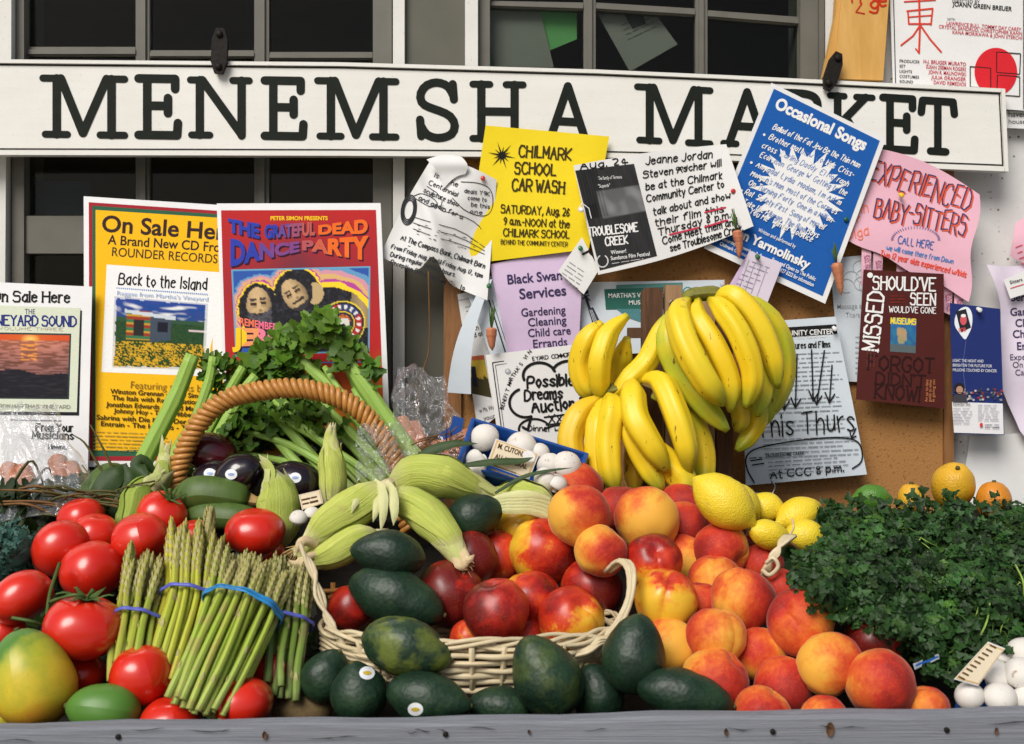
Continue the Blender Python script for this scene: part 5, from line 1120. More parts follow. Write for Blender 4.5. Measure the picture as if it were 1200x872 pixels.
for i,a in enumerate(PILE):
    kd=a['kind']; sh,mt,grp=SP[kd]; Y=a['Y']; rl,rw=mm(a['rl'],Y),mm(a['rw'],Y); 
    o=solid(kd,MATS[mt],rl,rw,sh,at(a['px'],a['py'],Y),axis_rot(a['ang'],a['tilt'],a['roll']),seed=i,lump={'lemon':.05,'tomato':.03,'mango':.04,'kiwi':.04}.get(kd,.055 if kd!='avocado' else .06),color=a['col'],nl=26 if kd in('peach','nectarine','avocado') else 20,ns=40 if kd in('peach','nectarine') else 30)
    tag(o,a['label'],kd,grp); ITEM[a['label']]=(o,a)
    if a['k'].get('cal'): calyx(o,rl,rw,i)
    if a['k'].get('st'): sticker(*a['k']['st'],o,None,9 if kd=='avocado' and a['k']['st'][1]!=726 else 7,inner=(.6,.42,.04) if kd=='avocado' else (.25,.35,.6))
    if kd in('avocado','orange','mango','lemon'):
        mb=MB(); zt=rl*(1.15 if kd=='lemon' else .99); tube(mb,[Vector((0,0,zt-.002)),Vector((0,0,zt+.0012)),Vector((0,0,zt+.002))],[.0035,.0034,.002],8); c=mb.build('stem_scar',MATS['twig']); c.parent=o
    if kd in('nectarine','peach') and a['tilt']>15:
        mb=MB(); zt=rl*.68; tube(mb,[Vector((0,0,zt-.003)),Vector((0,0,zt+.002)),Vector((0,0,zt+.003))],[.003,.0025,.001],7); c=mb.build('stem_scar',MATS['twig']); c.parent=o
# nail heads and splits in the front board
for px,py in ((138,864),(522,861),(906,858),(1110,856)):
    m=MB(); c=at(px,py,YF-.0028); tube(m,[c+Vector((0,.004,0)),c,c-Vector((0,.0008,0))],[.0032,.0032,.0018],10); m.build('nail_head',MATS['iron'],stand)
m=MB()
for k in range(14):
    x=rnd.uniform(-10,1210); y=854.5-(x+30)*.0163+rnd.uniform(3,17); l=rnd.uniform(14,70); n_=7; b=len(m.v)
    for i in range(n_+1):
        t_=i/n_; p=at(x+l*t_,y+1.5*math.sin(t_*5+k),YF-.0031); h_=.0005*math.sin(PI*t_)*rnd.uniform(.5,1.4); m.add(p+Vector((0,0,h_))); m.add(p-Vector((0,0,h_)))
    for i in range(n_): q=b+2*i; m.face((q,q+1,q+3,q+2))
m.build('wood_splits',MATS['bin_wood'],stand)['kind']='stuff'
# vine on the tomatoes
t=thing('tomato_vine','green vine stem lying across the tomatoes at the left','vine stem',at(60,720,1.56))
mb=MB(); Yv=1.50
tube(mb,spline([at(70,660,1.60),at(60,690,1.55),at(56,712,1.53),at(54,735,1.53),at(50,750,1.55)],16),[.0024]*17,8); mb.build('stem',MATS['calyx'],t)
mb=MB(); tube(mb,spline([at(58,706,1.53),at(74,700,1.50),at(90,697,1.49),at(100,700,1.50)],12),[.0022+.0006*math.sin(k*1.3) for k in range(13)],8); mb.build('stem',MATS['calyx'],t)
mb=MB(); tube(mb,spline([at(55,735,1.54),at(36,728,1.52),at(14,724,1.52)],10),[.0022]*11,8); mb.build('stem',MATS['calyx'],t)
# ---------------------------------------------------------------- bananas
def banana(parent,P,Y,w,col,dep=None):
    n=len(P); pts=[]
    for i,p in enumerate(P):
        y=Y[i] if isinstance(Y,(list,tuple)) else Y; pts.append(at(p[0],p[1],y))
    pts=spline(pts,20); r=mm(w/2,pts[10].y); rad=[]
    for i in range(21):
        t=i/20; k=interp([0,.04,.12,.3,.6,.82,.93,.975,1],[.34,.38,.62,.98,1,.88,.60,.34,.24],t); rad.append(r*k)
    mb=MB(); tube(mb,pts,rad,30,sec=lambda a:1+.06*math.cos(5*a)-.012*math.cos(10*a))
    o=mb.build('banana',MATS['banana'],parent,origin=pts[10]); o.color=(*col,1); return o
def crown(parent,pts,r):
    mb=MB(); tube(mb,spline(pts,8),[r*k for k in (.7,1,1.1,1,1.05,1.1,1,.9,.6)],10,sec=lambda a:1+.12*math.cos(3*a)); mb.build('crown',MATS['banana_crown'],parent)
bb=thing('banana_bunch','large yellow banana bunch hanging to the right of the wooden stakes','bananas',at(840,420,1.90),'banana bunches'); 
G=(1,0,0); Yw=(.15,0,0); Or=(0,.7,0)
for P,Y,w_,c in [
 ([(840,350),(885,357),(915,394),(920,438),(909,470),(893,492)],[1.90,1.91,1.92,1.93,1.93,1.93],24,(.8,0,0)),
 ([(835,352),(885,400),(905,445),(899,480),(880,505)],[1.90,1.92,1.93,1.93,1.93],24,G),
 ([(850,440),(880,460),(888,487),(878,510),(863,528)],[1.92,1.92,1.92,1.92,1.91],24,G),
 ([(840,440),(862,470),(868,490),(864,507)],[1.91,1.90,1.90,1.90],22,(1,.25,0)),
 ([(835,352),(872,400),(893,445),(887,488)],[1.90,1.89,1.89,1.88],27,(1,0,0)),
 ([(785,366),(781,400),(798,440),(824,474),(853,505)],[1.89,1.88,1.88,1.87,1.86],29,(.9,0,0)),
 ([(838,350),(858,345),(885,372),(905,415),(912,455)],[1.89,1.87,1.86,1.86,1.87],27,(.2,0,0)),
 ([(832,351),(846,362),(868,395),(882,440),(874,479)],[1.89,1.86,1.84,1.84,1.85],28,Yw),
 ([(818,352),(818,372),(838,405),(856,448),(856,483)],[1.89,1.86,1.84,1.84,1.85],26,Yw),
 ([(806,352),(795,368),(805,405),(828,447),(848,474)],[1.89,1.85,1.82,1.81,1.83],33,(.25,0,0))]: banana(bb,P,Y,w_,c)
crown(bb,[at(800,350,1.90),at(818,345,1.895),at(838,344,1.895),at(850,348,1.9)],.011)
bl=thing('banana_bunch','banana bunch hanging lower left with darker golden bananas behind','bananas',at(720,455,1.88),'banana bunches')
for P,Y,w_,c in [
 ([(700,464),(686,452),(680,425),(690,395),(706,378)][::-1],[1.88,1.88,1.89,1.89,1.89],28,(0,.15,0)),
 ([(716,462),(722,445),(728,420),(735,396)][::-1],[1.89,1.91,1.92,1.92],26,(.5,0,0)),
 ([(704,466),(702,446),(703,420),(714,390),(735,370)][::-1],[1.87,1.86,1.85,1.86,1.88],27,Yw),
 ([(716,465),(735,447),(758,424),(772,395),(786,366)],[1.87,1.87,1.88,1.88,1.88],27,Yw),
 ([(735,468),(744,510),(743,545),(744,578)],[1.87,1.88,1.88,1.87],26,Or),
 ([(765,462),(800,480),(820,515),(825,552),(817,580)],[1.86,1.87,1.87,1.86,1.85],28,G),
 ([(702,466),(680,484),(668,515),(675,553),(684,575)],[1.87,1.86,1.85,1.84,1.84],31,(0,.45,0)),
 ([(706,466),(698,500),(698,540),(706,574)],[1.87,1.84,1.83,1.82],25,(0,.2,0)),
 ([(712,463),(718,478),(713,515),(715,550),(722,577)],[1.87,1.83,1.82,1.81,1.81],30,Yw),
 ([(730,463),(738,498),(756,540),(776,575)],[1.87,1.83,1.82,1.81],30,Yw),
 ([(745,500),(778,540),(800,562),(806,585)],[1.86,1.83,1.82,1.81],34,(1,0,0)),
 ([(750,446),(774,448),(790,480),(803,520),(808,553)],[1.88,1.84,1.81,1.80,1.81],31,Yw),
 ([(738,448),(741,460),(745,490),(763,522),(783,553)],[1.88,1.83,1.80,1.79,1.80],32,Yw)]: banana(bl,P,[y+.03 for y in Y],w_,c)
crown(bl,[at(698,466,1.91),at(714,458,1.90),at(728,455,1.90),at(742,452,1.905)],.0095)
# wooden stakes that carry the bananas
rk=thing('wooden_rack','rack of brown wooden stakes standing behind the bananas','wooden rack',at(800,600,2.0))
def stake(quad,m,Y0=1.985,rounded=False):
    mb=MB(); prism(mb,rc(quad,1) if rounded else quad,Y0,Y0+.03); o=mb.build('stake',MATS[m],rk,smooth=False)
stake([(753,341),(757,337),(773,337),(777,341),(777,640),(753,640)],'stake_wood'); stake([(780,334),(799,334),(799,640),(780,640)],'pine',1.975); stake([(815,336),(838,338),(838,640),(815,640)],'pine',1.99); stake([(840.5,340),(859,340),(859,640),(840.5,640)],'stake_wood',1.98)
mb=MB(); prism(mb,rect(736,384,756,396),1.99,2.01); prism(mb,rect(745,600,880,640),2.006,2.03); mb.build('cross_rail',MATS['stake_wood'],rk,smooth=False)
mb=MB(); c=at(788,356,1.974); tube(mb,[c+Vector((.0055*math.cos(a/12*2*PI),-.001,.0055*math.sin(a/12*2*PI))) for a in range(13)],.0012,6,cap=False); mb.build('ring',MATS['steel'],rk)
t=MB(); tube(t,spline([at(903,563,2.02),at(908,570,2.02),at(904,579,2.02),at(893,580,2.02),at(885,577,2.02)],12),.0016,8); tag(t.build('wire_hook',MATS['steel'],origin=at(895,570,2.02)),'bent steel wire hook below the film programme','hook')
# ---------------------------------------------------------------- asparagus
def spear(parent,pts,r,col,seed):
    rr=seeded(seed); P=spline(pts,14); mb=MB()
    rad=[mm(r,P[7].y)*interp([0,.1,.66,.80,.92,1],[.95,1,.86,1.05,.85,.14],i/14) for i in range(15)]
    tube(mb,P,rad,9,sec=lambda a:1+.05*math.cos(4*a))
    L=[(.14,1),(.3,1),(.45,1),(.58,2)]+[(.66+.028*k,3) for k in range(12)]
    for t,n in L:
        i=min(int(t*14),13); f=t*14-i; c=P[i].lerp(P[i+1],f); d=(P[i+1]-P[i]).normalized(); ra=rad[i]*(1-f)+rad[i+1]*f
        for k in range(n):
            a=rr.uniform(0,6.28) if n<3 else k*2.1+t*40; u=d.cross(Vector((0,-1,0))).normalized(); v=d.cross(u).normalized(); o=u*math.cos(a)+v*math.sin(a); s2=d.cross(o); l=ra*(2.3 if n<3 else 2.2); w_=ra*.75
            b=len(mb.v)
            for p in (c+o*ra*.92-s2*w_*.6,c+o*ra*.92+s2*w_*.6,c+o*ra*1.22+d*l*.5+s2*w_*.55,c+o*ra*1.15+d*l,c+o*ra*1.22+d*l*.5-s2*w_*.55,c+o*ra*1.32+d*l*.3): mb.add(p,(0,t))
            for q in ((0,1,5),(1,2,5),(2,3,5),(3,4,5),(4,0,5)): mb.face([b+x for x in q],1)
    o=mb.build('spear',[MATS['asparagus'],MATS['bract']],parent); o.color=(*col,1)
def asparagus(label,tip,bandc,base,wt,wb,wz,Ys,n,col,seed,bandmat,bw=None,ang=0):
    t=thing('asparagus_bunch',label,'asparagus',at(base[0],base[1],Ys[2]),'asparagus bunches with rubber bands'); rr=seeded(seed)
    for i in range(n):
        k=math.sqrt((i+.5)/n); a=i*2.39996+seed; u,v=k*math.cos(a),k*math.sin(a); dd=.75 if v<0 else .75
        def pt(c,w_,Y,dx=0,dy=0): 
            y=Y+v*mm(wb/2,Y)*.8; return at(c[0]+u*w_/2*math.cos(ang)+dx,c[1]+u*w_/2*math.sin(ang)+dy,y)
        l=rr.uniform(-16,10)*(1 if v>-.3 else .8); r_=rr.uniform(3.7,5.0)
        T_=pt(tip,wt,Ys[0],rr.uniform(-6,6),l); M_=pt(bandc,wb,Ys[1]); B_=pt(base,wz,Ys[2],rr.uniform(-3,3),rr.uniform(-8,9))
        mid=(T_+M_)/2+Vector((rr.uniform(-.003,.003),rr.uniform(-.003,0),0)); low=(M_+B_)/2+Vector((rr.uniform(-.003,.003),rr.uniform(-.004,0),-.002))
        spear(t,[B_,low,M_,mid,T_],r_,tuple(c*rr.uniform(.6,1.2) for c in col)+(0,),seed*50+i)
    d=(at(*tip,Ys[0])-at(*base,Ys[2])).normalized(); c=at(*bandc,Ys[1]); r_=mm(wb/2,Ys[1])+.0055
    up=Vector((math.cos(-ang),0,math.sin(-ang))); fw=d.cross(up).normalized(); up=fw.cross(d).normalized()
    for k in range(2):
        mb=MB(); n2=40; ring=[]
        for i in range(n2+1):
            a=2*PI*i/n2; wv=1+.035*math.sin(a*9+seed); ring.append(c+d*(.0016*math.sin(a*2+k*2)+(k-.5)*.0035)+up*math.cos(a)*r_*wv+fw*math.sin(a)*r_*.86*wv)
        b=0
        for i,p in enumerate(ring):
            for q in (-.0024,.0024): mb.add(p+d*q)
            for q in (.0024,-.0024): mb.add(p+d*q-(p-c).normalized()*.0012)
        for i in range(n2):
            for j in range(4): j2=(j+1)%4; mb.face((i*4+j,i*4+j2,(i+1)*4+j2,(i+1)*4+j))
        if k==0 or seed==3: mb.build('rubber_band',MATS[bandmat],t)
asparagus('asparagus bunch at the left with a violet band, shortest tips',(176,655),(160,727),(148,800),62,56,56,(1.60,1.535,1.475),22,(.45,.1),1,'band_violet',ang=.35)
asparagus('yellow green asparagus bunch with a violet band and the tallest spears',(232,622),(222,698),(194,800),74,58,58,(1.63,1.56,1.49),28,(.75,0),2,'band_violet',ang=.2)
asparagus('dark asparagus bunch at the right behind the blue banded one',(344,668),(336,730),(328,810),56,54,50,(1.60,1.54,1.49),20,(.1,.5),4,'band_violet',ang=.3)
asparagus('largest asparagus bunch with a bright blue band, in front of the others',(306,662),(284,714),(232,832),92,86,74,(1.585,1.505,1.425),44,(.3,.05),3,'band_blue',ang=.35)
t=thing('asparagus_spear','single tall asparagus spear rising above the yellow green bunch','asparagus',at(240,700,1.6)); spear(t,[at(232,700,1.60),at(238,660,1.61),at(244,630,1.62),at(246,594,1.63)],6,(.4,0,0),77)
# ---------------------------------------------------------------- sweet corn
def leafstrip(mb,P,w,nrm,cup=.3,tip=True,base_w=.6,wave=0,col=(1,1,1)):
    """long pointed leaf along P; width vector from nrm"""
    n=len(P); b=len(mb.v)
    for i,p in enumerate(P):
        t=i/(n-1); d=(P[min(i+1,n-1)]-P[max(i-1,0)]).normalized(); s_=d.cross(nrm).normalized(); u=s_.cross(d).normalized()
        k=w/2*(interp([0,.15,.5,.8,1],[base_w,.9,1,.62,.03],t) if tip else 1)
        for j in range(5): x=(j-2)/2; mb.add(p+s_*x*k+u*(-cup*k*x*x+wave*math.sin(t*11+x*2)*k),(j/4*.3,t),col)
    for i in range(n-1):
        for j in range(4): q=b+i*5+j; mb.face((q,q+1,q+6,q+5))
def corn(label,P,Ys,w,seed,mat='husk',leaves=5,shank=True,silk=True,col=(0,0,0),loose=0):
    rr=seeded(seed); pts=spline([at(p[0],p[1],y) for p,y in zip(P,Ys)],20); r=mm(w*.45,pts[10].y)
    t=thing('corn_ear',label,'corn',pts[10],'ears of sweet corn in their husks')
    rad=[r*interp([0,.06,.2,.5,.75,.9,1],[.40,.66,.94,1,.72,.36,.12],i/20)*(1+.025*math.sin(i*.9+seed)) for i in range(21)]
    mb=MB(); tube(mb,pts,rad,28,sec=lambda a:1+.02*math.cos(7*a+seed)+.012*math.cos(13*a)); o=mb.build('husk',MATS[mat],t); o.color=(*col,1)
    for k in range(leaves): # overlapping husk leaves hugging the ear
        a0=rr.uniform(-.4,.4)+k*1.35-2.2; mb=MB(); e=rr.uniform(.88,1.16); nu=26; ns_=rr.uniform(9,13); spread=rr.uniform(.55,.9); tw=rr.uniform(-.5,.5); n=18; b=0; lift=.0006+.0005*k
        for i in range(n+1):
            t_=i/n; f=t_*e*20; j0=min(int(f),19); p=pts[j0]+(pts[j0+1]-pts[j0])*(f-j0); d=(pts[j0+1]-pts[j0]).normalized(); u=(Vector((0,-1,0))-d*-d.y); u=(Vector((0,-1,0))-d*Vector((0,-1,0)).dot(d)).normalized(); s_=d.cross(u); ra=max(rad[j0]*(1-(f-j0))+rad[j0+1]*(f-j0),rad[20]*.5)
            wd=spread*interp([0,.2,.6,.85,1],[1.0,1,.85,.5,.03],t_)
            for j in range(nu+1):
                a=a0+tw*t_+wd*(j/nu*2-1); ed=abs(j/nu*2-1); rr2=ra+lift+.0012*ed**4+.0006*math.sin(t_*7+j/nu*5+seed)+.00016*math.sin(j/nu*ns_*6.28)+(max(0,t_-.86)*.05*(1 if k%2 else .2)); mb.add(p+(u*math.cos(a)+s_*math.sin(a))*rr2,(j/nu*.35+k*.37,t_*e))
        for i in range(n):
            for j in range(nu): q=i*(nu+1)+j; mb.face((q,q+1,q+nu+2,q+nu+1))
        o=mb.build('husk_leaf',MATS[mat],t); o.color=(*[c*rr.uniform(.3,1.4) for c in col],1) if any(col) else (rr.uniform(0,.25),0,0,1)
    for k in range(4): # loose pointed leaf ends that have come away from the tip
        i0=rr.choice((11,12,13)); d=(pts[19]-pts[i0]).normalized(); u=Vector((0,-1,0)); u=(u-d*u.dot(d)).normalized(); s_=d.cross(u); a=rr.uniform(-1.3,1.3); o=u*math.cos(a)+s_*math.sin(a)
        l=(pts[20]-pts[i0]).length; P=[pts[i0]+o*rad[i0]*.98,pts[i0]+d*l*.5+o*(rad[16]+.003),pts[i0]+d*l*1.0+o*(rad[18]*.9+.005),pts[i0]+d*(l*1.0+rr.uniform(.012,.03))+o*rr.uniform(.006,.02)+s_*rr.uniform(-.012,.012)]
        m2=MB(); leafstrip(m2,spline(P,12),r*rr.uniform(.6,.95),o,cup=.35,base_w=.7,wave=.08); q_=m2.build('husk_leaf',MATS[mat],t); q_.color=(col[0]*.7,rr.uniform(.1,.7),0,1)
    if shank:
        d=(pts[0]-pts[2]).normalized(); mb=MB(); tube(mb,[pts[0]-d*.004,pts[0]+d*.012,pts[0]+d*.02],[r*.46,r*.36,r*.30],14,sec=lambda a:1+.05*math.cos(6*a)); mb.build('shank',MATS['willow'],t)
    if silk:
        d=(pts[20]-pts[18]).normalized()
        mb=MB()
        for k in range(34): v=Vector((rr.uniform(-1,1),rr.uniform(-1,1),rr.uniform(-1,1)))*.009; tube(mb,[pts[19],pts[20]+d*.007+v*.5,pts[20]+d*rr.uniform(.012,.026)+v],[.0009,.0007,.0003],4,cap=False)
        o=mb.build('silk',MATS['silk'],t); 
    return t,pts,r
corn('horizontal pale corn ear behind the shanks, below the mushroom tray',[(462,567),(490,555),(520,558),(550,570),(578,582)],[1.775,1.755,1.745,1.755,1.77],52,11,leaves=4)
corn('corn ear with a dry shank end pointing right, touching the peaches',[(645,588),(622,580),(600,576),(575,582)],[1.745,1.75,1.77,1.79],32,12,leaves=4,silk=False)
tt,_,_=corn('bent corn ear curving down to the right over the nectarines',[(462,582),(492,598),(522,628),(540,655)],[1.735,1.70,1.655,1.635],50,13,leaves=3,col=(.18,0,0))
corn('upper left corn ear with its husk tip pointing down left',[(447,574),(420,592),(385,612),(352,640)],[1.70,1.68,1.665,1.66],52,14,leaves=3,silk=True)
corn('lower left corn ear with a dry brown tip above the basket',[(440,628),(415,635),(385,650),(345,660)],[1.66,1.645,1.64,1.65],42,15,leaves=3)
corn('small pointed corn ear standing upright behind the others',[(388,590),(390,560),(388,535),(386,514)],[1.80,1.81,1.82,1.83],34,16,leaves=4,shank=False)
corn('broad corn husk standing upright behind the right tomatoes',[(324,640),(326,605),(326,575),(322,551)],[1.76,1.77,1.78,1.79],54,17,mat='husk',leaves=4,shank=False,silk=False,col=(.55,0,0))
corn('pale green corn husk leaning behind the left tomatoes',[(150,625),(158,600),(166,575),(186,562)],[1.77,1.78,1.80,1.82],44,18,mat='husk',leaves=4,shank=False,silk=False,col=(.55,0,0))
corn('small green corn tip beside the left foot of the arched handle',[(184,585),(188,565),(192,548),(193,534)],[1.83,1.84,1.85,1.86],28,19,leaves=3,shank=False,silk=False,col=(.3,0,0))
# dry brown husk tips beyond the ear ends
t=thing('corn_husk_leaves','dry cream and brown husk tips at the lower left ends of the corn ears','corn leaves',at(350,655,1.64))
for P,w_ in (([(378,656),(360,660),(346,662),(338,656)],15),([(372,640),(358,634),(350,640),(347,650)],13),([(366,662),(362,680),(370,700),(378,712)],14),([(380,650),(362,652),(350,668),(352,676)],10),([(533,640),(542,652),(550,655),(556,650)],12),([(528,646),(535,656),(540,664),(548,668)],12),([(540,640),(545,650),(545,662),(541,668)],9)):
    mb=MB(); leafstrip(mb,spline([at(a,b,y) for (a,b),y in zip(P,(1.635,1.62,1.615,1.62))],10),mm(w_,1.63),Vector((0,-1,.2)),cup=.6,base_w=.8,wave=.1); mb.build('husk_leaf',MATS['dry_husk'],t)
# peeled back shank leaves at the meeting point of the ears
t=thing('corn_husk_leaves','pale peeled corn leaves hanging where the left ears meet','corn leaves',at(448,600,1.66))
for P,w_ in (([(436,566),(446,574),(449,598),(446,624)],13),([(450,566),(459,576),(462,600),(461,616)],12),([(438,568),(441,583),(440,600),(437,612)],9),([(430,572),(424,580),(416,590),(412,602)],9)):
    mb=MB(); leafstrip(mb,spline([at(a,b,y) for (a,b),y in zip(P,(1.70,1.665,1.645,1.645))],10),mm(w_,1.65),Vector((0,-1,0)),cup=.5,base_w=.9); mb.build('husk_leaf',MATS['husk'],t).color=(0,.85,0,1)
t=thing('corn_husk_leaves','white and pale green husk leaves ending in a dry knob beside the top peach','corn leaves',at(600,590,1.72))
for k in range(5):
    mb=MB(); leafstrip(mb,spline([at(645,586+k*5,1.715-.002*k),at(620,580+k*4,1.70),at(590,582+k*3.5,1.71),at(562+k*2,589+k*1.5,1.745)],10),mm(13,1.7),Vector((0,-1,.3)),cup=.6,base_w=.5); mb.build('husk_leaf',MATS['husk'],t).color=(0,.85,0,1)
# ---------------------------------------------------------------- zucchini
def zuc(label,P,Ys,w,seed):
    pts=spline([at(p[0],p[1],y) for p,y in zip(P,Ys)],14); r=mm(w/2,pts[7].y); t=thing('zucchini',label,'zucchini',pts[7],'zucchini at the back left')
    mb=MB(); tube(mb,pts,[r*interp([0,.05,.2,.7,.93,1],[.5,.8,.95,1,.8,.35],i/14) for i in range(15)],18,sec=lambda a:1+.02*math.cos(5*a)); mb.build('flesh',MATS['zucchini'],t)
    d=(pts[0]-pts[2]).normalized(); mb=MB(); tube(mb,[pts[0],pts[0]+d*.012,pts[0]+d*.02],[r*.45,r*.32,r*.38],8,sec=lambda a:1+.12*math.cos(5*a)); mb.build('stem',MATS['silk'],t)
zuc('zucchini with a pale stem below the black eggplants',[(290,586),(262,580),(232,578),(208,590)],(1.81,1.80,1.80,1.81),42,1); zuc('dark zucchini lying under the other, behind the highest tomato',[(305,612),(275,606),(240,604),(222,606)],(1.79,1.78,1.79,1.80),34,2); zuc('zucchini half hidden at the left behind the pale husk',[(100,600),(112,575),(128,560),(140,556)],(1.82,1.84,1.86,1.88),36,3)
# ---------------------------------------------------------------- leaves
def leaf_outline(lobes,teeth,n=15):
    out=[]
    for i in range(n):
        a=-PI*.86+2*PI*.86*i/(n-1); r_=.55+.45*abs(math.cos(a*lobes/2.2))**.8; r_*=1-.16*(i%2)*teeth; out.append((r_*math.cos(a),r_*math.sin(a)))
    return out
def trefoil(n,base,tooth):
    out=[]
    for i in range(n):
        a=R(-165+330*i/(n-1)); r_=(base+(1-base)*abs(math.cos(a*1.5)))*(1-tooth*(i%2)); out.append((r_*math.cos(a),r_*math.sin(a)))
    return out
OUT_P=trefoil(15,.30,.2); OUT_C=[((.70+.24*math.cos(3*a))*(1-.13*(i%2))*math.cos(a),(.70+.24*math.cos(3*a))*(1-.13*(i%2))*math.sin(a)) for i,a in ((i,R(-160+320*i/26)) for i in range(27))]
def leaf(mb,p,nrm,dirv,size,out,rr,col):
    nrm=nrm.normalized(); d=(dirv-nrm*dirv.dot(nrm)); d=d.normalized() if d.length>1e-4 else nrm.orthogonal().normalized(); s_=d.cross(nrm); b=len(mb.v); fold=rr.uniform(.1,.5); curl=rr.uniform(-.35,.5)
    mb.add(p,(0,0),col)
    for x,y in out: mb.add(p+(d*(x+.5)+s_*y*.85-nrm*(-fold*abs(y)*.6+curl*x*x*.45))*size,(x,y),col)
    c=mb.add(p+d*.45*size,(0,0),col); n=len(out)
    for i in range(n-1): mb.face((c,b+1+i,b+2+i))
    mb.face((c,b+n,b)); mb.face((c,b,b+1))
def cloud(mb,pts,size,out,rr,toward=Vector((0,-1,.6)),jit=.8,up=.5,tint=(.6,1.25)):
    for p in pts:
        v=Vector((rr.uniform(-1,1),rr.uniform(-1,1),rr.uniform(-1,1))); k=rr.uniform(*tint); col=(k*rr.uniform(.85,1.2),k,k*rr.uniform(.7,1.1)); leaf(mb,p,toward.normalized()+v*jit,Vector((rr.uniform(-1,1),rr.uniform(-.5,.5),rr.uniform(-.6,1)+up)),size*rr.uniform(.65,1.25),out,rr,col)
# parsley
t=thing('parsley_bunch','big dark green mass of curly parsley filling the right side of the stand','parsley',at(1090,720,1.6)); rr=seeded(5)
PT=([930,945,962,985,1005,1020,1045,1070,1092,1120,1145,1165,1185,1210,1260],[690,640,632,604,610,600,604,592,603,598,606,590,598,592,600]); PBm=([930,960,1000,1040,1075,1100,1130,1155,1200,1260],[680,700,725,745,772,795,800,772,755,750])
mb=MB()
for _ in range(1150):
    x=rr.uniform(932,1262); y0=interp(*PT,x); y1=interp(*PBm,x); v=rr.random()**.9; y=y0+(y1-y0)*v; e_=min((x-925)/50,1); b=math.sin(v*PI*.9+.15); lump=.075*mn.noise(Vector((x/34,y/30,2)))+.035*mn.noise(Vector((x/15,y/14,5)))
    c0=at(x,y,1.79-.27*v-.055*b*e_-lump+rr.uniform(-.006,.022)); R_=rr.uniform(.007,.015); ax=Vector((rr.uniform(-.6,.6),-1,rr.uniform(.1,1.1))).normalized(); k0=rr.uniform(.25,1.35)*(1+1.1*max(0,mn.noise(Vector((x/60,y/50,9))))*2); yl=rr.random()<.14
    for q in range(14):
        v3=(ax*.8+Vector((rr.gauss(0,1),rr.gauss(0,1),rr.gauss(0,1))).normalized()).normalized(); k=k0*rr.uniform(.75,1.25); col=(k*(1.7 if yl else 1),k*(1.35 if yl else 1),k*.9)
        leaf(mb,c0+v3*R_,(v3+ax*.6),Vector((v3.x,v3.y*.3,v3.z+.1)),rr.choice((.0036,.0045,.0055,.0075)),OUT_P,rr,col)
mb.build('leaves',MATS['parsley'],t)['kind']='stuff'
mb=MB(); P2_=[]
for _ in range(1100):
    x=rr.uniform(945,1250); y0=interp(*PT,x); y1=interp(*PBm,x); v=rr.random(); P2_.append(at(x,y0+8+(y1-y0-14)*v,1.80-.28*v+.06))
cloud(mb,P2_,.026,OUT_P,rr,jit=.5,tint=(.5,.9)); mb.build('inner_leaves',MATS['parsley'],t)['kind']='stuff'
for (a,b,c,d,y) in ((1160,705,1145,752,1.535),(1190,662,1200,700,1.55)):
    mb=MB(); tube(mb,spline([at(a,b,y+.01),at((a+c)/2+4,(b+d)/2,y-.025),at(c,d,y-.02)],8),.0013,6); mb.build('stem',MATS['celery'],t)
mb=MB()
for k in range(60):
    x=rr.choice([rr.uniform(930,985),rr.uniform(990,1200)]); y=interp(*PT,x); p0=at(x,y+12,1.78); p1=at(x+rr.uniform(-16,8),y-rr.uniform(-2,20),1.76); tube(mb,[p0,p0.lerp(p1,.5)+Vector((.003,0,0)),p1],[.001,.0008,.0006],4,cap=False)
    cloud(mb,[p1,p1+Vector((.005,0,.002)),p1+Vector((-.005,.002,.003))],.009,OUT_P,rr,jit=.6,tint=(.7,1.3))
mb.build('sprigs',MATS['parsley'],t)['kind']='stuff'
mb=MB()
for k in range(48):
    x=rr.uniform(950,1195); y0=interp(*PT,x); y1=interp(*PBm,x); v=rr.uniform(.12,.9); y=y0+(y1-y0)*v; b=math.sin(v*PI*.9+.15)*min((x-925)/50,1); Yk=1.79-.27*v-.055*b-.012; a=rr.uniform(-2.6,-.5); l=rr.uniform(14,38)
    tube(mb,spline([at(x,y,Yk+.02),at(x+l*.5*math.cos(a)+rr.uniform(-4,4),y-l*.5*math.sin(a),Yk-.012),at(x+l*math.cos(a),y-l*math.sin(a),Yk+.012)],6),.0008,5,cap=False)
mb.build('stems',MATS['celery'],t)['kind']='stuff'
# long sprigs standing proud of the heap, each with its stem
mb=MB(); ms=MB()
for k in range(230):
    left=k<60; x=rr.uniform(935,1010) if left else rr.uniform(945,1200); y0=interp(*PT,x); y1=interp(*PBm,x); v=rr.uniform(.0,.97); y=y0+(y1-y0)*v; b=math.sin(v*PI*.9+.15)*min((x-925)/50,1)
    p0=at(x,y,1.79-.27*v-.055*b); q=Vector((rr.uniform(-.8,.5),-1,rr.uniform(-.6,.9))).normalized(); L_=rr.uniform(.02,.045); p1=p0+q*L_+Vector((0,0,-.008)); tube(ms,[p0-q*.03,p0+q*L_*.5,p1],[.0011,.0009,.0006],5,cap=False)
    kk=rr.uniform(.8,2.0); sz=rr.uniform(.0045,.009)
    for w_ in range(7):
        a=(w_-3)*.55; dr=(q+Vector((math.sin(a),0,math.cos(a)-.4))).normalized(); leaf(mb,p1-q*.004*abs(w_-3)+dr*.003,(Vector((0,-1,.5))+Vector((rr.uniform(-.5,.5),0,rr.uniform(-.5,.5)))),dr,sz,OUT_C,rr,(kk,kk,kk*.85))
mb.build('sprig_leaves',MATS['parsley'],t)['kind']='stuff'; ms.build('sprig_stems',MATS['calyx'],t)['kind']='stuff'
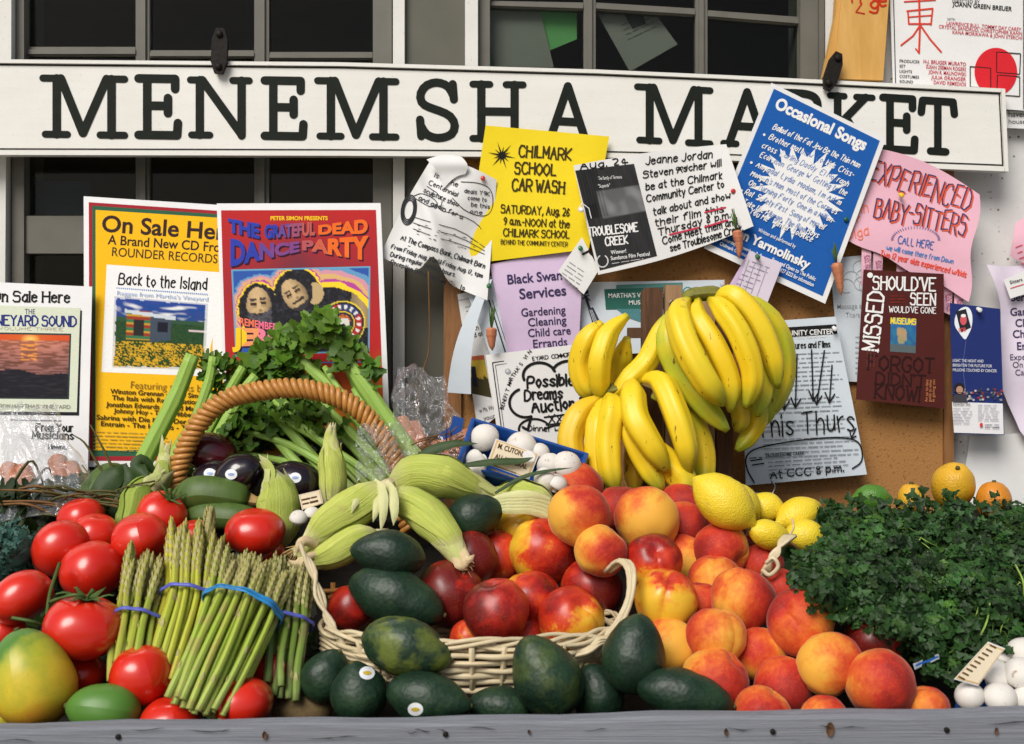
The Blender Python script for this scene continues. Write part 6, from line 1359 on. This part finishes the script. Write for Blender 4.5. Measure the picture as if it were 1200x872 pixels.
# twist tie tag in the parsley
t=tag(Sheet('paper_tag',None,None,[(1070,778),(1100,766),(1101,772),(1072,785)],1.502,'paper_bluish',n=(4,3),bend=lambda x,y:.004*math.sin(x/6)).o,'crumpled blue and white label tied into the parsley','tag')
s=Flat(1.496,t); s.line([(1074,780),(1080,777),(1090,774),(1098,770)],(.02,.10,.40),2.5); s.done()
# celery
def stalk(parent,P,Ys,w,taper=.55,mat='celery'):
    pts=spline([at(p[0],p[1],y) for p,y in zip(P,Ys)],14); r=mm(w/2,pts[4].y)
    mb=MB(); tube(mb,pts,[r*(1-(1-taper)*i/14)*(1.12 if i in(9,) else 1) for i in range(15)],32,sec=lambda a:(1+.055*math.cos(8*a))*(1 if math.cos(a)>-.3 else .7),flat=1.15); return mb.build('stalk',MATS[mat],parent),pts
c1=thing('celery_bunch','celery bunch with pale stalks leaning left of the arched handle','celery',at(170,565,1.97),'celery bunches'); rr=seeded(9)
for P,w_ in (([(150,578),(176,525),(206,466),(226,416)],20),([(186,572),(212,525),(237,487),(250,462)],19),([(200,560),(224,505),(244,450),(250,418)],12),([(205,575),(235,520),(262,470),(285,430)],12),([(232,560),(262,500),(285,460),(300,440)],14)): stalk(c1,P,(1.925,1.935,1.945,1.95),w_,.72)
mb=MB()
def blob(cx,cy,rx,ry,Y,n,dY=.03):
    out=[]
    for _ in range(n):
        a=rr.uniform(0,6.28); k=math.sqrt(rr.random()); out.append(at(cx+rx*k*math.cos(a),cy+ry*k*math.sin(a),Y+rr.uniform(-dY,dY)*(1.2-k)))
    return out
for a in ((262,440,26,20,1.965,75),(292,455,24,28,1.97,70),(268,478,26,22,1.955,60),(243,512,16,20,1.96,26),(250,425,16,9,1.96,26),(300,470,22,22,1.98,50),(205,545,16,14,1.92,14)): cloud(mb,blob(*a),.0135,OUT_C,rr,jit=.8,tint=(.6,1.3))
mb.build('leaves',MATS['celery_leaf'],c1)['kind']='stuff'
c2=thing('celery_bunch','celery bunch with a broad leafy stalk behind the arched handle, leaning right','celery',at(440,560,1.95),'celery bunches')
for P,w_,ys in (([(500,555),(465,510),(425,450),(378,385)],22,(1.90,1.915,1.93,1.945)),([(440,575),(400,535),(350,500),(300,480)],12,(1.90,1.915,1.93,1.95)),([(420,580),(380,545),(335,520),(285,505)],10,(1.89,1.91,1.93,1.95)),([(475,575),(450,545),(410,505),(360,455)],12,(1.885,1.90,1.92,1.94)),([(405,585),(370,555),(330,540),(270,530)],10,(1.885,1.90,1.93,1.96)),([(495,575),(470,540),(440,500),(415,455)],13,(1.88,1.90,1.92,1.94)),([(460,585),(425,550),(375,515),(320,470)],9,(1.875,1.895,1.915,1.94)),([(486,570),(444,520),(398,465),(345,415)],18,(1.93,1.945,1.96,1.98)),([(458,570),(418,525),(374,480),(330,435)],15,(1.93,1.945,1.96,1.98)),([(430,570),(392,530),(350,490),(315,455)],14,(1.92,1.94,1.96,1.98)),([(400,575),(365,535),(335,500),(305,475)],14,(1.91,1.93,1.95,1.97)),([(382,580),(345,540),(318,510),(290,490)],12,(1.90,1.92,1.95,1.97)),([(468,540),(430,480),(408,430),(392,390)],12,(1.95,1.955,1.96,1.98)),([(450,520),(420,478),(400,460),(380,430)],10,(1.92,1.93,1.94,1.96))): stalk(c2,P,ys,w_)
mb=MB()
for a in ((380,384,16,16,1.93,34),(350,400,28,16,1.96,44),(322,425,30,20,1.965,60),(400,408,16,16,1.955,24),(340,445,40,18,1.985,60),(432,438,12,22,1.935,18),(405,420,14,12,1.93,12)): cloud(mb,blob(*a),.019,OUT_C,rr,jit=.6,tint=(.6,1.5))
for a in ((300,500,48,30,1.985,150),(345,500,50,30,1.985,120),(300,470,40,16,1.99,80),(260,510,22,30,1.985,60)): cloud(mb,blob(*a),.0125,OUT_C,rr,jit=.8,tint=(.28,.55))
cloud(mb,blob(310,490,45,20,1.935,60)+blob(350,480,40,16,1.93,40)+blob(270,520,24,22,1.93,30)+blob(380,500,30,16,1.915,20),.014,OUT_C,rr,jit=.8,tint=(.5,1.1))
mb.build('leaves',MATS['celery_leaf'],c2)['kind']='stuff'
# dark leaves and stems under the tomatoes and round the back left
t=thing('greens_bunch','dark beet greens and thin brown stems heaped at the back left corner','greens',at(80,600,1.8)); mb=MB()
for a in ((30,600,50,26,1.82,120),(90,590,50,22,1.86,90),(125,575,34,18,1.88,50),(20,640,50,20,1.80,60),(60,700,80,50,1.74,120),(330,745,60,60,1.68,60),(60,800,80,30,1.58,70),(150,690,90,60,1.76,140),(260,690,80,50,1.74,90),(300,640,50,40,1.83,50),(250,620,70,30,1.88,60)): cloud(mb,blob(*a),.020,OUT_C,rr,jit=.7,tint=(.35,.8))
mb.build('leaves',MATS['dark_leaf'],t)['kind']='stuff'
for k in range(26):
    x=rr.uniform(-10,120); y=rr.uniform(572,606); l=rr.uniform(40,90); a=rr.uniform(-.35,.3); mb=MB(); tube(mb,spline([at(x,y,1.80),at(x+l*.5,y+l*a*.5-rr.uniform(0,10),1.775),at(x+l,y+l*a,1.79)],8),.0014+.001*rr.random(),6); mb.build('stem',MATS['twig' if k%3 else 'root'],t)
for P in ([(132,575),(118,550),(100,520),(86,510)],[(140,570),(130,545),(118,520),(106,498)],[(128,590),(118,570),(108,560),(96,545)],[(30,590),(45,560),(56,548),(62,560)],[(10,575),(35,540),(48,560),(56,585)]):
    mb=MB(); tube(mb,spline([at(a,b,1.83+.01*i) for i,(a,b) in enumerate(P)],10),[.003-.0002*i for i in range(11)],6); mb.build('stem',MATS['twig'],t)
for P,w_ in (([(110,600),(122,570),(136,552),(140,545)],30),([(128,620),(140,590),(150,560),(146,545)],26),([(170,560),(160,545),(168,540),(186,560)],18)): mb=MB(); leafstrip(mb,spline([at(a,b,1.80+.01*i) for i,(a,b) in enumerate(P)],10),mm(w_,1.8),Vector((0,-1,.2)),wave=.12); mb.build('leaf',MATS['dark_leaf'],t)
# broccoli
t=thing('broccoli','blue green broccoli head at the left edge below the greens','broccoli',at(15,650,1.68)); mb=MB(); rr=seeded(21)
for k in range(34):
    a=rr.uniform(0,6.28); q=math.sqrt(rr.random()); c=at(12+34*q*math.cos(a),645+30*q*math.sin(a),1.66+.05*q*q); r_=rr.uniform(.008,.014)
    for i in range(26):
        v=Vector((rr.gauss(0,1),rr.gauss(0,1)-.6,rr.gauss(0,1))).normalized(); p=c+v*r_; leaf(mb,p,v,Vector((rr.uniform(-1,1),rr.uniform(-1,1),rr.uniform(-1,1))),.0042,OUT_P,rr,(rr.uniform(.6,1.4),)*3)
mb.build('florets',MATS['broccoli'],t)['kind']='stuff'
mb=MB(); tube(mb,[at(14,640,1.68),at(14,660,1.72),at(14,672,1.76)],[.03,.022,.02],12); mb.build('stalk',MATS['broccoli'],t)
# ---------------------------------------------------------------- arched basket with wrapped handle
hb=thing('handled_basket','brown basket with an arched handle wrapped in orange wicker','basket',at(300,640,1.85))
HP=[(196,640),(203,588),(212,540),(232,498),(262,470),(300,459),(345,455),(385,462),(420,480),(448,512),(470,560),(480,620)]; HY=[1.86,1.86,1.86,1.86,1.86,1.86,1.86,1.86,1.86,1.86,1.86,1.86]
hp=spline([at(a,b,y) for (a,b),y in zip(HP,HY)],90); mb=MB(); tube(mb,hp,mm(8,1.86),10); mb.build('handle',MATS['wicker_orange'],hb)
Lc=[0]
for i in range(1,len(hp)): Lc.append(Lc[-1]+(hp[i]-hp[i-1]).length)
tot=Lc[-1]; turns=int(tot/.0098)
def along(s_):
    i=min(max(int(np.searchsorted(Lc,s_))-1,0),len(hp)-2); return hp[i].lerp(hp[i+1],(s_-Lc[i])/(Lc[i+1]-Lc[i])),(hp[i+1]-hp[i]).normalized()
for k in range(turns):
    mb=MB(); P=[]
    for j in range(15):
        a=2*PI*j/14+PI; s_=min((k+j/14*1.0)*tot/turns,tot*.9999); p,d=along(s_); u=Vector((0,-1,0)); sd_=d.cross(u).normalized(); rr_=mm(9.0,1.86)*(1+.02*math.sin(k*2.3)); P.append(p+(u*math.cos(a)+sd_*math.sin(a))*rr_+d*(.0050*math.sin(a)+.0006*math.sin(k*1.7)))
    tube(mb,P,.0049,8); mb.build('wicker_wrap',MATS['wicker_orange'],hb)
def weave(parent,cx,cz,Yc,a,b,rows,dz,r,nst,mat,phase=0,arc0=0,arc1=2*PI,flare=.0,split=True):
    for k in range(rows):
        mb=MB(); n=nst*4; P=[]; A=a+flare*k; B=b+flare*k
        for i in range(n+1):
            th=arc0+(arc1-arc0)*i/n; w_=.0030*math.sin(i/n*nst*PI+(k%2)*PI+phase); z=cz+k*dz+.0012*math.sin(th*5+k*1.9)+.0008*math.sin(th*13+k); P.append(Vector((cx+(A+w_)*math.cos(th),Yc+(B+w_)*math.sin(th),z)))
        tube(mb,P,[r*(1+.10*math.sin(i*.7+k)) for i in range(len(P))],7); mb.build('weaver',MATS[mat],parent)
    for i in range(nst):
        th=arc0+(arc1-arc0)*(i+.5)/nst; mb=MB(); tube(mb,[Vector((cx+(a+flare*rows*t_)*math.cos(th),Yc+(b+flare*rows*t_)*math.sin(th),cz-.008+(rows*dz+.012)*t_)) for t_ in (0,.5,1)],r*1.05,7); mb.build('rib',MATS[mat],parent)
weave(hb,at(338,640,1.86).x,at(338,640,1.86).z-.12,1.89,.165,.09,8,.0085,.0038,26,'wicker_orange')
# ---------------------------------------------------------------- pale willow basket with the nectarines
wb_=thing('willow_basket','low oval basket of pale split willow holding the nectarines','basket',at(560,810,1.56))
c=at(556,760,1.57); zb0=at(556,810,1.475).z; zt0=at(556,760,1.475).z; rows=6
weave(wb_,c.x,zb0,1.585,.172,.100,rows,(zt0-zb0)/rows,.0037,30,'willow',flare=.0038)
# rim: bundle of rods laid in long overlapping waves
for k in range(6):
    mb=MB(); P=[]; n=120; A=.198+.0045*math.cos(k*1.9); B=.116+.0045*math.cos(k*1.9)
    for i in range(n+1): th=2*PI*i/n; P.append(Vector((c.x+(A+.004*math.sin(th*9+k*.9))*math.cos(th),1.585+(B+.004*math.sin(th*9+k*.9))*math.sin(th),zt0+.006+.006*math.sin(th*7+k*1.05+1.57)+.003*math.sin(k*2.2))))
    tube(mb,P,.0028,7); mb.build('rim_rod',MATS['willow'],wb_)
def rod(parent,P,Ys,r,mat='willow',n=18):
    mb=MB(); tube(mb,spline([at(a,b,y) for (a,b),y in zip(P,Ys)],n),r,8); return mb.build('rod',MATS[mat],parent)
for k in range(4): # right loop
    d=(k-1.5)*3.4; rod(wb_,[(712+d*.6,668+abs(d)*.4),(728+d,656+abs(d)*.3),(739+d*.8,668),(738+d*.5,700),(724+d*.8,732),(706+d,752),(694+d,772)],[1.60,1.575,1.555,1.535,1.525,1.515,1.52],.0027+.0004*(k%2))
for k in range(3): rod(wb_,[(668,760+k*5),(690,756+k*4),(706,748+k*3),(722,752+k*3),(745,756)],[1.50,1.50-.004*k,1.505,1.51,1.52],.0034)
for k in range(3): # left loop
    d=(k-1)*5.0; rod(wb_,[(352+d*.2,640+d),(366+d*.7*(-1)**k,668),(375-d,700),(386+d*.9,728+d*.3),(398-d*.6,748),(412+d,764)],[1.60,1.57,1.555-.003*k,1.54,1.53,1.53],.0028)
for k in range(4): rod(wb_,[(376,742+k*6),(400,758+k*5),(420,764+k*6),(446,772+k*5)],[1.56,1.53,1.51,1.50],.0034)
# raffia knot by the lemons
t=thing('raffia_handle','twisted pale raffia loop end standing up between the peaches and the parsley','basket handle',at(900,690,1.66))
for k in range(6):
    d=(k-2.5)*2.4; rod(t,[(897+d*.8,680),(900+d*.5,664),(908-d*.7,650),(917+d*.6,636),(926+d,628)],[1.64,1.622,1.618,1.625,1.64],.0030)
rod(t,[(893,668),(902,674),(912,664),(906,654),(898,660)],[1.62,1.612,1.612,1.614,1.62],.0030); rod(t,[(918,632),(932,640),(940,652)],[1.63,1.63,1.64],.0018,'root'); rod(t,[(924,630),(930,618),(928,608)],[1.64,1.64,1.65],.0015)
# ---------------------------------------------------------------- mushrooms
def mush(label,px,py,r,Y,ang,tilt,seed,group):
    rr=seeded(seed); rz=mm(r,Y); mb=MB(); prof_=[(0,1.0),(.35,.95),(.65,.78),(.88,.50),(1.0,.14),(.98,-.08),(.86,-.20),(.62,-.16),(.42,-.10),(.36,-.35),(.38,-.62),(.36,-.72),(0,-.74)]
    P=spline([(a,0,b) for a,b in prof_],26); ns=22; q=axis_rot(ang,tilt).to_quaternion(); c=at(px,py,Y)
    for i,p in enumerate(P):
        for j in range(ns+1):
            a=2*PI*(j%ns)/ns; k=1+.05*mn.noise(Vector((math.cos(a)*.8+seed,math.sin(a)*.8,p.z))); mb.add(c+q@Vector((max(p.x,0)*math.cos(a)*rz*k,max(p.x,0)*math.sin(a)*rz*k,p.z*rz*.9)),(j/ns,i/26))
    for i in range(len(P)-1):
        for j in range(ns): a=i*(ns+1)+j; mb.face((a,a+ns+1,a+ns+2,a+1))
    tag(mb.build('mushroom',MATS['mushroom'],origin=c),label,'mushroom',group)
tr=thing('mushroom_tray','blue plastic tray of mushrooms tilted under the auction notice','tray',at(610,560,1.84))
q0=[(556,492),(686,532),(672,575),(538,545)]
def tray(parent,q,Yb,Yf,depth,mat):
    # open box: rim quad (back edge q0,q1 at Yb, front edge q2,q3 at Yf), bottom pushed along the normal
    C=[at(*q[0],Yb),at(*q[1],Yb),at(*q[2],Yf),at(*q[3],Yf)]; nn=(C[1]-C[0]).cross(C[3]-C[0]).normalized(); nn=nn if nn.y>0 else -nn
    ce=sum(C,Vector())/4; D=[ce+(p-ce)*.82+nn*depth for p in C]; O=[ce+(p-ce)*1.045 for p in C]; O2=[p+nn*.007 for p in O]
    mb=MB()
    for L_ in (O2,O,C,D):
        for p in L_: mb.add(p)
    for L_ in range(3):
        for i in range(4): j=(i+1)%4; mb.face((L_*4+i,L_*4+j,(L_+1)*4+j,(L_+1)*4+i))
    mb.face((12,13,14,15)); o=mb.build('tray_shell',MATS[mat],parent,smooth=False); bv=o.modifiers.new('b','BEVEL'); bv.width=.0022; bv.segments=2; so=o.modifiers.new('s','SOLIDIFY'); so.thickness=.0014; return C,nn
tray(tr,q0,1.84,1.765,.045,'tray_blue')
gm_='white mushrooms in the blue tray below the auction notice'
for lab,x,y,r,Y,a,tl in (('mushroom in the upper left corner of the back tray',568,514,17,1.865,120,50),('mushroom behind the paper label of the back tray, its top showing',611,524,18,1.87,80,40),('mushroom under the left edge of the label in the back tray',560,541,15,1.835,200,30),('small mushroom behind the right top of the label in the back tray',633,530,11,1.865,60,20),
  ('mushroom left of the one in the right corner of the back tray',644,546,15,1.845,150,30),('mushroom in the right corner of the back tray',664,546,17,1.84,60,50),('mushroom at the front edge of the back tray near the label',640,562,15,1.805,200,40),('mushroom low in the right front of the back tray touching the peach',652,568,13,1.80,60,10),('mushroom at the lower left of the back tray above the corn',556,552,13,1.815,60,40)):
    mush(lab,x,y,r*1.04,Y-.04,a,tl,int(x),gm_)
def label_card(lab,quad,Y,ang):
    s=Sheet('produce_label',lab,'label',quad,Y,'paper_white',n=(4,4)); c=(.30,.15,.03)
    q=quad; s.fill([tuple((q[i][k]*.94+.06*sum(p[k] for p in q)/4) for k in (0,1)) for i in range(4)],(.66,.46,.22),(3,3)); s.fill([tuple((q[i][k]*.86+.14*sum(p[k] for p in q)/4) for k in (0,1)) for i in range(4)],(.78,.68,.50),(3,3)); return s
s=label_card('tan paper label with dark capitals on the mushrooms in the back tray',[(581,514),(632,532),(620,562),(570,544)],1.755,19)
s.text('M. CUTONE',583,525,6,33,19,(.10,.05,.02),.03); s.text('ALL NATURAL',579,537,6,40,19,(.10,.05,.02),.03) ; s.poly(rc([(612,530),(620,527),(628,534),(625,543),(613,540)]),W); s.greek(577,545,34,2,5,2,(.25,.18,.1),19); s.done()
s=label_card('small tan label card between the standing husk and the corn ears',[(350,580),(375,574),(379,590),(354,598)],1.74,-13); s.greek(354,586,20,2,5,2.4,(.1,.05,.02),-13); s.done()
tr=thing('mushroom_tray','blue tray of mushrooms with a tan label at the lower right corner','tray',at(1180,830,1.50))
tray(tr,[(1128,775),(1240,740),(1250,822),(1122,842)],1.53,1.462,.04,'tray_blue')
for lab,x,y,r,Y,a,tl in (('mushroom at the left end of the corner tray',1136,816,17,1.45,120,40),('mushroom in the front row of the corner tray, second from the left',1172,819,20,1.445,90,40),('mushroom under the tan label of the corner tray',1168,793,20,1.475,70,30),('mushroom at the right edge of the frame in the middle of the corner tray',1197,791,21,1.46,100,35),('mushroom at the back right of the corner tray by the frame edge',1199,765,19,1.49,90,20),('mushroom at the back of the corner tray below the parsley',1178,772,15,1.50,80,0),('mushroom cut by the frame in the front row of the corner tray',1206,820,19,1.445,90,40)):
    mush(lab,x,y,r,Y,a,tl,int(x),'white mushrooms in the corner tray')
s=label_card('tan paper label standing askew on the mushrooms in the corner tray',[(1158,752),(1178,760),(1146,804),(1118,796)],1.435,-50); 
for k in range(9): s.line([(1124+k*4.6,793-k*4.6),(1130+k*4.6,796-k*4.6)],(.12,.06,.02),2.2)
s.done()
mush('small bluish mushroom between the standing husk and the corn ears',350,608,11,1.72,80,20,4,None); mush('small white mushroom under the small tan label card',366,603,10,1.73,80,10,6,None)
# ---------------------------------------------------------------- carrots
def carrot(lab,P,Y,w,top=True,cat='carrot',group=None,mat='carrot',lp=None):
    pts=spline([at(p[0],p[1],Y if not isinstance(Y,(list,tuple)) else Y[i]) for i,p in enumerate(P)],12); r=mm(w/2,pts[0].y); t=thing('carrot',lab,'carrot',pts[0],group)
    mb=MB(); tube(mb,pts,[r*interp([0,.06,.3,.8,1],[.6,1,.95,.55,.08],i/12)*(1+.04*math.sin(i*2.1)) for i in range(13)],12); mb.build('root',MATS[mat],t)
    if top:
        d=(pts[0]-pts[2]).normalized(); rr=seeded(int(P[0][0])); mb=MB()
        for k in range(9): v=Vector((rr.uniform(-1,1),rr.uniform(-1,.2),0))*.006; tube(mb,[pts[0],pts[0]+d*.012+v*.5,pts[0]+d*rr.uniform(.022,.04)+v],[.0018,.0013,.0006],5)
        mb.build('green_top',MATS['calyx'],t)
carrot('small carrot with green top pinned in front of the folded strip',[(576,384),(576,398),(577,411)],2.062,13); carrot('small carrot pinned at the corner where the film notice meets the blue notice',[(863,270),(866,285),(866,303)],2.055,12); carrot('small carrot with a long green top pinned right of the blue notice',[(980,308),(983,325),(986,346)],2.068,14)
for i,P in enumerate(([(468,492),(480,508),(494,526)],[(482,497),(492,514),(504,532)],[(524,512),(534,530),(550,548)],[(545,505),(548,530),(540,552)],[(508,520),(522,538),(530,555)])): carrot(['carrot at the left in the clear bag below the grey panel','second carrot in the clear bag, right of the left one','carrot under the blue twist of the clear bag','carrot lying against the blue mushroom tray','carrot at the bottom of the clear bag above the horizontal corn ear'][i],P,[1.95,1.93,1.91],20,False,group='carrots in the clear bag')
for i,P in enumerate(([(8,545),(22,575),(30,600)],[(24,548),(36,572),(44,594)],[(66,536),(74,562),(82,590)],[(80,545),(90,566),(98,592)])): carrot(['leftmost carrot in the clear bag at the left edge','second carrot in the clear bag at the left edge','third carrot in the left clear bag, seen through crumpled film','rightmost carrot in the left clear bag below the sunset poster'][i],P,[1.93,1.90,1.86],22,False,group='carrots in the left clear bag')
t=thing('dry_roots','tangle of thin brown roots and stems beside the blue tray','dry roots',at(530,540,1.86)); rr=seeded(4)
for k in range(40):
    x=rr.uniform(490,548); y=rr.uniform(510,548); mb=MB(); a=rr.uniform(0,6.28); l=rr.uniform(14,40); tube(mb,spline([at(x,y,1.86),at(x+l*.5*math.cos(a)+rr.uniform(-5,5),y+l*.25*math.sin(a),1.845),at(x+l*math.cos(a),y+l*.5*math.sin(a),1.85)],6),.0011,5); mb.build('root',MATS['root'],t)
for P,w_ in (([(545,545),(580,541),(610,540),(625,536)],9),([(580,578),(610,560),(640,552),(672,548)],5),([(478,548),(500,530),(530,520),(560,520)],12)): mb=MB(); leafstrip(mb,spline([at(a,b,1.745) for a,b in P],12),mm(w_,1.79),Vector((0,-1,.5)),cup=.2); mb.build('leaf',MATS['dark_leaf'],t)
for P in ([(503,405),(494,440),(489,480),(486,520)],): mb=MB(); tube(mb,spline([at(a,b,2.05-.02*i) for i,(a,b) in enumerate([(502,318)]+P)],16),.0013,6); tag(mb.build('twine',MATS['root'],origin=at(490,480,2.0)),'thin brown twine hanging down in front of the grey panel','twine')
# ---------------------------------------------------------------- clear plastic bags
def bag(lab,quad,Yt,Yb,amp,seed,n=(44,44),pinch=None):
    so=Vector((seed*5.3,seed*2.2,0))
    mb=MB(); nu,nv=n
    for j in range(nv+1):
        for i in range(nu+1):
            u=i/nu;v=j/nv; uu=.5+(u-.5)*(pinch(v) if pinch else 1); a=[quad[0][k]*(1-uu)+quad[1][k]*uu for k in (0,1)]; b=[quad[3][k]*(1-uu)+quad[2][k]*uu for k in (0,1)]
            x=a[0]*(1-v)+b[0]*v+8*mn.noise(so+Vector((v*5,u*2,0))); y=a[1]*(1-v)+b[1]*v+9*mn.noise(so+Vector((u*5,v*2,4)))
            f=abs(mn.noise(so+Vector((u*4+v*2,v*3,0))))*1.2+abs(mn.noise(so+Vector((u*10-v*4,v*7+u*3,3))))*.7+mn.noise(so+Vector((u*22,v*9,7)))*.18
            mb.add(at(x,y,Yt+(Yb-Yt)*v-amp*.7*f-.02*math.sin(u*PI)),(u,v))
    for j in range(nv):
        for i in range(nu): a=j*(nu+1)+i; mb.face((a,a+1,a+nu+2,a+nu+1))
    o=mb.build('plastic_bag',MATS['plastic'],smooth=True,origin=at(quad[2][0],quad[2][1],Yb)); tag(o,lab,'plastic bag','clear plastic bags'); return o
bag('crumpled clear plastic bag over the lower part of the sunset poster',[(-10,478),(72,470),(112,592),(10,612)],1.96,1.80,.035,1,pinch=lambda v:.75+.5*v)
bag('clear plastic bag bunched up in front of the grey panel, with carrots inside',[(458,425),(528,440),(556,540),(452,548)],1.98,1.86,.04,2,pinch=lambda v:.7+.45*v)
bag('small crumpled clear plastic bag at the right end of the arched handle',[(418,500),(462,496),(478,556),(420,560)],1.84,1.80,.03,3)
bag('clear plastic film stretched over the mushrooms in the back tray',[(548,498),(560,494),(566,556),(538,544)],1.80,1.78,.008,4,n=(20,20)) if 0 else None
mb=MB(); 
for q in ([(512,510),(528,500),(531,487),(544,491),(541,505),(520,516)],): prism(mb,q,1.87,1.874)
tag(mb.build('bag_clip',MATS['tray_blue'],smooth=False,origin=at(528,502,1.87)),'small blue plastic clip on the clear bag with carrots','clip')
